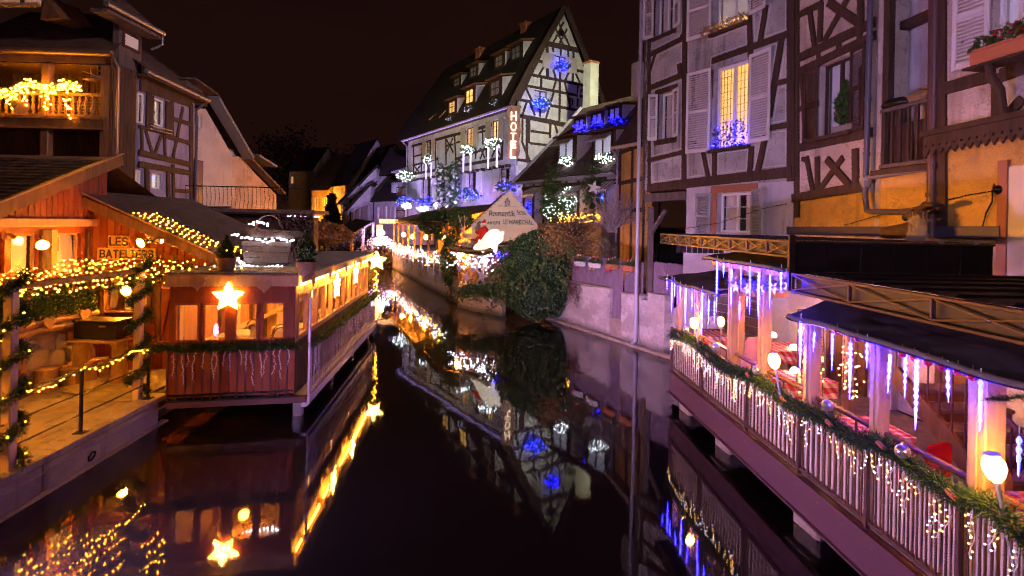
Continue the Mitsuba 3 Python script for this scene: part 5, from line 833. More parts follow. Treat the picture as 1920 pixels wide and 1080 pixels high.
sub(h, 'fascia', MB().ext(sbox(uL - .08, ZE - .24, uR + .06, ZE), pf, .0, .05), 'mat_wood_pine')
n = 15; bw = (uR - uL + .02) / n; zb_ = .50
for i in range(n): sub(h, 'parapet_board', MB().ext(sbox(uL + i * bw + .008, zb_ + .04, uL + (i + 1) * bw - .008, zw0 - .12), pf, .02, .05 + .004 * (i % 2)), 'mat_wood_red2' if i % 3 else 'mat_wood_red'); sub(h, 'cover_strip', MB().ext(sbox(uL + i * bw - .012, zb_, uL + i * bw + .012, zw0 - .12), pf, .01, .075), 'mat_metal_brown')
for zz, t in ((zb_ + .10, .03), (zb_ - .02, .05)): sub(h, 'base_rail', MB().bar(pf.at(uL, zz, .10), pf.at(uR, zz, .10), .03, t), 'mat_metal_black')
sub(h, 'deck_edge', MB().ext(sbox(uL, .36, uR + .25, .47), pf, -.02, .12), 'mat_metal_brown')
ns = 11; ws = (LS - .2) / ns; hs = []
for i in range(ns): hs.append((.12 + i * ws + .07, zw0 + .02, .12 + (i + 1) * ws - .02, zw1 + .12))
sub(h, 'side_wall', MB().ext(sbox(0, .55, LS, ZE - .02).difference(unary_union([sbox(*r) for r in hs])), ps, -.08, 0), 'mat_wood_pine')
for r in hs: w = part(h, 'window'); sub(w, 'frame', MB().ext(sbox(r[0] - .03, r[1] - .03, r[2] + .03, r[3] + .03).difference(sbox(r[0] + .02, r[1] + .02, r[2] - .02, r[3] - .02)), ps, -.05, .02), 'mat_wood_pine'); sub(w, 'pane', MB().quad(*[ps.at(u, z, -.03) for u, z in ((r[0], r[1]), (r[2], r[1]), (r[2], r[3]), (r[0], r[3]))]), 'mat_pane')
sub(h, 'side_fascia', MB().ext(sbox(-.05, ZE - .17, LS + .1, ZE), ps, .12, .16), 'mat_wood_pine'); sub(h, 'side_parapet', MB().ext(sbox(.02, .52, LS, zw0 - .08), ps, .0, .02), 'mat_timber')
# flat plank roof
nl = 30
for i in range(nl):
    t0, t1 = i / nl, (i + .93) / nl; a = pf.at(uL - .1, ZE + .03, .16); b = ps.at(0, ZE + .03, .2); A = a + (np.array([-.3, LS + .4, 0])) * t0; B = pf.at(uR + .2, ZE + .03, .16) + np.array([ps.e[0] * LS, ps.e[1] * LS + .3, 0]) * t0; A1 = a + np.array([-.3, LS + .4, 0]) * t1; B1 = pf.at(uR + .2, ZE + .03, .16) + np.array([ps.e[0] * LS, ps.e[1] * LS + .3, 0]) * t1; d = np.array([0, 0, .03]); dz = np.array([0, 0, .006 * rng.random()])
    V = [q + s + dz for s in (-d, d * 0) for q in (A, B, B1, A1)]; sub(h, 'roof_plank', MB().add(V, [[4, 5, 6], [4, 6, 7], [0, 2, 1], [0, 3, 2], [0, 1, 5], [0, 5, 4], [1, 2, 6], [1, 6, 5], [2, 3, 7], [2, 7, 6], [3, 0, 4], [3, 4, 7]]), 'mat_wood_deck')
sub(h, 'roof_soffit', MB().quad(pf.at(uL - .1, ZE - .02, .12), pf.at(uR + .16, ZE - .02, .12), ps.at(LS + .2, ZE - .02, .16), pf.at(uL - .1, ZE - .02, .12) + [-.3, LS, 0]), 'mat_wood_pine')
fl0 = pf.at(uL, .56, 0); sub(h, 'floor', MB().quad(pf.at(uL, .58, -.05), pf.at(uR, .58, -.05), ps.at(LS, .58, 0), pf.at(uL, .58, 0) + [-.3, LS, 0]).quad(pf.at(uL, .50, -.05), pf.at(uR, .50, -.05), ps.at(LS, .50, 0), pf.at(uL, .50, 0) + [-.3, LS, 0]), 'mat_wood_brown')
a, b = pf.at(uL, 0, -.02), pf.at(uL, 0, 0) + [-.3, LS, 0]; sub(h, 'inner_wall', MB().add([a + [0, 0, .58], b + [0, 0, .58], b + [0, 0, ZE], a + [0, 0, ZE]], [[0, 1, 2], [0, 2, 3]]), 'mat_wood_pine'); e_ = ps.at(LS, 0, 0); sub(h, 'end_wall', MB().add([e_ + [0, 0, .58], b + [0, 0, .58], b + [0, 0, ZE], e_ + [0, 0, ZE]], [[0, 1, 2], [0, 2, 3]]), 'mat_wood_pine')
for i in range(9):
    q = a + (b - a) * (i + .3) / 9; sub(h, 'inner_stud', MB().box(q + [.04, 0, 1.75], (.09, .14, 2.3)), 'mat_wood_brown' if i % 3 else 'mat_cream')
sub(h, 'inner_sill', MB().bar(a + [.12, .1, 1.35], b + [.12, 0, 1.35], .22, .05), 'mat_cream')
for i in range(4): q = cR + np.array([ps.e[0], ps.e[1], 0]) * (.15 + 2.6 * i) + [-.1, .1, 0]; sub(h, 'stilt', MB().box(q + [.12, 0, -.2], (.17, .17, 1.2), 0, .01), 'mat_metal_grey'); sub(h, 'floor_joist', MB().bar(q + [.1, .2, .40], q + [-2.4, .2, .40], .1, .14), 'mat_wood_brown')
sub(h, 'deck_edge', MB().bar(ps.at(-.05, .42, .30), ps.at(LS, .42, .30), .05, .12), 'mat_lilac_metal'); sub(h, 'deck_edge', MB().bar(ps.at(-.05, .30, .22), ps.at(LS, .30, .22), .10, .08), 'mat_lilac_metal'); sub(h, 'walkway', MB().quad(ps.at(0, .48, 0), ps.at(LS, .48, 0), ps.at(LS, .48, .32), ps.at(0, .48, .32)), 'mat_metal_grey')
M('lilac_metal', matte((.42, .36, .46), .4, .5))
k = thing('pavilion_railing', 'thin metal baluster railing along the canal side of the pavilion', 'railing'); zt_ = zw0 - .10
for i in range(46): u = .02 + i * LS / 46; sub(k, 'baluster', MB().tube([ps.at(u, .5, .29), ps.at(u, zt_, .29)], .009, 5), 'mat_lilac_metal')
for zz in (.58, zt_): sub(k, 'rail', MB().bar(ps.at(-.02, zz, .29), ps.at(LS, zz, .29), .03, .03), 'mat_lilac_metal')
sub(k, 'corner_post', MB().bar(ps.at(-.02, .3, .3), ps.at(-.02, zw1 + .1, .3), .045, .045, (1, 0, 0), .006), 'mat_lilac_metal')
k = thing('iron_cresting', 'black wrought iron cresting of scrolls and spikes below the pavilion windows', 'ironwork'); m = MB()
def scroll(pl, u, z, d, s):
    for sg in (-1, 1): th = np.linspace(0, 4.6, 12); m.tube(pl.at(u + sg * (.02 + s * (.9 - th / 6) * np.sin(th) * .5 + s * .5), z + s * (.3 + (.9 - th / 6) * (1 - np.cos(th)) * .35), d), .007, 5)
    m.tube([pl.at(u, z, d), pl.at(u, z + s * 1.4, d)], [.008, .004], 5)
for i in range(7): scroll(pf, uL + .3 + i * (uR - uL - .4) / 6, zw0 - .04, .13, .12)
for i in range(14): scroll(ps, .25 + i * LS / 14.5, zt_, .29, .13)
sub(k, 'scrolls', m, 'mat_metal_black', stuff=True)
g1 = np.array([pf.at(u, zw0 - .10 + .02 * math.sin(u * 9), .14) for u in np.linspace(uL - .25, uR + .1, 40)]); g2 = np.array([ps.at(u, zt_ + .0 + .03 * math.sin(u * 4), .34) for u in np.linspace(-.05, LS, 80)])
for q, tx, n_ in ((g1, 'front', 5200), (g2, 'canal side', 11000)): k = thing('fir_garland', 'fir garland along the %s of the pavilion parapet' % tx, 'garland', 'fir garlands'); sub(k, 'needles', needles(q, n_, .075, .075, .1, .011), 'mat_needles'); sub(k, 'light_needles', needles(q, n_ // 2, .075, .08, 0, .011), 'mat_needles_light')
rr = np.random.default_rng(11)
for pl_, d_, lo, hi, z_, tx, nw in ((pf, .15, uL + .1, uR - .05, zw0 - .14, 'front', 17), (ps, .36, .1, LS - .2, zt_ - .05, 'canal side', 40)):
    k = thing('drop_wires', 'unlit pale drop-light wires hanging from the garland on the pavilion %s' % tx, 'string lights', 'strings of lights'); m = MB()
    for i in range(nw):
        u = lo + (hi - lo) * (i + rr.uniform(.2, .8)) / nw; z = z_; L = rr.uniform(.25, .7); pts = [(u, z)]
        while z_ - z < L: z -= .05; u += rr.uniform(-.022, .022); pts.append((u, z)); m.tube([pl_.at(u, z, d_), pl_.at(u + rr.choice([-1, 1]) * .025, z - .02, d_)], .004, 4)
        m.tube([pl_.at(a, b, d_) for a, b in pts], .0045, 4)
    sub(k, 'wires', m, 'mat_wire', stuff=True)
for i, px_ in enumerate(([(0.73,2.75)][0], [(1.93,2.69)][0])): k = thing('wooden_heart', ('left' if i == 0 else 'right') + ' carved wooden heart on the pavilion front fascia', 'heart', 'wooden hearts'); sub(k, 'plaque', MB().ext(affinity.translate(heart_poly(.15), *px_), pf, .055, .08), 'mat_wood_heart')
for i, u in enumerate((.62, 2.1, 3.9, 6.0)): k = thing('wooden_heart', ORD[i] + ' carved wooden heart along the canal side eave of the pavilion', 'heart', 'wooden hearts'); sub(k, 'plaque', MB().ext(affinity.translate(heart_poly(.15), u, ZE - .17), ps, .165, .19), 'mat_wood_heart')
def star(label, pl, u, z, d, r, grp='glowing stars of the pavilion', L=1., w=8):
    k = thing('star_lamp', label, 'star lamp', grp); sp = affinity.translate(star_poly(r, 5, .5), u, z); sub(k, 'star', MB().ext(sp.buffer(-.01), pl, d, d + .05), 'mat_cream', emit=glow((26, 10.5, 1.1), L * 2.2, w)); pts = []
    while len(pts) < 46: q = (rng.uniform(-r, r), rng.uniform(-r, r)); pts += [pl.at(u + q[0], z + q[1], d + .055)] if star_poly(r, 5, .5).contains(LineString([q, (q[0] + .001, q[1])])) else []
    sub(k, 'bulbs', MB().balls(pts, .02), 'mat_cream', emit=glow((30, 22, 8), 1, 2), stuff=True); sub(k, 'rim', MB().ext(sp.buffer(.012).difference(sp), pl, d, d + .03), 'mat_gold')
star('big glowing star on the pavilion front above the windows', pf, *[(1.29,2.48)][0], .07, .31)
star('first glowing star along the canal side of the pavilion', ps, 2.55, 2.42, .2, .36); star('second glowing star along the canal side of the pavilion', ps, 4.9, 2.5, .2, .36)
fp = Plane(ps.at(LS + .05, 0, .3)[:2], (1, .05)); star('glowing star at the far corner of the pavilion', fp, 0, ps.at(0, 0)[2] + 2.63, .0, .36)
k = thing('eave_light_strip', 'glowing light strip under the canal side eave of the pavilion', 'light strip')
for a, b in ((.12, .5), (.75, 1.95), (2.3, 3.7), (4.1, 5.8), (6.2, 8.0)): sub(k, 'tube', MB().bar(ps.at(a, ZE - .22, .07), ps.at(b, ZE - .22, .07), .035, .06), 'mat_cream', emit=glow((30, 12, 1.2), 2.2, 9))
string('corner_light_string', 'warm bulbs hanging down the far corner post of the pavilion', 'string lights', [np.stack([ps.at(LS + .02, z, .32 + .04 * math.sin(z * 30)) for z in np.linspace(2.2, .6, 40)]), np.stack([ps.at(LS - .12, z, .36) for z in np.linspace(1.6, .7, 20)]), np.stack([ps.at(LS + .1, z, .25 + .05 * math.sin(z * 21)) for z in np.linspace(2.3, .9, 40)])], .055, .022, glow(WARM, 1, 5), .02)
# inside
for i, (x, y) in enumerate(((-5.35, 12.6), (-5.3, 14.8), (-5.4, 17.2))):
    k = thing('ceiling_lamp', ORD[i] + ' amber lamp hanging inside the pavilion, counted from the front', 'lamp', 'lamps inside the pavilion'); c = np.array([x, y, 2.55]); sub(k, 'globe', MB().ball(c, .11, True), 'mat_white_paint', emit=glow((1, .30, .018), 190)); sub(k, 'cord', MB().tube([c + [0, 0, .1], c + [0, 0, .34]], .008, 5), 'mat_metal_black')
def pav_table(x, y, i):
    k = thing('dining_table', ORD[i] + ' white-clothed dining table inside the pavilion from the front', 'table', 'dining tables inside the pavilion'); sub(k, 'leg', MB().tube([(x, y, .58), (x, y, 1.3)], .04, 8), 'mat_wood_brown'); sub(k, 'cloth', MB().box((x, y, 1.33), (.8, .7, .03), 0, .01).box((x, y - .35, 1.2), (.8, .01, .25)).box((x + .4, y, 1.2), (.01, .7, .25)), 'mat_white_cloth')
    k = thing('menu_card', 'folded cream menu card on the %s pavilion table' % ORD[i], 'menu', 'menus inside the pavilion'); sub(k, 'leaf', MB().bar((x - .2, y - .1, 1.345), (x - .2, y - .07, 1.68), .26, .006, (0, 1, 0)), 'mat_cream')
    for s, yy in ((-1, y - .62), (1, y + .62)):
        k = thing('dining_chair', ('bentwood chair at the near side of the %s pavilion table' if s < 0 else 'bentwood chair at the far side of the %s pavilion table') % ORD[i], 'chair', 'bentwood chairs inside the pavilion'); sub(k, 'seat', MB().lathe([(0, 0), (.2, 0), (.2, .03), (0, .035)], (x, yy, 1.02), 14), 'mat_wood_brown'); th = np.linspace(-.3, math.pi + .3, 14); sub(k, 'backrest', MB().tube([(x + .19 * math.cos(t), yy + s * .19, 1.2 + .3 * math.sin(t)) for t in th], .016, 6), 'mat_wood_brown')
        for sx in (-1, 1):
            for sy in (-1, 1): sub(k, 'leg', MB().tube([(x + sx * .14, yy + sy * .14, 1.02), (x + sx * .18, yy + sy * .18, .58)], .015, 6), 'mat_wood_brown')
for i, (x, y) in enumerate(((-4.85, 12.4), (-5.0, 14.4), (-5.0, 16.8), (-5.9, 13.4))): pav_table(x, y, i)
# on the roof
def basket(c, hgt, r, label, hc, rc):
    k = thing('basket_conifer', label, 'potted plant', 'baskets with conifers on the pavilion roof'); c = np.array(c); sub(k, 'basket', MB().lathe([(0, 0), (r * .68, 0)] + [(r * (.68 + .32 * t) + .006 * (i % 2), hgt * t) for i, t in enumerate(np.linspace(0, 1, 13))] + [(r * .9, hgt * .98), (r * .85, hgt * .8), (0, hgt * .78)], c, 20), 'mat_wicker', smooth=False)
    sub(k, 'handle', MB().tube([c + [r * .9 * math.cos(t) * (1 if rc > 9 else 1), -.02, hgt + r * .55 * math.sin(t)] for t in np.linspace(0, math.pi, 12)], .014, 6), 'mat_wicker', smooth=True); sub(k, 'foliage', thuja_mesh(c + [0, 0, hgt * .8], hc, rc, 1900), 'mat_thuja')
basket((-5.331,11.488,2.96), .26, .2, 'small conifer in a wicker basket at the left of the pavilion roof', .5, .15); basket((-3.501,10.764,2.96), .26, .2, 'tall conifer in a wicker basket at the right corner of the pavilion roof', .64, .17)
k = thing('wooden_sleigh', 'dark wooden sleigh with a tall hoop standing on the pavilion roof', 'sleigh'); Y0 = 12.9
def S(x, y, dy=0): return np.array([*SL(x, y, Y0)]) + [0, dy, 0]
def SL(x, y, Y): # a point of the sleigh: x across, y down from the top of its hoop, in sixtieths of a metre
    return (-5.93 + (x - 440) * .01235, Y, 4.12 - (y - 400) * .01235)
prof = [(x, y) for x, y in ((462, 450), (552, 450), (546, 490), (468, 488))]
def slab_(pts, dy, t, mat, nm): P = [S(x, y, dy) for x, y in pts]; n_ = len(P); V = P + [q + [0, t, 0] for q in P]; F = [[0, i, i + 1] for i in range(1, n_ - 1)] + [[n_, n_ + i + 1, n_ + i] for i in range(1, n_ - 1)] + [f for i in range(n_) for f in ([i, n_ + i, (i + 1) % n_], [(i + 1) % n_, n_ + i, n_ + (i + 1) % n_])]; sub(k, nm, MB().add(V, F), mat)
for i in range(4): y0 = 450 + i * 10; slab_([(462 + i * 1.5, y0), (552 - i * 1.5, y0), (551 - i * 1.5, y0 + 9.2), (463 + i * 1.5, y0 + 9.2)], 0, .04, 'mat_wood_grey', 'side_board')
slab_([(446, 428), (452, 424), (470, 426), (480, 433), (545, 430), (555, 434), (557, 442), (480, 446), (447, 442)], .7, .05, 'mat_wood_grey', 'back_board'); slab_([(480, 431), (540, 430), (556, 437), (552, 444), (480, 442)], -.02, .04, 'mat_wood_grey', 'front_rail')
M('wood_grey', matte(proc(streaky((.05, .03, .026), (.12, .08, .07), 14, 3)), .8))
sub(k, 'hoop', MB().tube([S(x, y, .3) for x, y in ((477, 436), (480, 415), (488, 405), (498, 401), (510, 402), (519, 408), (525, 425), (529, 460), (532, 488))], .018, 7), 'mat_metal_brown', smooth=True)
for dy in (.02, .6): sub(k, 'runner', MB().tube([S(x, y, dy) for x, y in ((556, 440), (550, 452), (542, 466), (540, 480), (545, 492), (470, 494), (456, 490))], .022, 7), 'mat_wood_grey', smooth=True)
cl = lambda *pts: np.array([S(x, y, dy) for x, y, dy in pts])
string('sleigh_light_string', 'cool white bulbs strung over the wooden sleigh on the pavilion roof', 'string lights', [cl((462, 420, .3), (472, 418, .3), (480, 414, .28), (488, 417, .3), (500, 416, .3), (498, 423, .3)), cl((444, 439, -.06), (456, 437, -.06), (462, 444, -.06), (480, 442, -.06), (495, 447, -.06), (515, 448, -.06), (530, 444, -.06), (545, 447, -.06), (556, 449, -.06), (558, 446, -.06)), cl((455, 482, -.1), (462, 487, -.15), (478, 492, -.2), (495, 496, -.25), (515, 496, -.25), (532, 492, -.2), (545, 499, -.25), (555, 496, -.2)), cl((456, 480, -.1), (468, 488, -.2), (480, 495, -.3), (500, 501, -.35), (520, 501, -.35), (540, 503, -.3), (556, 500, -.25))], .052, .024, glow(COOL, 1, 5), .018)
string('amber_roof_lights', 'two small clusters of amber bulbs on the roof behind the sleigh', 'string lights', [cl((476, 478, .5), (478, 484, .5)), cl((490, 478, .5), (493, 481, .5))], .04, .024, glow((26, 13, 1.5), 1, 1), .02)

# ================================================================ HOUSES behind on the left bank
h = thing('gallery_house', 'brown timber house with an open gallery strung with a dense glowing garland', 'house'); gf, lw = PL['GF'], PL['LW']
R1 = [(7.98,7.44)][0][0]; zz = [(6.21,9.08),(6.21,8.89),(6.22,8.73),(6.24,7.69),(6.25,7.09),(6.26,6.68),(6.28,5.73),(6.24,7.79)]
zg, zg2, zlt, zr, zb, zbb, zl, zr2 = [q[1] for q in zz]; U0 = 3.0
sub(h, 'gutter', MB().tube([gf.at(u, zg, .12) for u in np.linspace(U0, R1 + .1, 6)], .10, 10), 'mat_copper', smooth=40); sub(h, 'eave_board', MB().ext(sbox(U0, zg2 - .12, R1, zg - .1), gf, -.1, .03), 'mat_wood_brown')
for u in np.arange(U0 + .3, R1, 1.1): sub(h, 'gutter_bracket', MB().tube([gf.at(u, zg + .1, .12), gf.at(u, zg, .225), gf.at(u, zg - .1, .12)], .014, 5), 'mat_copper')
for i in range(26): u = U0 + i * (R1 - U0) / 26; sub(h, 'back_board', MB().ext(sbox(u + .012, zl - 1.5, u + (R1 - U0) / 26 - .012, zlt), gf, -1.3, -1.26), 'mat_wood_brown')
sub(h, 'gallery_ceiling', MB().quad(gf.at(U0, zlt, 0), gf.at(R1, zlt, 0), gf.at(R1, zlt, -1.3), gf.at(U0, zlt, -1.3)), 'mat_wood_brown'); sub(h, 'gallery_floor', MB().ext(sbox(U0, zb - .12, R1, zb - .02), gf, -1.3, -.02), 'mat_wood_brown')
sub(h, 'floor_beam', MB().ext(sbox(U0, zbb, R1 - .1, zb - .02), gf, -.02, .16), 'mat_wood_brown'); sub(h, 'floor_moulding', MB().ext(sbox(U0, zb - .10, R1 - .06, zb - .02), gf, .16, .2).ext(sbox(U0, zbb, R1 - .06, zbb + .06), gf, .16, .2), 'mat_wood_brown2')
M('wood_brown2', matte(proc(streaky((.16, .07, .03), (.30, .16, .07))), .5))
PO = [(6.05,7.39),(7.87,7.44)]; 
for (u, _), w_ in zip(PO, (.24, .30)): sub(h, 'gallery_post', MB().fr(gf.at(u, (zl - .9 + zlt) / 2, -.02), [gf.e3(), gf.n3(), [0, 0, 1]], [w_ / 2, .12, (zlt - zl + .9) / 2], .02), 'mat_wood_brown2')
sub(h, 'handrail', MB().ext(sbox(U0, zr2 - .06, R1 - .15, zr2 + .04), gf, -.06, .08), 'mat_wood_brown2'); sub(h, 'base_rail', MB().ext(sbox(U0, zb, R1 - .15, zb + .06), gf, -.05, .07), 'mat_wood_brown2')
nb = 22
for i in range(nb):
    u = U0 + .2 + i * (R1 - U0 - .5) / nb; Hh = zr2 - .06 - zb - .06; sub(h, 'baluster', MB().lathe([(.05, 0), (.05, .06 * Hh), (.03, .10 * Hh), (.055, .3 * Hh), (.028, .62 * Hh), (.05, .78 * Hh), (.03, .86 * Hh), (.05, .93 * Hh), (.05, Hh)], gf.at(u, zb + .06, .01), 8), 'mat_wood_brown2', smooth=40)
m = MB()
for i in range(9): u = R1 - 1.9 + i * .2; m.bar(gf.at(u, zb + .06, -.15), gf.at(u, zr2 - .1, -.15), .02)
for i in range(6): m.bar(gf.at(R1 - 1.95, zb + .1 + i * .1, -.15), gf.at(R1 - .2, zb + .1 + i * .1, -.15), .02)
sub(h, 'lattice', m, 'mat_wood_pine')
# roofs of the gallery house
sub(h, 'roof', MB().quad(gf.at(U0, zg + .05, .1), gf.at(R1 + .15, zg + .05, .1), gf.at(R1 - .9, zg + 2.3, -3.0), gf.at(U0, zg + 2.3, -3.0)), 'mat_roof_tile')
sub(h, 'upper_wall', MB().ext(Polygon([(.35, 8.6), (1.5, 8.6), (1.5, 10.3), (.35, 10.3)]), Plane((-12.15, 18.2), (0, 1)), -.2, 0), 'mat_timber_grey')
up = Plane((-12.15, 18.2), (0, 1)); r = [(0.57,9.64,1.28,10.01)][0]; w = part(h, 'window'); sub(w, 'roller_blind', MB().ext(sbox(r[0], r[1], r[2], r[3]), up, .01, .03), 'mat_white_paint'); sub(w, 'frame', MB().ext(sbox(r[0] - .08, r[1] - .08, r[2] + .08, r[3] + .08).difference(sbox(*r)), up, .0, .05), 'mat_timber')
q0, q1 = np.array((-11.55,17.163,10.324)), np.array((-11.55,19.937,10.406)); sub(h, 'upper_gutter', MB().tube([q0 + (q1 - q0) * t for t in (-.05, 0, .5, 1.0)], .085, 9), 'mat_zinc', smooth=40); sub(h, 'upper_eave', MB().bar(q0 + [-.3, 0, -.16], q1 + [-.3, 0, -.16], .5, .10), 'mat_timber_grey'); sub(h, 'upper_downpipe', MB().tube([q1 + [0, -.05, -.05], q1 + [0, -.05, -.4], q1 + [-.35, -.1, -.6]], .045, 8), 'mat_zinc'); a = q1 + [-.1, .1, .05]; b = q0 + [-.1, 0, .05]; sub(h, 'upper_roof', MB().quad(b, a, a + [-3, -.5, 2.6], b + [-3, 0, 2.6]), 'mat_roof_tile')
d0, d1, d2 = np.array((-13.898,17.6,9.975)), np.array((-13.298,17.6,10.044)), np.array((-13.769,17.6,10.663)); sub(h, 'dormer_cheek', MB().add([d0, d1, d2, d0 + [0, 1.4, .2], d1 + [0, 1.4, .2], d2 + [0, 1.4, .2]], [[0, 1, 2], [3, 5, 4], [0, 3, 4], [0, 4, 1], [1, 4, 5], [1, 5, 2], [2, 5, 3], [2, 3, 0]]), 'mat_wood_brown')
sub(h, 'dormer_front', MB().bar(np.array((-15.314,17.5,10.327)), np.array((-13.843,17.5,10.377)), .12, .1), 'mat_wood_pine')
for x0_, x1_ in ((-10, 34), (44, 72)): w = part(h, 'window'); Lf = np.array((-15.046,17.55,10.404)); kx = 17.55 / 1050; sub(w, 'lit_pane', MB().box((Lf[0] + (x0_ + x1_) / 2 * kx, 17.55, Lf[2] + .22), ((x1_ - x0_) * kx, .03, .42)), 'mat_curtain', emit=glow((1, .36, .10), .22, .3))
# corner boarding and downpipe
for i in range(6): y = 18.02 + i * .175; sub(h, 'corner_board', MB().box((-11.97, y + .085, (5.05 + .06 * ((i * 5) % 3) + 8.85) / 2), (.04, .165, 8.85 - 5.05 - .06 * ((i * 5) % 3)), 0, .006), 'mat_timber')
dp = [np.array((-12,18.048,9.062)), np.array((-11.633,17.75,8.587)), np.array((-11.63,17.75,5.123))]; sub(h, 'downpipe', MB().tube([gf.at(R1 + .05, zg, .12), dp[1], dp[2]], .05, 9), 'mat_copper', smooth=40)
# dense garland
gl = np.array([(-15.637,17.75,7.616), (-15.085,17.75,7.763), (-14.814,17.75,7.672), (-14.533,17.75,7.942), (-14.216,17.75,8.017), (-13.813,17.75,7.799), (-13.496,17.75,7.923), (-13.179,17.75,8.047), (-12.809,17.75,7.927)]); g2_ = [np.array([(-14.451,17.75,7.814), (-14.363,17.75,7.406), (-14.557,17.75,7.548)]), np.array([(-13.795,17.75,7.701), (-13.768,17.75,7.111)]), np.array([(-13.224,17.75,7.882), (-13.135,17.75,7.44), (-13.144,17.75,7.078)]), np.array([(-15.084,17.75,7.714), (-14.969,17.75,7.471), (-14.775,17.75,7.313)])]
k = thing('fir_garland', 'fir garland draped over the gallery balustrade under its dense bulbs', 'garland', 'fir garlands'); sub(k, 'needles', needles(gl + [0, .03, 0], 3600, .14, .14, .1, .016), 'mat_needles_light')
string('gallery_light_string', 'dense glowing mass of warm bulbs on the gallery balustrade', 'string lights', [gl, gl + [.05, -.04, -.1], gl + [0, -.05, .08], gl + [.1, -.03, -.02]] + g2_, .055, .034, glow(WARM, 1.8, 9), .06)
k = thing('wicker_cone', 'wicker cornucopia hanging on the gallery balustrade', 'basket'); a, b = np.array((-14.736,17.7,7.467)), np.array((-14.447,17.7,7.262)); sub(k, 'cone', MB().tube([a, (a + b) / 2, b], [.08, .16, .24], 12), 'mat_wicker')
k = thing('sailboat_model', 'small model boat on a shelf at the right end of the gallery', 'model'); c = np.array((-12.535,17.9,8.27)); sub(k, 'hull', MB().lathe([(0, -.3), (.07, -.1), (.08, .1), (0, .32)], c, 8, (1, 0, .05)), 'mat_wood_brown2'); sub(k, 'mast', MB().tube([c, c + [-.05, 0, .35]], .012, 5).tube([c + [-.3, 0, .25], c + [.35, 0, .02]], .01, 5), 'mat_wood_pine')
k = thing('gallery_notice', 'small framed notice at the right end of the gallery', 'sign'); r = [(7.53,8.4,7.72,8.73)][0]; sub(k, 'board', MB().ext(sbox(*r), gf, -.08, -.05), 'mat_wood_pine'); sub(k, 'plate', MB().ext(sbox(r[0] + .03, r[1] + .03, r[2] - .03, (r[1] + r[3]) / 2 - .02), gf, -.05, -.04).ext(sbox(r[0] + .03, (r[1] + r[3]) / 2 + .02, r[2] - .03, r[3] - .03), gf, -.05, -.04), 'mat_timber')
# half-timbered wing
h = thing('lavender_wing', 'narrow lavender half-timbered wing with black shutters beside the gallery', 'house')
LWW = [(1.22,7.19,1.52,8.24),(1.88,7.28,2.66,8.25),(1.18,5.11,1.42,5.61),(1.98,5.02,2.55,5.57)]
y0_, y1_ = [(1.25,6.84),(4.71,7.4)][0][0], [(1.25,6.84),(4.71,7.4)][1][0]
bm = [(1.22,8.62,5.61,8.78,0.3),(1.22,8.4,4.42,8.48,0.22),(3.09,8.34,3.14,7.06,0.13),(3.82,8.27,3.22,6.27,0.13),(3.07,7.69,4.32,7.71,0.15),(2.67,6.98,4.35,6.96,0.15),(1.2,6.19,4.38,6.12,0.2),(1.2,5.79,4.39,5.78,0.2),(3.21,6,3.28,4.68,0.14),(1.53,6.99,1.93,6.28,0.12),(2.45,6.97,2.08,6.24,0.12),(2.63,7,2.71,6.25,0.12),(1.31,7.03,1.36,6.21,0.12),(3.3,5.03,4.42,5.05,0.14),(4.38,8.52,4.53,4.73,0.2),(2.9,5.71,2.97,4.66,0.2),(1.62,5.75,1.69,4.61,0.22),(1.19,7.07,3.16,7.06,0.1)]
facade(h, lw, [(y0_, 3.4), (y1_, 3.4), (y1_, 8.85), (y0_, 8.85)], LWW, [tuple(b) for b in bm], 'mat_plaster_lavender', 'mat_plaster_lavender')
for i, r in enumerate(LWW): window(h, lw, r, cols=1, rows=1 if i < 2 else 2, depth=.06, lit=None if i < 2 else ((.9, .85, .6), .75), weight=.4, fw=.07)
for r in [(1.51,7.11,1.9,8.27),(2.66,7.11,3.1,8.26)]: sub(h, 'shutter', MB().ext(sbox(*r), lw, .03, .07), 'mat_shutter_brown')
k = part(h, 'window_rail'); [sub(k, 'bar', MB().tube([lw.at(*q, .12) for q in [(1.61,7.19),(2.96,7.21)]] + np.array([0, 0, dz]), .02, 6), 'mat_zinc') for dz in (0, -.12)]
eg0, eg1 = np.array((-11.7,19.241,8.91)), np.array((-11.7,23.433,8.83)); sub(h, 'gutter', MB().tube([eg0, (eg0 + eg1) / 2, eg1], .085, 9), 'mat_zinc', smooth=40); sub(h, 'soffit', MB().bar(eg0 + [-.15, 0, -.12], eg1 + [-.15, -.1, -.12], .35, .06), 'mat_timber'); sub(h, 'roof', MB().quad(eg0 + [.05, 0, .06], eg1 + [.05, .1, .06], eg1 + [-3.5, .1, 2.6], eg0 + [-3.5, 0, 2.6]), 'mat_roof_tile')
sub(h, 'downpipe', MB().tube([eg1 + [-.02, -.1, -.05], eg1 + [-.25, -.5, -.5], (-11.9, y1_ + 18.2, 7.6), (-11.9, y1_ + 18.2, 3.6)], .055, 8), 'mat_pipe_dark', smooth=40)
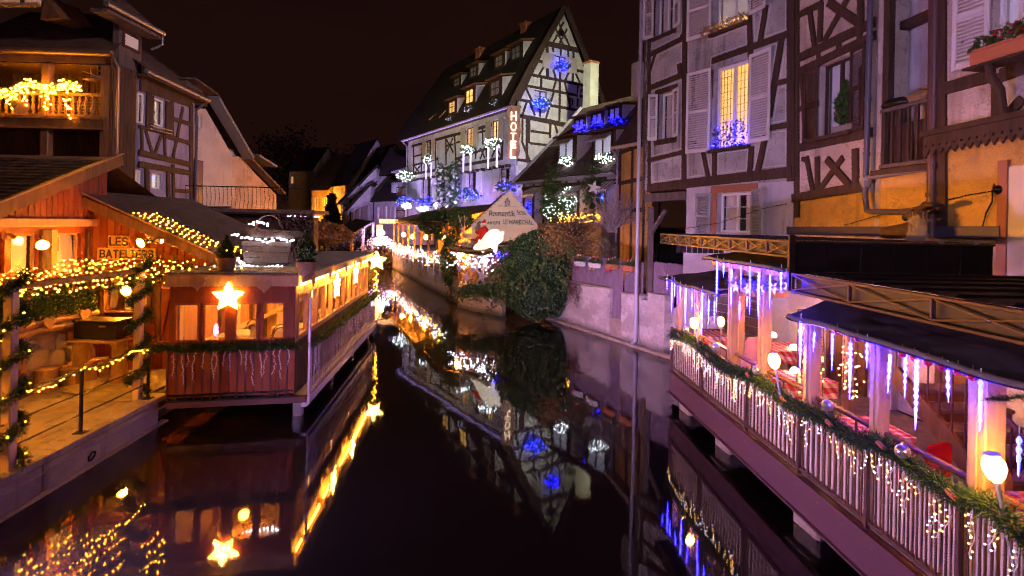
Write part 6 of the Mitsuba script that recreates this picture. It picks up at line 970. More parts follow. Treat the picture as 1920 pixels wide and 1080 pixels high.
# white gable house and its neighbour
h = thing('white_gable_house', 'plain pinkish-white gable house with a small square window beyond the lavender wing', 'house')
wp = [(4.65,8.37),(5.61,8.57),(8.06,6.94),(8.16,4.59),(4.79,4.48)]; W_ = [(4.76,7.71,5.36,8.27)][0]
sub(h, 'wall', MB().ext(Polygon(wp).difference(sbox(*W_)), lw, -.3, -.02), 'mat_plaster_lilac'); window(h, lw, W_, cols=2, rows=1, depth=.1, fw=.05, curtain=False)
r = [(4.75,4.5,5.41,6.37)][0]; sub(h, 'door_panel', MB().ext(sbox(*r), lw, -.02, .03), 'mat_metal_brown')
v0, v1 = lw.at(*[(5.45,9.03)][0], .35), lw.at(*[(8.98,6.92)][0], .35); sub(h, 'verge', MB().bar(v0, v1, .5, .14), 'mat_metal_grey'); sub(h, 'roof', MB().quad(v0 + [.2, 0, .1], v1 + [.2, 0, .1], v1 + [-6, 0, .1], v0 + [-6, 0, .1]), 'mat_roof_tile'); c = lw.at(*[(4.68,9.18)][0], -.6); sub(h, 'dormer', MB().box(c + [0, .3, -.1], (.9, 1.2, .8)).bar(c + [.3, -.4, .32], c + [.3, 1.5, .1], 1.1, .06), 'mat_timber_grey')
h = thing('cream_gable_house', 'small cream gable house with a dark timber truss beyond the white gable house', 'house'); w2 = [(8.11,6.89),(9.05,7),(10.66,6.34),(13.53,5.4),(13.58,4.46),(8.22,4.34)]
sub(h, 'wall', MB().ext(Polygon(w2), lw, -.3, -.05), 'mat_plaster_pink'); v0, v1 = lw.at(*[(8.82,7.04)][0], .2), lw.at(*[(13.79,5.47)][0], .2); sub(h, 'verge', MB().bar(v0, v1, .4, .12), 'mat_timber_grey'); sub(h, 'roof', MB().quad(v0 + [.15, 0, .08], v1 + [.15, 0, .08], v1 + [-5, 0, .08], v0 + [-5, 0, .08]), 'mat_roof_tile')
d0 = lw.at(*[(9.49,7.12)][0], .3); d1 = lw.at(*[(11.75,6.81)][0], .3); sub(h, 'dormer_eave', MB().bar(d0, d1, .7, .1), 'mat_zinc')
ch = lw.at(*[(8.72,7.25)][0], -.4); sub(h, 'chimney', MB().box(ch, (.3, .35, .5)), 'mat_white_paint')
# flat-roofed annex with balcony
h = thing('flat_roof_annex', 'dark flat-roofed annex with a balcony railing and violet light tubes', 'building'); ya = 21.6
zd = 4.32; xl, xr = -11.6, (-6.832,21.6,4.274)[0]
sub(h, 'wall', MB().box(((xl + xr) / 2 - .1, ya + .75, 2.1), (xr - xl - .2, 1.3, 4.2)), 'mat_timber'); sub(h, 'roof_slab', MB().box(((xl + xr) / 2, ya + .7, zd), (xr - xl + .3, 1.9, .14), 0, .01), 'mat_timber_grey')
for i in range(7): sub(h, 'fascia_board', MB().box((xl + .25 + i * (xr - xl) / 7 + .2, ya - .06, 3.3), ((xr - xl) / 7 - .02, .03, 1.5)), 'mat_timber')
r_ = part(h, 'balcony_railing'); zt = 5.22
sub(r_, 'handrail', MB().tube([(xl, ya, zt), (xr - 1.0, ya, zt), (xr, ya + .3, zt - .03)], .022, 6), 'mat_metal_black')
for i in range(26): x = xl + i * (xr - .9 - xl) / 25; sub(r_, 'baluster', MB().tube([(x, ya, zd + .07), (x + .04, ya, zd + .45), (x, ya, zt)], .009, 5), 'mat_metal_black')
sub(r_, 'glass_panel', MB().quad((xr - .95, ya, zd + .08), (xr, ya + .3, zd + .08), (xr, ya + .3, zt - .08), (xr - .95, ya, zt - .06)), 'mat_pane')
for dz, dx, em in ((0, 0, (5, 2.4, 14)), (-.12, .15, (9, 6, 13))): sub(h, 'light_tube', MB().bar((xr - 1.05 + dx, ya - .1, zd - .05 + dz), (xr + .05 + dx, ya + .25, zd - .05 + dz), .03), 'mat_white_paint', emit=glow(em, 1, 1))
k = thing('ivy_curtain', 'dry creeper hanging from the corner of the flat-roofed annex', 'plant'); pts = np.stack([xr - np.abs(rng.normal(.0, .55, 2600)) + .1, ya - .12 + rng.normal(-.1, .07, 2600), rng.uniform(1.5, 4.25, 2600)], 1); sub(k, 'foliage', leaves(pts, .06), 'mat_twig'); sub(k, 'stems', MB().tube([(xr - .1, ya - .15, .6), (xr - .2, ya - .15, 2.5), (xr - .1, ya - .15, 4.2)], .03, 5), 'mat_twig')

# ================================================================ HOTEL
h = thing('hotel', 'large half-timbered hotel with a steep gable, two rows of dormers and lit windows', 'hotel'); hg, hf = PL['HG'], PL['HF']
AP = [(4.19,22.41)][0]; ov = [(4.01,21.94),(2.61,19.28),(1.09,16.28),(0,14.11),(-1.2,12.96)]
wl = [(4.01,21.94),(2.61,19.28),(1.09,16.28),(0,14.11),(-0.99,13.22)]; WG = 2 * AP[0]
left = [(0, 4.0), (0, wl[-1][1] - .3), (wl[3][0], wl[3][1]), (wl[2][0], wl[2][1]), (wl[1][0], wl[1][1]), (AP[0] - .05, AP[1] - .4)]
out = Polygon(left + [(WG - u, z) for u, z in left[::-1]])
GW = [(3.42,17.1,4.63,18.27),(1.47,14.14,2.74,15.08),(5,14.3,5.56,14.92)]
gb = [(2.32,19.06,5.92,19.09,0.55),(1.64,17.47,6.49,17.32,0.3),(0.92,16.23,7.18,16.19,0.3),(0.59,15.27,7.47,15.19,0.26),(-0.23,14.05,6.97,13.92,0.28),(-0.98,12.85,4.94,12.61,0.3),(2.61,19.03,2.72,16.25,0.34),(5.38,19.04,5.35,16.3,0.26),(2.09,16.2,2.09,15.27,0.24),(4.01,16.9,4.03,12.81,0.26),(2.03,13.75,2.05,12.92,0.2),(2.42,17.28,1.85,16.26,0.22),(3.2,17.31,3.6,16.14,0.22),(3.6,16.14,3.28,15.15,0.22),(5.01,17.26,4.51,16.17,0.22),(4.51,16.17,4.77,15.26,0.22),(5.52,17.29,6.19,16.21,0.22),(0.57,15.15,1.24,14.05,0.22),(0.71,13.95,0.34,12.91,0.22),(1.01,13.99,1.54,12.96,0.22),(3.38,15.11,2.64,12.84,0.22),(4.78,15.23,5.18,14.03,0.22),(5.94,16.09,5.92,14.25,0.2),(4.01,21.94,2.61,19.28,0.35),(1.09,16.28,2.61,19.28,0.3),(0,14.11,1.09,16.28,0.3)]
gb2 = [(3.6,21.25,5.02,19.13,0.2),(3.3,20.7,4.4,19.07,0.2),(4.28,21.2,3.22,19.2,0.2),(4.64,20.67,3.77,19.1,0.2),(3.23,18.85,3.27,18.46,0.2),(4.03,18.9,4.04,18.3,0.2),(4.78,18.88,4.85,18.34,0.2)]
gb3 = [(0.99,12.59,0.99,10.65,0.26),(0.74,12.9,0.83,9.12,0.24),(0.04,12.73,5.98,12.37,0.3),(1.17,11.65,3.15,11.63,0.24),(0.39,10.59,1.15,9.14,0.24),(1.11,10.66,3.17,10.65,0.24),(-0.07,9.22,1.64,9.15,0.28),(3.12,12.84,3.09,11.28,0.24),(3.55,12.54,3.9,11.62,0.22),(0.34,12.77,0.35,10.59,0.2),(4.12,11.56,3.17,10.68,0.22)]
facade(h, hg, out, GW, [(*b[:4], b[4] * .8) for b in gb + gb2 + gb3], 'mat_plaster_white', 'mat_plaster_white', thick=.3, base=.05, minarea=.12, inset=.03)
for i, r in enumerate(GW): window(h, hg, r, 'mat_shutter_brown', cols=2 if i < 2 else 1, rows=2, depth=.1, room=.4, lit=((.25, .22, .75), .35) if i < 2 else None, weight=.3)
r = GW[0]; [sub(h, 'shutter', MB().ext(sbox(a, r[1] - .1, b, r[3]), hg, .06, .12), 'mat_shutter_beige') for a, b in ((r[0] - 1.25, r[0] - .1), (r[2] + .1, r[2] + 1.1))]
gr = [(6.2,15.49,6.77,15.8)][0]; sub(h, 'date_plate', MB().ext(sbox(*gr), hg, .06, .12), 'mat_metal_grey'); sub(h, 'vent', MB().lathe([(0, .02), (.28, .02), (.3, 0)], hg.at(*[(4.02,20.21)][0], .05), 12, hg.n3()), 'mat_dark')
sub(h, 'corner_board', MB().ext(Polygon([(6,16.03),(6.18,16.06),(6.03,14.96),(5.85,14.94)]), hg, .06, .12), 'mat_white_paint')
# long facade: u runs from the gable corner (0) to negative values
UL = [(-24.06,11.3)][0][0]; ZEV = ([(-24.17,13.31)][0][1] + [(-1.91,13.5)][0][1]) / 2; ZJ = ([(-23.1,8.94)][0][1] + [(-2.17,9.03)][0][1]) / 2
HW = [(-4.36,11.11,-3.12,12.93),(-9.22,10.98,-7.69,12.97),(-18.69,10.7,-17.27,12.77)]; HW2 = [(-8.75,6.88,-7.05,8.75),(-2.84,6.86,-1.1,8.68),(-19.85,5.94,-16.89,8.82),(-12.97,9.84,-11.77,10.78),(-13.08,5.18,-12.41,6.63),(-15.14,9.87,-14.16,11.52)]
up = sbox(UL, ZJ, 0, ZEV)
fb_ = [(-22.94,12.79,-2.46,12.61,0.34),(-22.77,9.53,-2.34,9.56,0.34),(-22.49,10.53,-15.59,10.69,0.24),(-11.47,10.3,-2.39,10.84,0.24),(-22.34,12.75,-22.17,9.51,0.24),(-19.87,12.37,-19.89,9.6,0.22),(-16.38,12.68,-15.94,9.44,0.24),(-13.7,12.7,-13.49,9.82,0.24),(-11.71,12.77,-11.21,9.85,0.26),(-7.3,12.81,-7.18,9.92,0.24),(-5.37,12.84,-5.15,9.93,0.24),(-2.55,12.76,-2.46,9.54,0.4),(-13.56,12.46,-11.87,10.97,0.2),(-12.05,12.39,-13.5,11.14,0.2),(-13.53,11.8,-11.9,11.78,0.2),(-22.21,11.5,-19.99,11.54,0.2),(-21.99,10.43,-20.19,9.44,0.18),(-20.23,10.35,-21.94,9.56,0.18),(-18.42,10.44,-17.35,9.43,0.18),(-17.26,10.46,-18.37,9.5,0.18),(-11.24,10.38,-9.92,9.85,0.2),(-9.84,10.52,-11.09,9.84,0.2),(-6.97,12.27,-5.44,12.27,0.2),(-6.39,10.83,-5.44,9.86,0.2),(-5.48,10.83,-6.35,9.84,0.2),(-3.29,10.87,-4.18,9.84,0.2),(-3.27,10.31,-2.52,9.69,0.18),(-11.3,11.87,-10.36,11.87,0.2),(-6.03,12.83,-5.89,11.06,0.16),(-15.6,10.89,-15.26,9.4,0.18)]
facade(h, hf, up, HW, [(*b[:4], b[4] * .8) for b in fb_], 'mat_plaster_white', 'mat_plaster_white', thick=.3, base=.05, minarea=.12)
LIT = [((1, .6, .12), 1.3), ((1, .42, .06), .8), None]
for r, l in zip(HW, LIT):
    w = window(h, hf, r, 'mat_shutter_brown', cols=2, rows=4, depth=.1, lit=l, room=.4, weight=.6)
    for a in (-1, 1): u0_, u1_ = (r[0] - .98, r[0] - .05) if a < 0 else (r[2] + .05, r[2] + .98); sub(w, 'shutter', MB().ext(sbox(u0_, r[1] - .05, u1_, r[3] + .1), hf, .06, .12), 'mat_shutter_beige')
hs2 = unary_union([sbox(*r) for r in HW2]); low = sbox(UL + .3, 3.0, -.05, ZJ - .02).difference(hs2); sub(h, 'lower_wall', MB().ext(low, hf, -.35, -.05), 'mat_plaster_lilac'); sub(h, 'gable_lower_wall', MB().ext(sbox(.02, 1.2, WG, 4.0), hg, -.3, -.01), 'mat_plaster_lilac')
for i, r in enumerate(HW2):
    w = window(h, hf, r, 'mat_shutter_brown', cols=2 if i < 3 else 1, rows=3, depth=.15, lit=((1, .5, .05), 1.6) if i in (3, 4) else None, room=.4, weight=.3)
    if i < 3:
        for a in (-1, 1): u0_, u1_ = (r[0] - 1.05, r[0] - .08) if a < 0 else (r[2] + .08, r[2] + 1.05); sub(w, 'shutter', MB().ext(sbox(u0_, r[1] - .05, u1_, r[3] + .05), hf, .0, .06), 'mat_shutter_white')
for i in range(22): u = UL + .4 + i * (-UL - .6) / 22; sub(h, 'joist_end', MB().fr(hf.at(u, ZJ - .16, .12), [hf.e3(), hf.n3(), [0, 0, 1]], [.12, .25, .12], .02), 'mat_timber')
sub(h, 'eave_soffit', MB().bar(hf.at(UL - .3, ZEV + .05, .3), hf.at(.2, ZEV + .05, .3), .8, .1), 'mat_timber_grey'); sub(h, 'gutter', MB().tube([hf.at(UL - .4, ZEV + .14, .72), hf.at(.1, ZEV + .14, .72)], .14, 9), 'mat_pipe', smooth=40)
sub(h, 'violet_light_tube', MB().bar(hf.at(UL - .3, ZEV + .0, .66), hf.at(0, ZEV + .0, .66), .05), 'mat_white_paint', emit=glow((.38, .24, 1.0), 2.2, 2))
sub(h, 'downpipe', MB().tube([hf.at(-.4, ZEV + .1, .7), hf.at(-.15, ZEV - .6, .2), hf.at(-.15, 4, .15)], .07, 8), 'mat_pipe'); sub(h, 'downpipe', MB().tube([hf.at(UL - .2, ZEV + .1, .7), hf.at(UL + .1, ZEV - .6, .2), hf.at(UL + .1, 4, .15)], .07, 8), 'mat_pipe')
# steep roof: profile in the gable plane, swept along the facade
ex3 = hf.e3(); NL = 26.0
prof = [(-1.0, ZEV + .05), (wl[3][0] - .55, wl[3][1] + .25), (wl[2][0] - .45, wl[2][1] + .25), (AP[0], AP[1] + .1)]
R_ = MB()
for (ua, za), (ub, zb2) in zip(prof[:-1], prof[1:]):
    a0, b0 = hg.at(ua, za, .35), hg.at(ub, zb2, .35); a1_, b1_ = hg.at(ua, za, 0) - ex3 * NL, hg.at(ub, zb2, 0) - ex3 * (NL - (2.5 if zb2 > 17 else 0)); R_.quad(a0, b0, b1_, a1_)
    a0, b0, = hg.at(WG - ua, za, .35), hg.at(WG - ub, zb2, .35); R_.quad(a0, b0, b0 - ex3 * (NL - 2.5), a0 - ex3 * NL)
sub(h, 'roof', R_, 'mat_roof_dark'); M('roof_dark', bumped(matte((.030, .022, .020), .85), lambda p, n, uv: p.z * 5. - dr.floor(p.z * 5.), .03))
for s in (0, 1):
    for (ua, za), (ub, zb2) in zip(prof[:-1], prof[1:]):
        f = (lambda u: WG - u) if s else (lambda u: u); sub(h, 'barge_board', MB().bar(hg.at(f(ua), za - .12, .36), hg.at(f(ub), zb2 - .12, .36), .10, .5, bv=.02), 'mat_timber')
def slope(u, t): # point on the canal-side slope: u along the facade, t from eave (0) to ridge (1)
    z = ZEV + .4 + (AP[1] - ZEV - .4) * t; zz_ = [q[1] for q in prof]; uu = [q[0] for q in prof]; ug = np.interp(z, zz_, uu); return hg.at(ug, z, 0) + ex3 * u
def dormer(px, w_, hh, lit=None, warm=False, basket=True):
    c = np.array(px, float); d_ = part(h, 'dormer'); E, N_ = ex3, hf.n3(); dep = 2.2
    V = lambda a, b, d: c + E * a + N_ * d + np.array([0, 0, b])
    sub(d_, 'front', MB().quad(V(-w_, 0, 0), V(w_, 0, 0), V(w_, hh, 0), V(-w_, hh, 0)), 'mat_timber'); ck = MB()
    for s in (-w_, w_): ck.add([V(s, 0, 0), V(s, hh, 0), V(s, hh + .5, -dep)], [[0, 1, 2]])
    sub(d_, 'cheek', ck, 'mat_plaster_lilac'); sub(d_, 'roof', MB().add([V(-w_ - .25, hh + .02, .35), V(w_ + .25, hh + .02, .35), V(w_ + .25, hh + .62, -dep - .4), V(-w_ - .25, hh + .62, -dep - .4), V(-w_ - .25, hh + .14, .35), V(w_ + .25, hh + .14, .35), V(w_ + .25, hh + .74, -dep - .4), V(-w_ - .25, hh + .74, -dep - .4)], [[0, 1, 5], [0, 5, 4], [1, 2, 6], [1, 6, 5], [3, 0, 4], [3, 4, 7], [4, 5, 6], [4, 6, 7], [0, 2, 1], [0, 3, 2]]), 'mat_wood_brown')
    sub(d_, 'window', MB().quad(V(-w_ * .62, .35, .03), V(w_ * .62, .35, .03), V(w_ * .62, hh - .2, .03), V(-w_ * .62, hh - .2, .03)), 'mat_curtain' if lit else 'mat_grey_paint', emit=glow(*lit, .3) if lit else None)
    m = MB(); [m.bar(V(a, .35, .05), V(a, hh - .2, .05), .06) for a in (-w_ * .62, 0, w_ * .62)]; [m.bar(V(-w_ * .62, b, .05), V(w_ * .62, b, .05), .05) for b in (.35, .35 + (hh - .55) / 2, hh - .2)]; sub(d_, 'window_bars', m, 'mat_shutter_brown', stuff=True)
DL = [((-4.052,54.7,14.421), 1.0, 1.6, ((1, .5, .06), .7)), ((-2.25,52.1,14.861), 1.1, 1.75, ((1, .55, .08), 1.2)), ((0.102,47.6,14.572), 1.1, 1.75, None)]
DU = [((-3.906,58.7,18.038), .9, 1.3, None), ((-2.096,55.9,18.319), 1.0, 1.45, None), ((0.397,51.2,18.061), 1.0, 1.5, None), ((1.849,48.7,18.068), 1.05, 1.6, None)]
for c, w_, hh, l in DL + DU: dormer(c, w_, hh, l)
for a, b in (((-6.895,60.2,14.89), (-6.153,59.5,15.401)), ((-5.515,57.6,14.721), (-4.834,57.1,15.35))): a, b = np.array(a), np.array(b); sub(h, 'lit_skylight', MB().bar(a, b, .30, .05, hf.n3()), 'mat_white_paint', emit=glow((1, .38, .1), .9, .3))
for c, w_, z_ in (((-1.476,59,21.491), .9, 1.7), ((2.898,51.8,21.858), .9, 1.4)): sub(h, 'chimney', MB().box(np.array(c), (w_, w_, z_), 30, .03).box(np.array(c) + [0, 0, z_ / 2], (w_ + .25, w_ + .25, .16), 30), 'mat_terracotta')
k = thing('gable_chimney', 'tall plastered chimney standing right of the hotel gable', 'chimney'); c = np.array((7.255,42,15.018)); sub(k, 'shaft', MB().box(c - [0, 0, 1.3], (.82, .82, 5.0), 30, .02), 'mat_plaster_white'); sub(k, 'cap', MB().box(c + [0, 0, 1.27], (.95, .95, .14), 30, .02), 'mat_terracotta')
# vertical sign
k = thing('hotel_sign', 'tall wavy vertical board with the glowing letters HOTEL', 'sign'); sp = Plane(hg.at(.3, 0, 1.0)[:2], (1, -.03)); so = (1.527,43.9,11.154); sp = Plane((so[0], so[1]), (1, .03))
kx = so[1] / 1050; zz_ = lambda y: so[2] + (250 - y) * kx
bp = [(-12, 202), (-4, 197), (5, 199), (14, 197), (12, 220), (15, 245), (11, 265), (14, 282), (10, 297), (-3, 299), (-12, 294), (-9, 275), (-12, 255), (-8, 232), (-13, 215)]
bpoly = Polygon([(x * kx, zz_(y)) for x, y in bp]).buffer(.12).buffer(-.12); sub(k, 'board', MB().ext(bpoly, sp, -.08, .05), 'mat_sign'); M('sign', matte(proc(streaky((.20, .09, .07), (.3, .15, .11), 2, 1)), .6)); sub(k, 'bracket', MB().bar(np.array(so) + [.2, .3, 1.6], hg.at(.4, so[2] + 1.6, 0), .08), 'mat_metal_black')
for ch, y0, y1, em in (('H', 208, 226, .22), ('O', 228, 246, .22), ('T', 248, 262, .26), ('E', 263, 278, .6), ('L', 279, 297, 1.)):
    m = meshkit.text_mesh(ch, 1, .04, True); v = m.vertices.copy(); v[:, 0] = (v[:, 0] - v[:, 0].min()) / (v[:, 0].max() - v[:, 0].min()) - .5; v[:, 1] = (v[:, 1] - v[:, 1].min()) / (v[:, 1].max() - v[:, 1].min()); u_ = v[:, 0] * 11 * kx + .02; z_ = zz_(y1) + v[:, 1] * (y1 - y0 - 1.5) * kx; sub(k, 'letter', MB().add(sp.at(u_, z_, .06 + v[:, 2] * 2), m.faces), 'mat_white_paint', emit=glow((10, 7.2, 4.2), em, .5))
# window baskets and light clusters of the hotel
def cluster(label, c, n, r, em, br, wt=1.5, group='glowing window baskets', squash=.6, mats='mat_needles_light', foliage=True, nm='light_basket', cat='string lights'):
    k = thing(nm, label, cat, group); c = np.array(c, float); q = rng.normal(size=(n, 3)); q /= np.linalg.norm(q, axis=1)[:, None]; q = q * (r * rng.random((n, 1)) ** .4) * [1, .7, squash] + c
    sub(k, 'bulbs', MB().balls(q, br), 'mat_wire', emit=em, stuff=True)
    if foliage: f = rng.normal(size=(n * 4, 3)); f /= np.linalg.norm(f, axis=1)[:, None]; sub(k, 'foliage', leaves(c + f * (r * rng.random((n * 4, 1)) ** .5) * [1, .7, squash], r * .14), mats)
    return k
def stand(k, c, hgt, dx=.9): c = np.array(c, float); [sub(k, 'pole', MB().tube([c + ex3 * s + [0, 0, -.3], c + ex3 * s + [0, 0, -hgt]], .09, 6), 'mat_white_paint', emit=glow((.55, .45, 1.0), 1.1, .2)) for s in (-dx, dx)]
BK = [('white bulb basket in front of the lit corner window of the hotel', (-0.047,44.8,10.491)), ('white bulb basket below the second lit window of the hotel', (-2.32,50,10.617)), ('white bulb basket below the dark window at the far end of the hotel', (-6.845,60,10.702))]
for lab, c in BK: k = cluster(lab, c, 60, .78, glow(COOL, .5, 1.5), .045); stand(k, c, 2.0 if '60' not in lab else 2, .7)
cluster('white bulb basket at the left end of the hotel beside the lower house', (-9.762,63,9.185), 64, 1.1, glow(COOL, .5, 1.5), .052)
for i, (tx, c, col) in enumerate((('under the left end of the hotel upper storey', (-9.356,60,6.211), BLUE), ('beside the ivy column left of centre', (-6.503,55,5.967), BLUE), ('below the hotel ground floor window behind the tiled sign house', (-1.885,46,6.377), BLUE), ('at the right corner of the hotel ground floor', (1.127,43,6.9), BLUE))): cluster('mass of deep blue bulbs ' + tx, c, 60, 1.0, glow(col, 1, 1.5), .045, group='masses of deep blue bulbs')
for tx, c in (('below the left blue bulbs', (-8.914,59,5.733)), ('at the foot of the left hotel shutters', (-6.749,55,5.336)), ('at the foot of the ivy column', (-4.677,51,5.611))): cluster('dense glowing white bulb bunch ' + tx, c, 60, .62, glow(COOL, .6, 2), .055, group='dense white bulb bunches')
for tx, c in (('of the gable, upper one', (5.549,46.5,17.37)), ('of the gable, lower one', (3.837,45,13.841))): cluster('blue bulbs in the window box ' + tx, c, 52, .85, glow(BLUE if 'upper' in tx else (.2, .6, 28), .9, 1.5), .06, group='blue window boxes of the hotel', squash=.55)
for tx, c in (('under the middle dormer', (-2.263,51.4,14.469)), ('under the right dormer', (0.106,47,14.215)), ('under the left dormer', (-4.173,54.3,14.135))): cluster('pale unlit flower basket ' + tx + ' of the hotel', c, 26, .55, glow((.5, .45, .8), .7, .3), .05, group='flower baskets of the hotel dormers')
for i, (x, z0, z1) in enumerate(((827, 305, 395), (849, 312, 400))):
    k = thing('ivy_column', ('left' if i == 0 else 'right') + ' column of ivy and white ribbons climbing the hotel facade', 'plant', 'ivy columns of the hotel'); a, b = np.array((-4.701,50.5,9.091) if i == 0 else (-3.45,49,8.967)), np.array((-4.526,50.5,5.118) if i == 0 else (-3.368,49,4.874)); t = rng.random((2600, 1)); q = a + (b - a) * t + rng.normal(0, .15 + .08 * i, (2600, 3)); sub(k, 'foliage', leaves(q, .11), 'mat_ivy')
    for j in range(11): c = a + (b - a) * (j + .5) / 11 + rng.normal(0, .15, 3) - [0, .4, 0]; sub(k, 'ribbon', leaves(c + rng.normal(0, .14, (10, 3)), .16), 'mat_white_paint')
    sub(k, 'stem', MB().tube([a, b], .08, 6), 'mat_twig')

# ================================================================ ANNEX HOUSE with dormers right of the hotel
h = thing('annex_house', 'lower tiled house with striped window awnings and blue and white bulbs right of the hotel', 'house'); ax = PL['AX']
e0, e1 = [(-0.07,6.59)][0], [(9.35,6.65)][0]; ze = (e0[1] + e1[1]) / 2; ua, ub = e0[0], e1[0] + .1
E, N_ = ax.e3(), ax.n3(); rl_, rr_ = (6.793,40.5,13.067), (8.543,35.5,12.77)
RD = 5.2; rz = 5.5; rk = lambda u, t: ax.at(u, ze + rz * t - .5 * t * (1 - t), .5 - RD * t - .3 * t)
G = np.array([[rk(ua + (ub - ua) * i / 10 + .8 * t * (1 - i / 10) * 0, t) for i in range(11)] for t in np.linspace(0, 1, 9)]); sub(h, 'roof', MB().grid(G).quad(G[-1, 0], G[-1, -1], G[-1, -1] - N_ * 6 - [0, 0, 6], G[-1, 0] - N_ * 6 - [0, 0, 6]), 'mat_roof_tile')
for i in range(24): t = (i + .5) / 24 * .78; sub(h, 'tile_course', MB().bar(rk(ua, t), rk(ub, t), .26, .035, unit(N_ * .55 + np.array([0, 0, .6]))), 'mat_tile_annex')
M('tile_annex', matte(proc(tile_fn), .8))
for i in range(8): t0, t1 = i / 8, (i + 1) / 8; sub(h, 'verge_board', MB().bar(rk(ua - .08, t0) + [0, 0, .05], rk(ua - .08, t1) + [0, 0, .05], .10, .26), 'mat_pipe')
sub(h, 'gutter', MB().tube([ax.at(ua - .1, ze - .02, .62), ax.at(ub, ze - .02, .62)], .09, 8), 'mat_pipe', smooth=40)
sub(h, 'wall', MB().ext(sbox(ua + .3, 1.0, ub, ze - .05), ax, -.3, 0), 'mat_plaster_lilac'); sub(h, 'gable_wall', MB().add([ax.at(ua + .3, 1, 0), ax.at(ua + .3, ze, 0), ax.at(ua + .3, ze + rz - .5, -RD), ax.at(ua + .3, 1, -RD)], [[0, 1, 2], [0, 2, 3]]), 'mat_plaster_lilac')
for u in np.linspace(ua + .5, ub - .2, 9): sub(h, 'beam', MB().ext(sbox(u - .09, 1.0, u + .09, ze - .1), ax, -.01, .04), 'mat_timber')
sub(h, 'beam', MB().ext(sbox(ua + .3, ze - .45, ub, ze - .2), ax, .0, .06), 'mat_timber')
def axwin(r, col=None): window(h, ax, r, 'mat_shutter_brown', cols=2, rows=2, depth=.1, lit=((.35, .4, .55), .35) if col is None else col, weight=.3)
AW = [(1.48,4.97,2.55,5.98),(4.33,4.94,5.26,5.88),(5.52,4.92,6.57,5.89),(8.18,5.08,8.97,6.01)]
for r in AW: axwin(r)
M('stripe', matte(proc(lambda p, n, uv: dr.select(dr.floor((p.x * .5 - p.y * .866) * 7) * .5 - dr.floor(dr.floor((p.x * .5 - p.y * .866) * 7) * .5) > .25, mi.Color3f(.68, .64, .58), mi.Color3f(.10, .07, .06))), .8))
def striped(u0, u1, z, drop, out, pl=ax, d=.05):
    k = part(h, 'striped_awning'); sub(k, 'cloth', MB().grid(np.array([[pl.at(u, z - drop * t, d + out * t) for u in np.linspace(u0, u1, 9)] for t in (0, .5, 1)]).reshape(3, 9, 3)), 'mat_stripe'); m = MB()
    for i in range(8): a, b = u0 + (u1 - u0) * i / 8, u0 + (u1 - u0) * (i + 1) / 8; m.add([pl.at(a, z - drop, d + out), pl.at(b, z - drop, d + out), pl.at((a + b) / 2, z - drop - .2, d + out)], [[0, 1, 2]])
    sub(k, 'fringe', m, 'mat_white_paint')
for r in AW: striped(r[0] - .15, r[2] + .15, r[3] + .35, .5, .75)
def axdormer(px, w_, hh, lit, aw=True, label=''):
    c = np.array(px, float); d_ = part(h, 'dormer'); dep = 2.6; V = lambda a, b, d: c + E * a + N_ * d + np.array([0, 0, b])
    sub(d_, 'front', MB().quad(V(-w_, 0, 0), V(w_, 0, 0), V(w_, hh, 0), V(-w_, hh, 0)), 'mat_timber'); ck = MB(); [ck.add([V(s, 0, 0), V(s, hh, 0), V(s, hh + .3, -dep)], [[0, 1, 2]]) for s in (-w_, w_)]; sub(d_, 'cheek', ck, 'mat_plaster_lilac')
    sub(d_, 'roof', MB().bar(V(0, hh + .06, .25), V(0, hh + .42, -dep), 2 * w_ + .3, .1), 'mat_wood_brown'); sub(d_, 'window', MB().quad(V(-w_ * .7, .15, .03), V(w_ * .7, .15, .03), V(w_ * .7, hh - .15, .03), V(-w_ * .7, hh - .15, .03)), 'mat_curtain', emit=glow(lit, .4, .3)); m = MB(); [m.bar(V(a, .15, .05), V(a, hh - .15, .05), .07) for a in (-w_ * .7, 0, w_ * .7)]; sub(d_, 'window_bars', m, 'mat_shutter_brown', stuff=True)
    if aw: m = MB(); m.grid(np.array([[V(a, hh - .12 - .35 * t, .1 + .5 * t) for a in np.linspace(-w_ * .95, w_ * .95, 9)] for t in (0, 1)])); sub(d_, 'awning_cloth', m, 'mat_stripe'); f = MB(); [f.add([V(-w_ * .95 + 1.9 * w_ * i / 8, hh - .47, .6), V(-w_ * .95 + 1.9 * w_ * (i + 1) / 8, hh - .47, .6), V(-w_ * .95 + 1.9 * w_ * (i + .5) / 8, hh - .6, .6)], [[0, 1, 2]]) for i in range(8)]; sub(d_, 'awning_fringe', f, 'mat_white_paint')
axdormer((4.3,32.7,7.691), .95, 1.5, (.5, .55, .8)); axdormer((5.865,29.65,7.536), .95, 1.5, (.5, .55, .8))
for c in ((5.45,35.3,9.997), (6.341,34.1,10.148), (7.159,32.9,10.275)): axdormer(c, .62, .85, (.06, .07, .25), False)
for lab, c, em in (('white bulbs in the window box of the left lower dormer of the annex house', (4.232,32.2,7.727), COOL), ('white bulbs in the window box of the right lower dormer of the annex house', (5.782,29.1,7.555), COOL)): cluster(lab, c, 60, .55, glow(em, .55, 1), .035, group='window boxes of the annex house', squash=.55)
for lab, c in (('blue bulbs under the left small upper dormer', (5.32,34.7,10.094)), ('blue bulbs under the middle small upper dormer', (6.175,33.4,10.213)), ('blue bulbs under the right small upper dormer', (7.006,32.2,10.172))): cluster(lab + ' of the annex house', c, 34, .46, glow(BLUE, .4, 1.2), .034, group='blue bulbs of the annex dormers', foliage=False, squash=.8)
